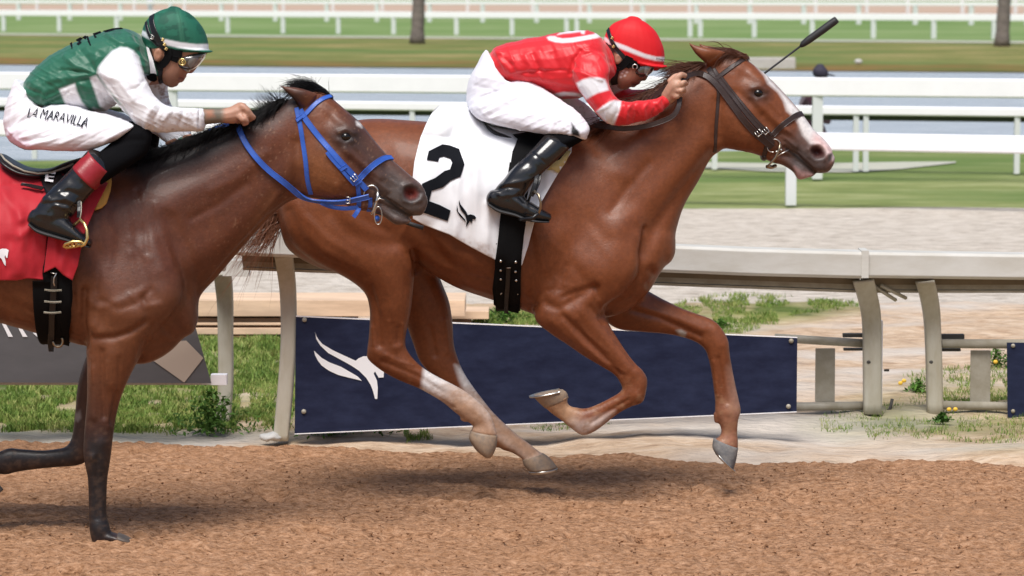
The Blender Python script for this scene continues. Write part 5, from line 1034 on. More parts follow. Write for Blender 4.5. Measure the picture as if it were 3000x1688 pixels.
cl1, cb1 = drape('saddle_cloth', 'cloth', None, bv1, [(-330, 470), (-200, 470), (-60, 478), (0, 478), (60, 505), (140, 512), (190, 500)], [(-340, 835), (-200, 838), (-60, 826), (0, 822), (50, 822), (80, 816), (129, 820)], [(-330, 470), (-350, 600), (-340, 835)], [(190, 500), (150, 620), (137, 700), (129, 820)], Y1, W0=.16, vr=.25, lift=.018, fold=fold1, col=lambda x, y: np.zeros(x.shape+(3,))+np.array(RED), nu=100, nv=90)
tag(cl1, 'red saddle cloth with a small white horse mark, on the bay horse', 'saddle cloth')
fl, cbf = drape('front_flap', 'cloth', cl1, bv1, [(185, 500), (240, 500), (300, 505), (328, 512)], [(128, 800), (162, 783), (185, 806), (212, 822)], [(185, 500), (150, 620), (128, 800)], [(328, 512), (305, 560), (278, 612), (245, 690), (228, 780), (212, 822)], Y1, W0=.05, vr=.05, lift=.045, fold=lambda x, y: .008*NZ[1](x/18., y/60.), col=lambda x, y: np.zeros(x.shape+(3,))+np.array(RED), nu=40, nv=60)
sheet('horse_mark', 'white_ink', cl1, cb1, pl([(-30, 1075), (20, 1058), (60, 1060), (83, 1075), (78, 1100), (72, 1145), (58, 1140), (52, 1120), (44, 1135), (56, 1180), (52, 1220), (36, 1200), (10, 1150), (-30, 1130)], (3.22, 0, 400)), .0045, L=.009)
# ---- pads, saddles, girths
def padsheet(name, m, par, bvh, poly, lift, th, L=.02): return sheet(name, m, par, bvh, poly, lift, L=L, thick=th)
pd = padsheet('saddle_pad', 'yellow_foam', None, [bv1], pl([(1030, 385), (1052, 400), (1055, 440), (1040, 530), (1000, 640), (960, 680), (900, 702), (885, 670), (930, 560), (970, 450)], (3.22, 0, 400)), .008, .02); tag(pd, 'yellow foam pad at the shoulder of the bay horse, under the red cloth', 'saddle pad')
pd = padsheet('saddle_pad', 'cream_foam', None, [bv2, cb2], [(1672, 445), (1655, 480), (1634, 508), (1618, 498), (1600, 500), (1605, 470), (1640, 440)], .006, .006); tag(pd, 'cream foam pad under the saddle of the chestnut horse', 'saddle pad')
sd2 = empty('saddle', W(1520, 400, Y2)); tag(sd2, 'small black racing saddle on the chestnut horse, with a dark stirrup', 'saddle')
def seatloft(name, rows, Y, par, m='black_leather'):
    V, F = loft(rows, Y, p=2.6, m=28); return mesh(name, V, F, m, par)
seatloft('seat', [(1414, 352, 1420, 360, 0, .06), (1425, 362, 1428, 376, 0, .11), (1450, 378, 1452, 396, 0, .135), (1485, 390, 1486, 408, 0, .14), (1520, 397, 1520, 412, 0, .13), (1560, 394, 1560, 412, 0, .11), (1610, 386, 1612, 405, 0, .09), (1650, 380, 1655, 400, 0, .07)], Y2, sd2)
padsheet('saddle_flap', 'neoprene', sd2, [cb2, bv2], [(1500, 402), (1560, 392), (1600, 386), (1660, 395), (1655, 430), (1620, 480), (1580, 520), (1530, 540), (1490, 505), (1500, 450), (1515, 415)], .012, .008)
g2 = [(1490, 480), (1478, 560), (1468, 620), (1460, 680), (1456, 720), (1450, 780), (1446, 840), (1447, 882), (1462, 892), (1480, 894), (1500, 903), (1522, 908), (1526, 860), (1524, 800), (1527, 740), (1530, 690), (1536, 640), (1545, 560), (1556, 500)]
padsheet('girth', 'neoprene', sd2, [cb2, bv2], g2, .016, .008, L=.025)
ringstrap('girth', 'neoprene', sd2, bv2, (1485, 400), (1488, 892), Y2, .10, .006, .022, cut=(100, 355))
def studs(par, L, Yb, r=.0045, m='steel', lift=.03):
    for x, y in L:
        h = hit(Yb, x, y); bb = Body(h[0].y-lift).ball(x, y, 4.2, 4.2, 0, r); mesh('stud', bb.V[0], bb.F, m, par)
studs(sd2, [(1467, 765), (1511, 768), (1467, 792), (1510, 796), (1467, 818), (1512, 822)], [cb2, bv2])
strap('girth_strap', 'black_leather', sd2, [bv2], [(1489, 775), (1489, 815), (1488, 850), (1490, 895)], 13, .004, lift=.032)
buckle(1489, 781, 0, 6, 4, hit([bv2], 1489, 781)[0].y-.042, sd2)
a = hit([bv2], 1492, 862)[0].y-.04; tube3('girth_ring', arc3(1492, 866, 26, 10, 170, a, ry=14), .0022, 'steel', sd2, 6)
YS2 = Y2-.37
strap('stirrup_leather', 'black_leather', sd2, None, [(1575, 500, -.32), (1570, 530, -.36), (1562, 556, -.37), (1556, 575, -.37)], 13, .005, Y0=Y2)
strap('stirrup_leather', 'black_leather', sd2, None, [(1583, 500, -.31), (1580, 530, -.34), (1568, 560, -.355), (1558, 575, -.36)], 8, .004, Y0=Y2)
tube3('stirrup', [W(*p, YS2+d) for p, d in [((1548, 590), .04), ((1555, 570), .02), ((1566, 560), -.02), ((1578, 572), -.055), ((1584, 592), -.06), ((1583, 612), -.055), ((1578, 625), -.05), ((1570, 634), -.04)]], .005, 'bronze', sd2, 8)
tube3('stirrup', [W(*p, YS2+d) for p, d in [((1578, 625), -.05), ((1560, 640), -.05), ((1530, 644), -.03), ((1520, 642), .04)]], .008, 'black_leather', sd2, 8)
sd1 = empty('saddle', W(120, 500, Y1)); tag(sd1, 'glossy black racing saddle on the bay horse, with a brass stirrup', 'saddle')
seatloft('seat', [(0, 450, 4, 464, 0, .05), (10, 455, 14, 484, 0, .11), (35, 472, 38, 500, 0, .135), (70, 490, 72, 513, 0, .145), (110, 496, 110, 521, 0, .14), (150, 492, 150, 520, 0, .12), (190, 476, 192, 510, 0, .1), (235, 462, 238, 500, 0, .085)], Y1, sd1)
tube3('piping', [W(x, y, Y1+d) for x, y, d in [(2, 452, -.05), (14, 468, -.10), (38, 486, -.128), (72, 502, -.14), (110, 509, -.136), (150, 506, -.118), (190, 492, -.1), (215, 480, -.09)]], .004, 'galv', sd1, 8)
padsheet('saddle_flap', 'black_leather', sd1, [cb1, bv1], [(130, 515), (190, 495), (245, 480), (262, 500), (240, 560), (190, 600), (145, 590), (128, 560), (122, 535)], .014, .008)
strap('girth_point', 'black_leather', sd1, [cb1, bv1], [(62, 553), (90, 556), (125, 563)], 14, .005, lift=.016)
E_ = pl([(450, 390), (543, 392), (541, 412), (475, 410), (472, 428), (530, 430), (527, 447), (468, 447), (465, 465), (523, 467), (520, 485), (430, 482)], (3.22, 0, 400))
sheet('letter', 'white_ink', sd1, [cb1, bv1], E_, .027, L=.01)
padsheet('girth', 'neoprene', sd1, [cb1, bv1], [(150, 600), (140, 690), (131, 780), (127, 860), (127, 978), (170, 992), (206, 1002), (208, 880), (209, 780), (205, 690), (215, 600)], .016, .008, L=.025)
ringstrap('girth', 'neoprene', sd1, bv1, (168, 515), (165, 985), Y1, .095, .006, .022, cut=(100, 355))
strap('girth_strap', 'black_leather', sd1, [bv1], [(160, 805), (158, 860), (156, 920), (155, 985), (157, 1008)], 18, .005, lift=.03)
for y in (841, 871, 899): strap('girth_loop', 'galv', sd1, [bv1], [(133, y), (157, y+3), (182, y+2)], 4, .006, lift=.034, sm=1)
a = hit([bv1], 158, 800)[0].y-.035
tube3('girth_hook', [W(148, 798, a), W(158, 802, a), W(166, 800, a), W(158, 815, a), (W(157, 828, a)), W(160, 838, a)], .0025, 'steel', sd1, 6)
tube3('girth_ring', arc3(170, 1000, 14, 180, 400, hit([bv1], 165, 980)[0].y-.03, ry=16), .005, 'bronze', sd1, 8)
YS1 = Y1-.38
strap('stirrup_leather', 'black_leather', sd1, None, [(232, 590, -.34), (232, 615, -.37), (231, 638, -.375)], 12, .005, Y0=Y1); strap('stirrup_leather', 'galv', sd1, None, [(238, 592, -.35), (238, 620, -.375), (234, 642, -.38)], 3, .003, Y0=Y1)
tube3('stirrup', [W(*p, YS1+d) for p, d in [((217, 660), .04), ((226, 653), .01), ((236, 644), -.01), ((247, 655), -.03), ((255, 675), -.045), ((256, 698), -.05), ((248, 716), -.05), ((236, 722), -.05)]], [.006]*8, 'gold', sd1, 10)
V, F = box((-.5, -.5, -.5), (.5, .5, .5)); a = W(188, 712, YS1-.02); b2 = W(240, 722, YS1-.05)
tube3('stirrup_tread', [W(*p, YS1+d) for p, d in [((248, 716), -.05), ((238, 709), -.052), ((215, 708), -.052), ((192, 715), -.05), ((187, 722), -.045), ((195, 726), -.03), ((222, 722), -.03), ((240, 718), -.04)]], .0055, 'gold', sd1, 8, closed=True)
for x in (202, 213, 224): tube3('stirrup_tread', [W(x, 710, YS1-.052), W(x-3, 722, YS1-.032)], .004, 'gold', sd1, 6)
# ================================================================ JOCKEYS
def ridge(x, y, k=0):
    a = 1-np.abs(NZ[k](x, y)); b = 1-np.abs(NZ[(k+1) % 6](x*1.7+3, y*1.9)); return a**5+.5*b**5-.4
def shrink(rows, k): 
    out = []
    for r in rows: cx, cy = (r[0]+r[2])/2, (r[1]+r[3])/2; out.append((cx+(r[0]-cx)*k, cy+(r[1]-cy)*k, cx+(r[2]-cx)*k, cy+(r[3]-cy)*k, r[4], r[5]*k))
    return out
def far(rows, dx=0, dy_=0, sgn=-1): return [(r[0]+dx, r[1]+dy_, r[2]+dx, r[3]+dy_, -r[4], r[5]) for r in rows]
def fingers(Bd, L):
    for ch_ in L: Bd.tube([(x, y, r, d, r*Bd.Y0/FPX) for x, y, r, d in ch_], n=4, m=12)
# ---------------------------------------------------------------- rider in green
r1 = empty('person', W(250, 400, Y1)); tag(r1, 'jockey in green and white silks and green cap, crouched over the bay horse', 'person')
torso1 = [(70, 250, 150, 318, 0, .13), (90, 214, 190, 322, 0, .145), (132, 173, 250, 325, 0, .155), (188, 139, 310, 325, 0, .165), (248, 112, 350, 300, 0, .175), (311, 90, 390, 285, 0, .185), (366, 84, 428, 255, 0, .175), (402, 98, 452, 238, 0, .13), (420, 122, 466, 232, 0, .085)]
arm1 = [(322, 150, 400, 150, -.12, .07), (287, 205, 417, 205, -.165, .078), (308, 255, 434, 250, -.185, .074), (345, 305, 455, 283, -.195, .068), (375, 340, 477, 302, -.2, .062), (402, 370, 500, 312, -.2, .058), (440, 386, 527, 316, -.19, .054), (490, 388, 552, 318, -.175, .05), (540, 387, 572, 318, -.155, .048), (586, 386, 592, 318, -.135, .046)]
farm1 = [(330, 150, 410, 150, .12, .07), (370, 190, 478, 230, .16, .072), (400, 250, 492, 262, .18, .065), (420, 310, 500, 305, .18, .06), (430, 370, 530, 340, .17, .055), (462, 400, 545, 365, .14, .05), (500, 430, 560, 385, .1, .045)]
nforearm1 = [(560, 375, 562, 325, -.145, .036), (600, 366, 598, 320, -.13, .033), (640, 361, 638, 319, -.115, .029), (655, 361, 655, 319, -.11, .029)]
palm1 = [(648, 360, 648, 319, -.11, .029), (668, 362, 674, 313, -.105, .036), (692, 361, 700, 300, -.1, .042), (708, 345, 714, 302, -.098, .04)]
head1 = [(600, 125, 505, 30, 0, .06), (608, 145, 470, 50, 0, .076), (602, 166, 444, 82, 0, .08), (586, 184, 430, 112, 0, .079), (568, 199, 430, 140, 0, .074), (553, 213, 437, 165, 0, .067), (537, 227, 446, 190, 0, .06), (525, 240, 456, 212, 0, .05), (512, 251, 470, 230, 0, .036)]
neck1 = [(445, 140, 492, 225, 0, .058), (415, 150, 470, 245, 0, .06), (370, 150, 440, 250, 0, .065)]
B = Body(Y1, .0042); B.add(head1).add(neck1)
B.add([(592, 176, 560, 176, 0, .014), (582, 192, 560, 190, 0, .014), (571, 206, 554, 204, 0, .016), (565, 213, 550, 211, 0, .018)], m=14); B.ball(538, 225, 10, 6, 0, .024, -.6); B.ball(532, 235, 10, 6, 0, .022, -.6); B.ball(512, 245, 11, 9, 0, .026)
B.ball(463, 160, 13, 21, -.075, .012, .2); B.ball(463, 160, 13, 21, .075, .012, .2)
B.add(shrink(torso1, .78)); B.add(shrink(arm1, .72)); B.add(shrink(farm1, .72)); B.add(nforearm1); B.add(palm1)
B.add([(485, 425, 530, 390, .1, .03), (520, 430, 560, 395, .08, .034), (550, 432, 575, 405, .06, .034)])
fingers(B, [[(704, 310, 12, -.125), (722, 322, 11, -.13), (734, 338, 10, -.125), (745, 347, 8, -.115)], [(706, 318, 12, -.105), (722, 332, 10, -.11), (730, 345, 9, -.1), (738, 352, 7, -.09)],
            [(700, 338, 12, -.13), (714, 350, 11, -.14), (722, 360, 9, -.13), (712, 364, 8, -.115)], [(704, 330, 11, -.08), (720, 340, 10, -.075), (724, 354, 9, -.08), (716, 362, 8, -.09)],
            [(676, 345, 13, -.07), (695, 352, 11, -.06), (712, 356, 9, -.065)]])
fingers(B, [[(555, 405, 9, .05), (575, 412, 8, .05), (570, 425, 8, .05)], [(552, 415, 9, .065), (570, 423, 8, .065), (562, 433, 8, .065)], [(545, 425, 9, .08), (560, 433, 8, .08), (550, 440, 7, .08)], [(540, 430, 9, .09), (550, 440, 8, .09), (540, 445, 7, .09)], [(540, 405, 9, .04), (560, 400, 8, .03)]])
thigh1 = [(22, 400, 210, 300, -.07, .12), (60, 432, 270, 326, -.12, .115), (125, 440, 315, 334, -.165, .102), (200, 443, 350, 346, -.19, .092), (262, 440, 375, 356, -.2, .082), (312, 424, 390, 363, -.21, .072)]
shin1 = [(345, 372, 442, 380, -.2, .05), (352, 388, 445, 405, -.205, .058), (328, 415, 432, 448, -.215, .064), (298, 440, 395, 478, -.235, .064), (268, 462, 345, 510, -.255, .06), (235, 490, 300, 540, -.275, .058)]
pelvis1 = [(48, 232, 130, 300, 0, .112), (40, 246, 150, 330, 0, .12), (26, 285, 190, 325, 0, .145), (14, 330, 235, 322, 0, .165), (14, 375, 240, 345, 0, .165), (30, 412, 220, 395, 0, .15), (60, 432, 190, 425, 0, .12)]
B.add(shrink(pelvis1, .8), cap=.1); B.add(shrink(thigh1, .8)); B.add(shrink(far(thigh1, 12, -12), .8)); B.add(shrink(shin1, .8)); B.add(shrink(far(shin1, 22, 6), .8))
boot1 = [(256, 442, 328, 512, -.262, .064), (213, 490, 280, 556, -.285, .063), (172, 532, 248, 592, -.3, .057), (132, 572, 230, 615, -.31, .052), (104, 610, 208, 640, -.315, .047), (88, 640, 180, 668, -.315, .044)]
foot1 = [(104, 612, 86, 656, -.315, .036), (135, 605, 112, 678, -.315, .042), (180, 625, 160, 693, -.32, .042), (215, 655, 205, 704, -.325, .042), (245, 685, 242, 715, -.33, .042), (266, 700, 264, 722, -.33, .034)]
B.add(shrink(boot1, .7)); B.add(shrink(foot1, .7)); B.add(shrink(far(boot1, 20, 5), .7)); B.add(shrink(far(foot1, 20, 5), .7))
B.solve(3)
B.strokes([([(560, 178), (545, 186)], 9, -4), ([(540, 214), (556, 216)], 3, -2.5), ([(522, 225), (536, 231)], 2.2, -3), ([(528, 242), (516, 240)], 4, -1.5), ([(500, 215), (520, 205)], 14, 3), ([(553, 209)], 4, 2), ([(549, 212)], 2, -3), ([(463, 160)], 6, -4, 'n', (-9, -.07)), ([(470, 225), (500, 246)], 6, 1.5), ([(548, 205), (530, 218)], 3, -1.2),
    ([(660, 335), (700, 325)], 3, 1.3, 'n', (-.2, 0)), ([(660, 345), (698, 340)], 3, 1.0, 'n', (-.2, 0)), ([(716, 312), (728, 326)], 3, 2, 'n', (-.3, 0)), ([(712, 326), (716, 342)], 2.5, -2.5, 'n', (-.3, 0))])
sk1 = (.36, .17, .105); B.paintinit(sk1)
B.paint([(590, 315), (658, 315), (658, 370), (590, 370)], (.12, .13, .105), 5, a=.8); B.paint([(600, 322), (622, 322), (628, 342), (606, 348)], sk1, 7)
B.paint([(526, 220), (545, 222), (536, 240), (522, 238)], (.33, .12, .09), 3, a=.7); B.paint([(505, 235), (530, 238), (515, 256), (495, 250)], (.26, .12, .08), 8, a=.4); B.pline([(524, 229), (537, 231)], 1.6, (.12, .04, .03), 2)
B.paint([(400, 60), (520, 60), (480, 150), (440, 195), (425, 190)], (.02, .015, .012), 8); B.paint([(655, 290), (760, 290), (760, 375), (655, 375)], (.46, .25, .175), 10, a=.9)
B.paint([(445, 135), (480, 135), (482, 185), (455, 190), (448, 165)], (.36, .17, .105), 3)
bodyr1 = B.done('body', 'skin', r1); BJ1 = B
# silks
green = (.013, .118, .068); wht = (.8, .8, .84)
B = Body(Y1, .004); B.amp = 1.2; B.add(torso1).add(arm1).add(farm1); B.solve(3)
B.strokes([([(95, 245), (130, 262), (125, 300)], 5, 3), ([(70, 245), (105, 235)], 4, 3), ([(80, 262), (120, 275)], 4, -3),
 ([(270, 212), (225, 195), (190, 165)], 6, 6), ([(272, 220), (215, 225), (150, 235)], 7, 6), ([(262, 228), (200, 250), (140, 280)], 6, -6), ([(275, 205), (255, 170), (235, 150)], 6, -5), ([(268, 216), (230, 212), (180, 205)], 4, -5), ([(280, 200), (280, 160)], 6, 4),
 ([(310, 100), (350, 125), (400, 140)], 5, 6), ([(300, 108), (340, 135)], 5, -5), ([(380, 110), (410, 150), (425, 210)], 6, 5), ([(395, 105), (420, 160)], 4, -5), ([(130, 290), (180, 258), (230, 240)], 10, 5), ([(140, 300), (200, 270)], 4, -5),
 ([(190, 270), (215, 310)], 5, 4), ([(240, 250), (270, 310)], 6, 4), ([(280, 240), (320, 320)], 6, -4), ([(310, 260), (350, 310)], 5, 4),
 ([(340, 160), (400, 200), (415, 240)], 14, 4, 'n', (-9, -.05)), ([(300, 215), (350, 240), (390, 290)], 6, 6, 'n', (-9, -.08)), ([(310, 235), (340, 280), (380, 330)], 5, -5, 'n', (-9, -.08)), ([(420, 240), (400, 260), (380, 265)], 5, -4, 'n', (-9, -.05)),
 ([(450, 310), (430, 340), (425, 375)], 6, 5, 'n', (-9, -.05)), ([(470, 320), (450, 350), (450, 380)], 5, -5, 'n', (-9, -.05)), ([(500, 325), (480, 350)], 5, 4, 'n', (-9, -.05)), ([(520, 330), (560, 350), (580, 375)], 5, 3.5, 'n', (-9, -.05)), ([(540, 325), (520, 380)], 5, -3.5, 'n', (-9, -.05)), ([(575, 325), (572, 380)], 4, 3, 'n', (-9, -.05)), ([(585, 322), (582, 384)], 2.5, -3, 'n', (-9, -.05))])
B.P += B.N*(.0007*fbm((B.x+B.y*.6)/42, (B.y-B.x*.3)/26, 4, 2)+.0032*ridge((B.x+B.y*.5)/120, (B.y-B.x*.5)/26, 2))[:, None]; B.sync()
B.paintinit(green)
T1 = (3.22, 0, 0)
B.paint(pl([(560, 842), (705, 788), (725, 860), (770, 960), (830, 1030), (640, 1040), (600, 940)], T1), wht, 4)
B.paint(pl([(850, 735), (905, 712), (1000, 830), (1120, 940), (1230, 1140), (1180, 1150), (1020, 1062), (940, 1000), (900, 880)], T1), wht, 4)
B.paint(pl([(1040, 860), (1080, 880), (1145, 985), (1130, 990), (1080, 940)], T1), green, 4); B.paint(pl([(880, 1020), (1010, 1060), (1230, 1160), (1240, 1240), (900, 1200)], T1), (.5, .5, .55), 6)
slv = pl([(1130, 448), (1200, 450), (1260, 480), (1310, 540), (1330, 620), (1360, 700), (1900, 900), (2000, 1300), (1380, 1260), (1280, 1190), (1150, 990), (1010, 830), (915, 690), (925, 640), (960, 590), (1010, 530), (1060, 480)], T1)
B.paint(slv, wht, 4, -9, -.075); B.paint([(395, 160), (640, 200), (640, 480), (380, 480)], wht, 6, .06, 9)
B.paint(pl([(1350, 760), (1480, 760), (1700, 1000), (1400, 900)], T1), wht, 4, -.08, .2)
for i in range(90):
    a_ = RN.uniform(0, 1); x_ = 455+50*a_+RN.uniform(-12, 12); y_ = 240+80*a_+RN.uniform(-14, 14); B.pline([(x_, y_), (x_+2, y_)], 1.6, (.35, .22, .17), 2, .8, .08, 9)
for i in range(120):
    x_ = RN.uniform(430, 588); y_ = RN.uniform(325, 384); B.pline([(x_, y_), (x_+2, y_)], 1.1, (.45, .33, .3), 2, .55, -9, -.05)
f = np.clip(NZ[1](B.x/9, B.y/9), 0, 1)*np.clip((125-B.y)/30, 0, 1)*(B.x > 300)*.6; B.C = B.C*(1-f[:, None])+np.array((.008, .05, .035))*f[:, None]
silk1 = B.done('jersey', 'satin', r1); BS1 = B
for name, q in [('letter', [(222, 118), (236, 110), (244, 114), (236, 121), (240, 126), (230, 134), (224, 130), (232, 124), (226, 122)]), ('letter', [(240, 112), (250, 105), (258, 108), (250, 117), (246, 114)]), ('letter', [(258, 106), (262, 118), (267, 133), (264, 135), (257, 122), (254, 108)]), ('letter', [(205, 128), (212, 124), (213, 143), (210, 144)]), ('letter', [(272, 99), (294, 92), (298, 97), (280, 104), (284, 110), (278, 112)]), ('letter', [(300, 92), (330, 84), (356, 82), (362, 86), (335, 89), (310, 96)])]:
    sheet(name, 'black_ink', silk1, BS1.bvh, q, .0015, L=.008)
sheet('collar', 'white_ink', silk1, [BS1.bvh, BJ1.bvh], pl([(1365, 430), (1385, 440), (1430, 560), (1470, 690), (1465, 720), (1405, 690), (1390, 560)], T1), .006, L=.01); sheet('collar', 'black_cloth', silk1, [BS1.bvh, BJ1.bvh], pl([(1410, 690), (1460, 695), (1480, 745), (1440, 760), (1370, 755), (1360, 720)], T1), .008, L=.01)
cr = Body(Y1).ball(565, 352, 1, 1, 0, .001)
# breeches
B = Body(Y1, .004); B.add(pelvis1, cap=.15).add(thigh1).add(far(thigh1, 12, -12)); B.solve(3)
B.strokes([([(32, 385), (60, 350), (100, 322)], 4, 5), ([(45, 392), (90, 365), (140, 350)], 4, 5), ([(60, 405), (130, 385), (200, 352)], 4, 6), ([(68, 415), (150, 400), (220, 370)], 4, -5), ([(90, 425), (170, 405), (240, 372)], 4, 5), ([(38, 395), (75, 375), (120, 355)], 3, -4),
 ([(180, 420), (240, 395), (270, 372)], 5, 4), ([(220, 430), (270, 405), (300, 385)], 5, -3), ([(20, 340), (40, 310), (90, 280)], 6, -3), ([(60, 260), (110, 290), (150, 305)], 7, 4), ([(330, 375), (290, 370), (250, 360)], 5, 3), ([(300, 420), (340, 390), (370, 372)], 4, 4), ([(24, 380), (50, 410), (80, 428)], 3, 4)])
B.P += B.N*(.0024*ridge((B.x-B.y*.5)/130, (B.y+B.x*.5)/24, 4))[:, None]; B.sync()
B.paintinit((.8, .79, .84)); B.paint([(14, 380), (40, 385), (90, 420), (110, 445), (30, 445)], (.72, .55, .66), 18, a=.8); B.paint([(300, 435), (320, 405), (340, 400), (330, 430)], (.5, .45, .5), 6)  # lilac and grey on the underside put shade into the cloth colour
br_1 = B.done('breeches', 'cloth', r1); BB1 = B
M['white_cloth'] = mat('white_waistband', (.8, .79, .84), .65, bump=.001, bscale=90)
M_ = None
def text_on(name, s, m, par, bvh, origin, ux, uy, size, lift=.002, shear=0., wx=1.):
    c = bpy.data.curves.new('t', 'FONT'); c.body = s; c.size = 1; c.shear = shear; c.resolution_u = 3
    o = bpy.data.objects.new('t', c); COL.objects.link(o); dg = bpy.context.evaluated_depsgraph_get(); me = bpy.data.meshes.new_from_object(o.evaluated_get(dg)); bpy.data.objects.remove(o)
    bm = bmesh.new(); bm.from_mesh(me); bmesh.ops.triangulate(bm, faces=bm.faces)
    bmesh.ops.subdivide_edges(bm, edges=bm.edges[:], cuts=3, use_grid_fill=True)
    wdt = max(v.co.x for v in bm.verts); last = None
    for v in bm.verts:
        t = v.co.x/wdt; x = origin[0]+ux[0]*t+uy[0]*v.co.y/.7+ (uy[2]*t*t if len(uy) > 2 else 0)*0; y = origin[1]+ux[1]*t+uy[1]*v.co.y/.7 - 4*4*t*(1-t)*(uy[2] if len(uy) > 2 else 0)
        h = hit(bvh, x, y)
        if h: last = h; v.co = h[0]+h[1]*lift
        else: v.co = W(x, y, last[0].y if last else 12)
    bm.to_mesh(me); bm.free(); me.name = name; return link(name, me, par, m)
text_on('letters', 'LA MARAVILLA', 'black_ink', br_1, BB1.bvh, (77, 343), (178, 33), (8, -27, .6), 1, lift=.006, shear=.12)
# black leggings, boots
for rw in (shin1, far(shin1, 22, 6)):
    B = Body(Y1, .005); B.add(rw); B.solve(3); B.strokes([([(330, 400), (370, 395), (410, 390)], 5, 3), ([(340, 420), (380, 412), (420, 410)], 5, -3)]); B.paintinit(); B.done('legging', 'black_cloth', r1)
def boots(rows_b, rows_f, Y, par, cuffm, cuffrows, strokes, dxy):
    for s_ in (0, 1):
        rb = rows_b if not s_ else far(rows_b, *dxy); rf = rows_f if not s_ else far(rows_f, *dxy)
        B = Body(Y, .0045); B.add(rb).add(rf); B.solve(2)
        if not s_:
            B.strokes(strokes)
        B.paintinit(); o = B.done('boot', 'leather', par)
        so_ = [(r[0]*.14+r[2]*.86, r[1]*.14+r[3]*.86+2, r[2], r[3]+4, r[4], r[5]+.004) for r in rf]; V, F = loft(so_, Y, n=4, p=3); mesh('sole', V, F, 'rubber', o)
        if cuffrows:
            cr_ = cuffrows if not s_ else far(cuffrows, *dxy); V, F = loft(cr_, Y, n=4, p=2.3, cap=.02); mesh('cuff', V, F, cuffm, o)
boots(boot1, foot1, Y1, r1, 'leather_red', [(259, 441, 328, 510, -.262, .067), (236, 465, 304, 533, -.274, .0675), (213, 489, 281, 557, -.286, .067)],
 [([(130, 582), (170, 565), (215, 590)], 6, 5), ([(150, 575), (200, 560), (240, 575)], 5, -4), ([(160, 600), (200, 612), (225, 640)], 5, 4), ([(120, 600), (165, 592), (190, 600)], 4, -4), ([(140, 625), (138, 665)], 3, -2), ([(150, 590), (190, 585), (235, 605)], 4, 4), ([(190, 620), (230, 660)], 4, -3), ([(110, 625), (150, 635)], 6, 3), ([(215, 530), (260, 545)], 10, -3)], (20, 5))
# helmet
M['helmet_green'] = mat('green_cap_cloth', attr=True, rough=.6, bump=.0005, bscale=300, spec=.3)
def helmet(rows, brim, Y, par, base, bandpoly, bandcol, patches=None):
    B = Body(Y, .004); B.add(rows, p=2.15, cap=.4); B.add(brim, p=2.4, cap=.3); B.solve(2); B.paintinit(base)
    if patches: patches(B)
    B.paint(bandpoly, bandcol, 2.5); o = B.done('helmet', 'helmet_green', par); return o, B
def patch1(B):
    f = np.clip((fbm(B.x/28, B.y/16, 5, 1)-.02)*3, 0, 1)*np.clip((150-B.y)/20, 0, 1)*np.exp(-((B.x-525)/90)**2); B.C = B.C*(1-.75*f[:, None])+np.array((.008, .062, .04))*.75*f[:, None]
    B.pline([(520, 25), (527, 60), (534, 120)], 5, (.06, .24, .15), 4, .5)
    B.pline([(520, 25), (528, 60), (535, 125)], 1, (.006, .05, .03), 2, .7)
he1, BH1 = helmet([(422, 136, 612, 150, 0, .086), (415, 106, 611, 132, 0, .092), (418, 84, 606, 108, 0, .092), (428, 62, 597, 86, 0, .088), (446, 44, 580, 62, 0, .078), (472, 30, 556, 40, 0, .06), (494, 24, 532, 28, 0, .04)],
    [(520, 134, 522, 150, 0, .09), (560, 140, 562, 152, 0, .088), (592, 144, 594, 154, 0, .078), (610, 147, 612, 155, 0, .06), (622, 149, 621, 153, 0, .035)], Y1, r1, (.017, .125, .078),
    pl([(1340, 285), (1400, 318), (1480, 352), (1560, 372), (1700, 400), (1850, 418), (1975, 415), (1975, 470), (1850, 472), (1700, 455), (1560, 425), (1480, 408), (1400, 370), (1325, 330)], T1), wht, patch1)
def hs(n, m, B_, pts, wd, th=.003, par=None, **k): return strap(n, m, par, [b.bvh for b in B_], pts, wd, th, lift=.003, **k)
hs('strap', 'black_leather', [BH1, BJ1], pl([(1440, 150), (1430, 200), (1450, 280), (1490, 370), (1540, 440), (1570, 470)], T1), 19, par=he1); hs('strap', 'black_leather', [BH1, BJ1], pl([(1385, 210), (1400, 300), (1440, 370), (1500, 430)], T1), 11, par=he1)
for x, y in pl([(1535, 375), (1550, 420), (1565, 460)], T1): buckle(x, y, 30, 4, 3, hit(BH1.bvh, x, y)[0].y-.012 if hit(BH1.bvh, x, y) else Y1-.09, he1, 'gold')
buckle(*pl([(1432, 352)], T1)[0], 20, 5, 5, hit(BH1.bvh, 445, 109)[0].y-.01, he1)
hs('harness', 'neoprene', [BJ1], pl([(1385, 430), (1400, 490), (1420, 560), (1460, 620), (1510, 625), (1560, 590), (1590, 530), (1600, 480), (1590, 460)], T1), 22, .006, par=he1); hs('harness', 'neoprene', [BJ1], pl([(1560, 470), (1640, 490), (1720, 500)], T1), 30, .004, par=he1)
hs('chin_strap', 'black_leather', [BJ1], pl([(1525, 620), (1515, 690), (1500, 740), (1520, 775)], T1), 13, .004, par=he1)
def goggles(Y, par, rows, ringc, B_, stp, gold=True, frame=None):
    V, F = loft(rows, Y, n=4, p=2.6, cap=.4); o = mesh('goggles', V, F, 'goggle', par)
    bv = BVHTree.FromPolygons([tuple(v) for v in V], F)
    sheet('clear_visor', 'clear', o, bv, frame, .002, L=.01)
    if gold:
        h = hit(bv, *ringc); yy = h[0].y-.004; tube3('valve', arc3(ringc[0], ringc[1], 9, 0, 345, yy, 24), .0032, 'gold', o, 8, closed=True); tube3('valve', arc3(ringc[0], ringc[1], 3.5, 0, 330, yy, 12), .002, 'gold', o, 6, closed=True)
    strap('goggle_strap', 'neoprene', o, [b.bvh for b in B_], stp, 16, .004, lift=.003); return o
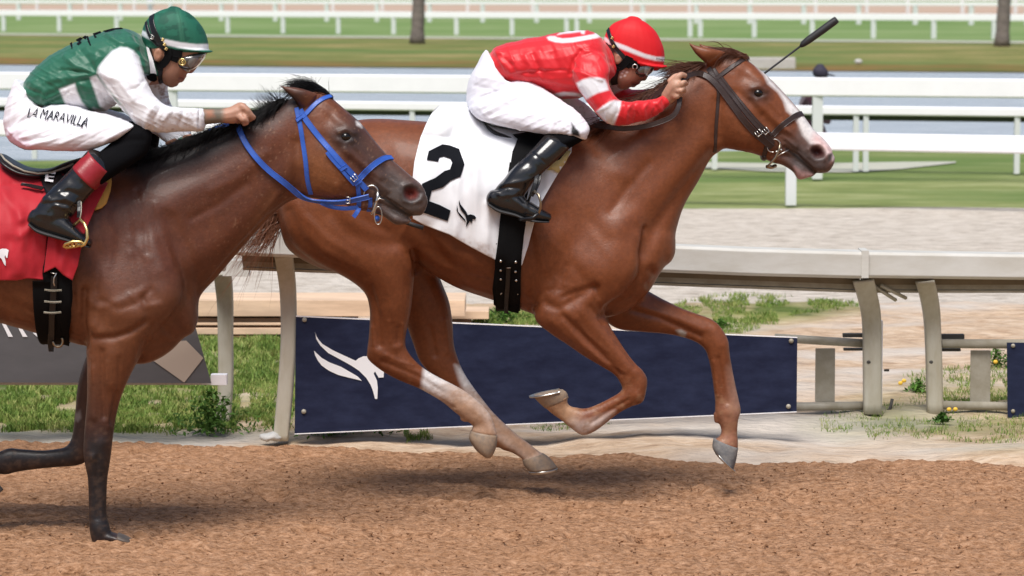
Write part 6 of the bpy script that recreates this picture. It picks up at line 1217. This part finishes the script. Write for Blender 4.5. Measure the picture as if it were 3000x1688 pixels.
goggles(Y1, r1, [(604, 160, 545, 155, 0, .066), (598, 172, 524, 165, 0, .079), (586, 188, 516, 180, 0, .080), (574, 200, 520, 194, 0, .076), (562, 206, 534, 202, 0, .066)], (534, 182), [BJ1], pl([(1560, 520), (1620, 545), (1680, 570)], T1), True, pl([(1790, 545), (1840, 550), (1905, 545), (1880, 590), (1830, 625), (1790, 640), (1770, 600)], T1))
wp = strap('whip', 'rubber', None, None, [(640, 470, .16), (900, 556, .2), (1180, 649, .24)], 6, .006, Y0=Y1); bpy.data.objects.remove(wp)
w1_ = empty('whip', W(1200, 655, Y1+.24)); tag(w1_, 'black riding whip, its end showing below the muzzle of the bay horse', 'whip')
tube3('shaft', [W(600, 455, Y1+.15), W(900, 556, Y1+.2), W(1186, 651, Y1+.24)], .004, 'rubber', w1_, 8); tube3('handle', [W(1182, 649, Y1+.24), W(1210, 659, Y1+.242), W(1240, 668, Y1+.245)], .0085, 'rubber', w1_, 10)
# ---------------------------------------------------------------- rider in red
r2 = empty('person', W(1600, 400, Y2)); tag(r2, 'jockey in red and white silks and red cap, crouched over the chestnut horse', 'person')
torso2 = [(1432, 162, 1512, 250, 0, .13), (1456, 137, 1548, 258, 0, .15), (1517, 119, 1602, 274, 0, .162), (1578, 108, 1650, 290, 0, .172), (1642, 96, 1702, 287, 0, .182), (1700, 88, 1752, 258, 0, .185), (1745, 96, 1785, 238, 0, .15), (1768, 118, 1800, 228, 0, .09)]
arm2 = [(1678, 165, 1775, 160, -.12, .07), (1673, 212, 1786, 205, -.16, .078), (1688, 250, 1783, 240, -.18, .072), (1712, 288, 1797, 274, -.19, .066), (1737, 322, 1815, 292, -.195, .062), (1765, 352, 1842, 298, -.195, .058), (1800, 369, 1870, 296, -.185, .054), (1852, 363, 1896, 294, -.165, .05), (1908, 347, 1924, 288, -.145, .044), (1942, 324, 1938, 282, -.13, .038), (1962, 308, 1946, 279, -.125, .034)]
farm2 = [(1690, 150, 1780, 150, .12, .07), (1730, 190, 1800, 210, .16, .07), (1755, 235, 1815, 240, .17, .062), (1785, 275, 1842, 258, .165, .058), (1810, 296, 1858, 262, .15, .052), (1870, 300, 1890, 262, .13, .045), (1920, 300, 1930, 268, .12, .04)]
head2 = [(1930, 160, 1810, 62, 0, .062), (1930, 178, 1785, 85, 0, .078), (1920, 195, 1772, 112, 0, .081), (1906, 208, 1768, 138, 0, .079), (1893, 222, 1770, 165, 0, .074), (1880, 236, 1778, 190, 0, .067), (1864, 248, 1787, 212, 0, .06), (1848, 256, 1797, 232, 0, .05), (1832, 261, 1806, 248, 0, .036)]
neck2 = [(1785, 140, 1825, 240, 0, .058), (1755, 140, 1800, 250, 0, .06), (1710, 140, 1770, 250, 0, .065)]
B = Body(Y2, .0045); B.add(head2).add(neck2)
B.add([(1912, 204, 1885, 204, 0, .014), (1903, 216, 1880, 214, 0, .014), (1897, 228, 1876, 226, 0, .017), (1893, 234, 1876, 232, 0, .018)], m=14); B.ball(1868, 243, 9, 6, 0, .024, -.5); B.ball(1857, 250, 9, 6, 0, .022, -.5); B.ball(1832, 256, 10, 8, 0, .026)
B.ball(1812, 172, 12, 18, -.075, .012, .3); B.ball(1812, 172, 12, 18, .075, .012, .3)
palm2 = [(1938, 275, 1965, 306, -.125, .028), (1950, 255, 1982, 290, -.14, .032), (1962, 238, 1994, 274, -.15, .036), (1976, 226, 2000, 256, -.15, .034)]
B.add(shrink(torso2, .78)); B.add(shrink(arm2, .72)); B.add(shrink(farm2, .72)); B.add(palm2)
B.add([(1910, 298, 1922, 270, .12, .028), (1950, 305, 1960, 275, .13, .034), (1985, 312, 1992, 282, .14, .034)])
fingers(B, [[(1972, 240, 10, -.16), (1986, 226, 10, -.165), (1998, 219, 9, -.16), (2010, 224, 8, -.14)], [(1980, 255, 9, -.175), (1994, 247, 9, -.185), (2006, 243, 9, -.18), (2012, 250, 8, -.155)], [(1982, 270, 9, -.175), (1993, 266, 9, -.185), (2004, 264, 8.5, -.175), (2004, 272, 7, -.15)], [(1974, 284, 9, -.165), (1985, 281, 9, -.175), (1994, 280, 8, -.165), (1993, 285, 7, -.145)], [(1962, 240, 10, -.125), (1980, 224, 9, -.12), (1998, 222, 8, -.115)]])
fingers(B, [[(1985, 290, 9, .16), (2003, 292, 8, .16), (2005, 304, 8, .15)], [(1985, 298, 9, .175), (2002, 302, 8, .175), (2000, 314, 7, .16)], [(1982, 305, 9, .175), (1996, 312, 8, .175), (1990, 320, 7, .16)], [(1975, 312, 9, .165), (1985, 320, 8, .165), (1978, 325, 7, .15)], [(1970, 285, 9, .115), (1992, 284, 8, .11)]])
thigh2 = [(1372, 320, 1560, 235, -.07, .12), (1402, 350, 1610, 270, -.12, .112), (1460, 368, 1655, 300, -.165, .1), (1517, 381, 1690, 325, -.19, .09), (1570, 390, 1712, 348, -.21, .082), (1612, 394, 1725, 368, -.22, .075), (1650, 398, 1728, 384, -.225, .068), (1690, 406, 1720, 402, -.225, .05)]
pelvis2 = [(1424, 146, 1480, 230, 0, .112), (1412, 160, 1498, 250, 0, .12), (1396, 190, 1525, 255, 0, .142), (1378, 222, 1560, 250, 0, .16), (1367, 265, 1580, 268, 0, .165), (1369, 305, 1570, 305, 0, .16), (1388, 337, 1540, 345, 0, .14), (1420, 356, 1510, 372, 0, .11)]
shin2 = [(1610, 372, 1722, 392, -.225, .05), (1602, 388, 1714, 408, -.23, .058), (1590, 402, 1668, 436, -.245, .058), (1570, 425, 1640, 468, -.26, .054)]
boot2 = [(1596, 396, 1668, 436, -.25, .061), (1562, 432, 1632, 470, -.275, .061), (1500, 493, 1597, 502, -.3, .056), (1478, 522, 1572, 526, -.31, .05), (1456, 546, 1552, 552, -.315, .045), (1440, 572, 1530, 585, -.315, .042)]
foot2 = [(1446, 556, 1430, 598, -.315, .036), (1478, 552, 1460, 618, -.315, .042), (1522, 566, 1506, 630, -.32, .042), (1550, 588, 1540, 642, -.325, .042), (1582, 608, 1578, 648, -.33, .042), (1612, 626, 1608, 648, -.33, .032)]
B.add(shrink(pelvis2, .8), cap=.1); B.add(shrink(thigh2, .8)); B.add(shrink(far(thigh2, 32, -16), .8)); B.add(shrink(shin2, .8)); B.add(shrink(far(shin2, 36, -12), .8)); B.add(shrink(boot2, .7)); B.add(shrink(foot2, .7)); B.add(shrink(far(boot2, 30, 0), .7)); B.add(shrink(far(foot2, 30, 0), .7))
B.solve(3)
B.strokes([([(1885, 204), (1870, 208)], 8, -4), ([(1872, 236), (1884, 238)], 3, -2.5), ([(1850, 244), (1868, 248)], 2.2, -3), ([(1845, 258), (1838, 254)], 4, -1.5), ([(1840, 232), (1860, 226)], 12, 3), ([(1880, 233)], 4, 2), ([(1877, 235)], 2, -3), ([(1812, 172)], 5, -4, 'n', (-9, -.07)),
    ([(1958, 275), (1975, 250)], 3, 1.2, 'n', (-.3, 0)), ([(1966, 282), (1982, 262)], 3, 1.0, 'n', (-.3, 0)), ([(1984, 236), (1992, 250)], 2.2, -2, 'n', (-.3, 0)), ([(1986, 260), (1996, 257)], 2, -2.5, 'n', (-.3, 0)), ([(1982, 276), (1992, 273)], 2, -2.5, 'n', (-.3, 0))])
sk2 = (.34, .16, .105); B.paintinit(sk2); B.paint([(1935, 215), (2020, 210), (2020, 320), (1930, 320)], (.50, .29, .2), 8); B.paint([(1855, 240), (1874, 240), (1868, 254), (1848, 256)], (.33, .12, .1), 3, a=.7); B.pline([(1852, 247), (1866, 249)], 1.6, (.1, .035, .03), 2)
B.paint([(1760, 60), (1880, 60), (1830, 160), (1795, 195), (1770, 180)], (.02, .015, .012), 8); B.paint([(1798, 155), (1824, 155), (1826, 192), (1804, 194)], sk2, 3)
for x_, y_ in [(1822, 215), (1830, 222), (1826, 208), (1818, 226), (1836, 212)]: B.pline([(x_, y_), (x_+1, y_)], 2.6, (.75, .66, .64), 2)
bodyr2 = B.done('body', 'skin', r2); BJ2 = B
red = (.66, .012, .02); T4 = (3.22, 1300, 0)
B = Body(Y2, .0042); B.amp = 1.2; B.add(torso2).add(arm2).add(farm2); B.solve(3)
B.strokes([([(1455, 145), (1470, 180), (1500, 215)], 6, 4), ([(1465, 165), (1500, 190)], 5, -4), ([(1440, 160), (1470, 155)], 4, 4), ([(1480, 230), (1520, 222), (1560, 215)], 5, -3), ([(1500, 175), (1520, 205)], 6, 4), ([(1540, 165), (1560, 205)], 6, 5), ([(1580, 150), (1600, 200)], 7, 5), ([(1560, 160), (1580, 205)], 5, -4), ([(1620, 160), (1640, 200)], 7, -4), ([(1500, 218), (1580, 208), (1670, 206)], 3, -3),
 ([(1560, 240), (1640, 262), (1700, 280)], 6, -4), ([(1540, 225), (1620, 240), (1690, 255)], 7, 3), ([(1730, 150), (1765, 175), (1780, 210)], 9, 4, 'n', (-9, -.05)), ([(1700, 150), (1680, 180), (1672, 215)], 5, -6, 'n', (-9, 0)), ([(1715, 140), (1755, 150), (1785, 185)], 4, -3), ([(1665, 205), (1700, 212), (1760, 235)], 4, 4, 'n', (-9, -.05)), ([(1690, 180), (1730, 190)], 7, 3, 'n', (-9, -.05)),
 ([(1770, 130), (1785, 165), (1795, 215)], 4, 4), ([(1745, 330), (1780, 310), (1800, 290)], 5, 4, 'n', (-9, -.05)), ([(1790, 360), (1810, 330), (1815, 300)], 5, -4, 'n', (-9, -.05)), ([(1830, 362), (1835, 330), (1850, 305)], 4, 3.5, 'n', (-9, -.05)), ([(1858, 360), (1866, 335), (1860, 305)], 4, -3.5, 'n', (-9, -.05)), ([(1890, 352), (1885, 320), (1900, 298)], 4, 3.5, 'n', (-9, -.05)), ([(1912, 340), (1920, 315), (1905, 295)], 4, -4, 'n', (-9, -.05)), ([(1935, 325), (1925, 305), (1935, 290)], 4, 4, 'n', (-9, -.05)), ([(1950, 312), (1940, 295)], 3, -3, 'n', (-9, -.05))])
B.P += B.N*(.0006*fbm((B.x+B.y*.4)/44, (B.y-B.x*.3)/26, 4, 3)+.0030*ridge((B.x*.4+B.y)/110, (B.x-B.y*.5)/26, 3))[:, None]; B.sync()
B.paintinit(red)
B.paint(pl([(1250, 785), (1310, 752), (1380, 733), (1460, 733), (1525, 750), (1545, 800), (1556, 850), (1450, 880), (1400, 905), (1345, 940), (1290, 870)], T4), wht, 3.5, -9, -.06)
B.paint(pl([(1440, 1055), (1500, 1000), (1560, 965), (1610, 945), (1672, 955), (1660, 1040), (1600, 1200), (1500, 1130)], T4), wht, 3.5, -9, -.06)
B.paint(pl([(1560, 800), (1640, 800), (1680, 850), (1600, 890)], T4), wht, 3.5, .08, 9)
oval = pl([(973, 352), (990, 378), (1050, 397), (1120, 404), (1220, 398), (1330, 378), (1440, 360), (1505, 342), (1470, 322), (1430, 308), (1420, 322), (1330, 340), (1200, 360), (1120, 365), (1070, 355), (1050, 342), (1000, 342)], T4); B.paint(oval, wht, 3)
B.paint(pl([(1070, 330), (1100, 308), (1180, 290), (1250, 283), (1335, 284), (1325, 322), (1300, 318), (1290, 300), (1200, 312), (1130, 318)], T4), wht, 3)
B.paint(pl([(1000, 905), (1060, 882), (1130, 868), (1220, 872), (1290, 888), (1330, 925), (1260, 912), (1160, 905), (1080, 915), (1030, 925)], T4), wht, 3, -.14, .3); B.paint(pl([(1180, 945), (1250, 930), (1320, 930), (1240, 950)], T4), wht, 3)
silk2 = B.done('jersey', 'satin', r2); BS2 = B
B = Body(Y2, .0042); B.add(pelvis2, cap=.15).add(thigh2).add(far(thigh2, 32, -16)); B.solve(3)
B.strokes([([(1385, 295), (1420, 275), (1450, 262)], 4, 4), ([(1408, 318), (1445, 300), (1475, 280)], 4, 4), ([(1420, 332), (1470, 305), (1510, 285)], 4, 5), ([(1432, 340), (1490, 312), (1520, 295)], 4, -4), ([(1445, 345), (1500, 325), (1540, 300)], 4, 3), ([(1440, 262), (1470, 280), (1500, 278)], 4, -3), ([(1400, 225), (1440, 230), (1490, 240)], 5, 3), ([(1390, 250), (1430, 262)], 5, -3), ([(1612, 385), (1622, 362), (1650, 345)], 4, 4), ([(1560, 380), (1600, 362), (1640, 352)], 4, 3.5), ([(1640, 380), (1680, 355), (1700, 345)], 4, 3), ([(1660, 390), (1690, 370), (1712, 360)], 3, -3), ([(1500, 365), (1560, 350)], 6, -2), ([(1430, 290), (1520, 310), (1600, 345), (1680, 390)], 2, 1.5), ([(1470, 262), (1540, 272), (1620, 305)], 5, 2)])
B.P += B.N*(.0022*ridge((B.x-B.y*.5)/130, (B.y+B.x*.5)/24, 1))[:, None]; B.sync()
B.paintinit((.80, .79, .86)); B.paint([(1672, 357), (1684, 372), (1696, 385), (1700, 402), (1676, 396), (1672, 385), (1676, 372)], (.012, .012, .014), 3, -9, -.1)
for i in range(60): x_ = RN.uniform(1680, 1755); y_ = RN.uniform(310, 372); B.pline([(x_, y_), (x_+1, y_)], 1., (.4, .36, .38), 2, .6, .1, 9)
br_2 = B.done('breeches', 'cloth', r2)
for rw in (shin2, far(shin2, 36, -12)):
    B = Body(Y2, .005); B.add(rw); B.solve(3); B.strokes([([(1640, 420), (1680, 405)], 5, 3), ([(1650, 432), (1700, 412)], 4, -2)]); B.paintinit(); B.done('legging', 'black_cloth', r2)
boots(boot2, foot2, Y2, r2, None, None, [([(1556, 446), (1600, 478)], 2, -2.5), ([(1535, 470), (1580, 500), (1590, 480)], 10, -4), ([(1480, 540), (1530, 532), (1575, 520)], 5, 4), ([(1450, 556), (1490, 548), (1520, 552)], 4, -6), ([(1450, 560), (1470, 575), (1510, 570)], 5, 4), ([(1486, 560), (1484, 615)], 2.5, -2), ([(1500, 580), (1540, 610)], 5, 3), ([(1520, 575), (1535, 590)], 4, -4)], (30, 0))
he2, BH2 = helmet([(1776, 152, 1940, 198, 0, .086), (1769, 125, 1947, 178, 0, .092), (1772, 104, 1946, 150, 0, .092), (1782, 84, 1938, 124, 0, .088), (1798, 68, 1921, 92, 0, .077), (1824, 57, 1894, 67, 0, .056), (1838, 53, 1880, 60, 0, .042)],
    [(1866, 176, 1868, 190, 0, .088), (1898, 184, 1898, 196, 0, .085), (1925, 189, 1924, 199, 0, .075), (1942, 191, 1940, 200, 0, .058), (1954, 192, 1952, 197, 0, .035)], Y2, r2, (.68, .014, .02),
    pl([(1515, 345), (1570, 385), (1640, 405), (1720, 435), (1800, 470), (1900, 510), (2000, 535), (2095, 540), (2095, 585), (2000, 575), (1900, 550), (1800, 512), (1720, 482), (1640, 450), (1570, 425), (1500, 385)], T4), wht)
hs('strap', 'black_leather', [BH2, BJ2], pl([(1555, 280), (1565, 320), (1590, 390), (1630, 460), (1680, 520), (1720, 560)], T4), 13, par=he2)
for x, y in pl([(1588, 358), (1600, 440)], T4): buckle(x, y, 30, 3, 3, hit(BH2.bvh, x, y)[0].y-.01, he2, 'gold')
text_on('letters', 'Jockey', 'black_ink', he2, BH2.bvh, (1922, 173), (20, 4), (0, -5, 0), 1, lift=.002)
hs('harness', 'neoprene', [BJ2], pl([(1550, 500), (1570, 560), (1600, 620), (1650, 640), (1700, 610), (1730, 570)], T4), 22, .006, par=he2); hs('harness', 'neoprene', [BJ2], pl([(1700, 560), (1760, 590), (1850, 600)], T4), 30, .004, par=he2)
hs('chin_strap', 'black_leather', [BJ2], pl([(1640, 620), (1620, 690), (1600, 740), (1610, 790)], T4), 20, .005, par=he2)
goggles(Y2, r2, [(1924, 190, 1876, 180, 0, .066), (1920, 200, 1858, 190, 0, .077), (1910, 212, 1850, 204, 0, .078), (1900, 220, 1852, 214, 0, .074), (1888, 224, 1862, 220, 0, .064)], (1862, 200), [BJ2], pl([(1700, 600), (1760, 625)], T4), False, pl([(1900, 620), (1985, 640), (1960, 680), (1920, 715), (1890, 690)], T4))
tube3('goggle_clip', arc3(1860, 196, 7, -60, 240, hit(BJ2.bvh, 1845, 200)[0].y-.012, 14), .003, 'steel', r2, 6)
w2_ = empty('whip', W(2300, 170, Y2+.15)); tag(w2_, 'black riding whip with padded handle, raised beyond the head of the chestnut horse', 'whip')
tube3('shaft', [W(1990, 400, Y2+.16), W(2245, 211, Y2+.16), W(2350, 132, Y2+.16)], .0042, 'rubber', w2_, 8)
tube3('handle', [W(2345, 137, Y2+.16), W(2352, 130, Y2+.16), W(2368, 118, Y2+.16), W(2410, 88, Y2+.16), W(2444, 63, Y2+.16), W(2452, 57, Y2+.16)], [.006, .0125, .0155, .016, .016, .014], 'rubber', w2_, 14)
# ---------------------------------------------------------------- distant people
def simple_person(base, joints, edges, radii, col, label, capcol, head):
    t = empty('person', base); tag(t, label, 'person'); me = bpy.data.meshes.new('p'); me.from_pydata([tuple(base+Vector(j)) for j in joints], edges, []); me.update()
    o = bpy.data.objects.new('t', me); COL.objects.link(o); md = o.modifiers.new('s', 'SKIN'); 
    for v, r in zip(me.skin_vertices[0].data, radii): v.radius = (r, r)
    me.skin_vertices[0].data[0].use_root = True; sb = o.modifiers.new('b', 'SUBSURF'); sb.levels = 2
    dg = bpy.context.evaluated_depsgraph_get(); m2 = bpy.data.meshes.new_from_object(o.evaluated_get(dg)); bpy.data.objects.remove(o)
    n = len(m2.vertices); co = np.empty(n*3); m2.vertices.foreach_get('co', co); co = co.reshape(-1, 3); setcol(m2, col(co-np.array(base))); m2.polygons.foreach_set('use_smooth', [True]*len(m2.polygons))
    b = link('body', m2, t, 'cloth'); h = base+Vector(head); B = Body(h.y, .01); x, y = proj(np.array([h])); k = FPX/h.y
    V, F = loft([(x[0]-.09*k, y[0]-.0*k, x[0]+.1*k, y[0]+.01*k, 0, .085), (x[0]-.09*k, y[0]-.05*k, x[0]+.09*k, y[0]-.04*k, 0, .085), (x[0]-.05*k, y[0]-.1*k, x[0]+.05*k, y[0]-.095*k, 0, .05)], h.y); c = mesh('cap', V, F, capcol, t)
    V, F = loft([(x[0]+.06*k, y[0]-.02*k, x[0]+.06*k, y[0]+.01*k, 0, .07), (x[0]+.17*k, y[0]+.01*k, x[0]+.17*k, y[0]+.025*k, 0, .05)], h.y); mesh('cap_peak', V, F, capcol, c)
M['dark_cap'] = mat('dark_cap', (.03, .025, .045), .8); M['white_cloth'] = mat('white_waistband', (.8, .79, .84), .65, bump=.001, bscale=90)
YPp = 39.0; g = Vector((W(2375, 430, YPp).x, YPp, 0)); s_ = W(2403, 225, YPp)
hx = s_.x-g.x; hz = s_.z
J = [(-.05, .1, .35), (-.06, .1, .6), (-.02, 0, .85), (hx-.06, 0, hz-.18), (hx, 0, hz-.05), (hx, 0, hz+.0), (.12, -.12, .38), (.1, -.12, .05), (.2, -.12, .03), (.14, .16, .38), (.12, .16, .05), (.22, .16, .03), (-.02, -.2, .8), (.08, -.22, .55), (.22, -.1, .5), (-.02, .2, .8), (.08, .22, .55), (.22, .1, .5)]
E = [(0, 1), (1, 2), (2, 3), (3, 4), (4, 5), (0, 6), (6, 7), (7, 8), (0, 9), (9, 10), (10, 11), (2, 12), (12, 13), (13, 14), (2, 15), (15, 16), (16, 17)]
R_ = [.14, .14, .15, .06, .085, .08, .09, .06, .04, .09, .06, .04, .07, .05, .035, .07, .05, .035]
simple_person(g, J, E, R_, lambda c: np.where((c[:, 2:] > hz-.12) & (c[:, 2:] < hz+.2), np.array([[.2, .1, .07]]), np.array([[.06, .02, .035]])), 'crouching person in a dark cap and dark clothes beyond the white rails', 'dark_cap', (hx, 0, hz+.03))
g = G(440, 50); J = [(0, 0, .95), (0, 0, 1.2), (0, 0, 1.42), (0, 0, 1.55), (0, 0, 1.66), (-.1, 0, .5), (-.1, 0, .06), (.04, 0, .03), (.12, 0, .5), (.14, 0, .06), (.26, 0, .03), (-.2, .1, 1.35), (-.26, .1, 1.05), (-.2, 0, .85), (.2, -.1, 1.35), (.26, -.1, 1.05), (.3, 0, .85)]
E = [(0, 1), (1, 2), (2, 3), (3, 4), (0, 5), (5, 6), (6, 7), (0, 8), (8, 9), (9, 10), (2, 11), (11, 12), (12, 13), (2, 14), (14, 15), (15, 16)]
R_ = [.16, .16, .17, .07, .1, .11, .08, .05, .11, .08, .05, .07, .05, .04, .07, .05, .04]
simple_person(g, J, E, R_, lambda c: np.where(c[:, 2:] > 1.5, np.array([[.3, .18, .13]]), np.array([[.5, .5, .55]])), 'distant standing person in pale clothes, just left of the green cap', 'dark_cap', (0, 0, 1.7))
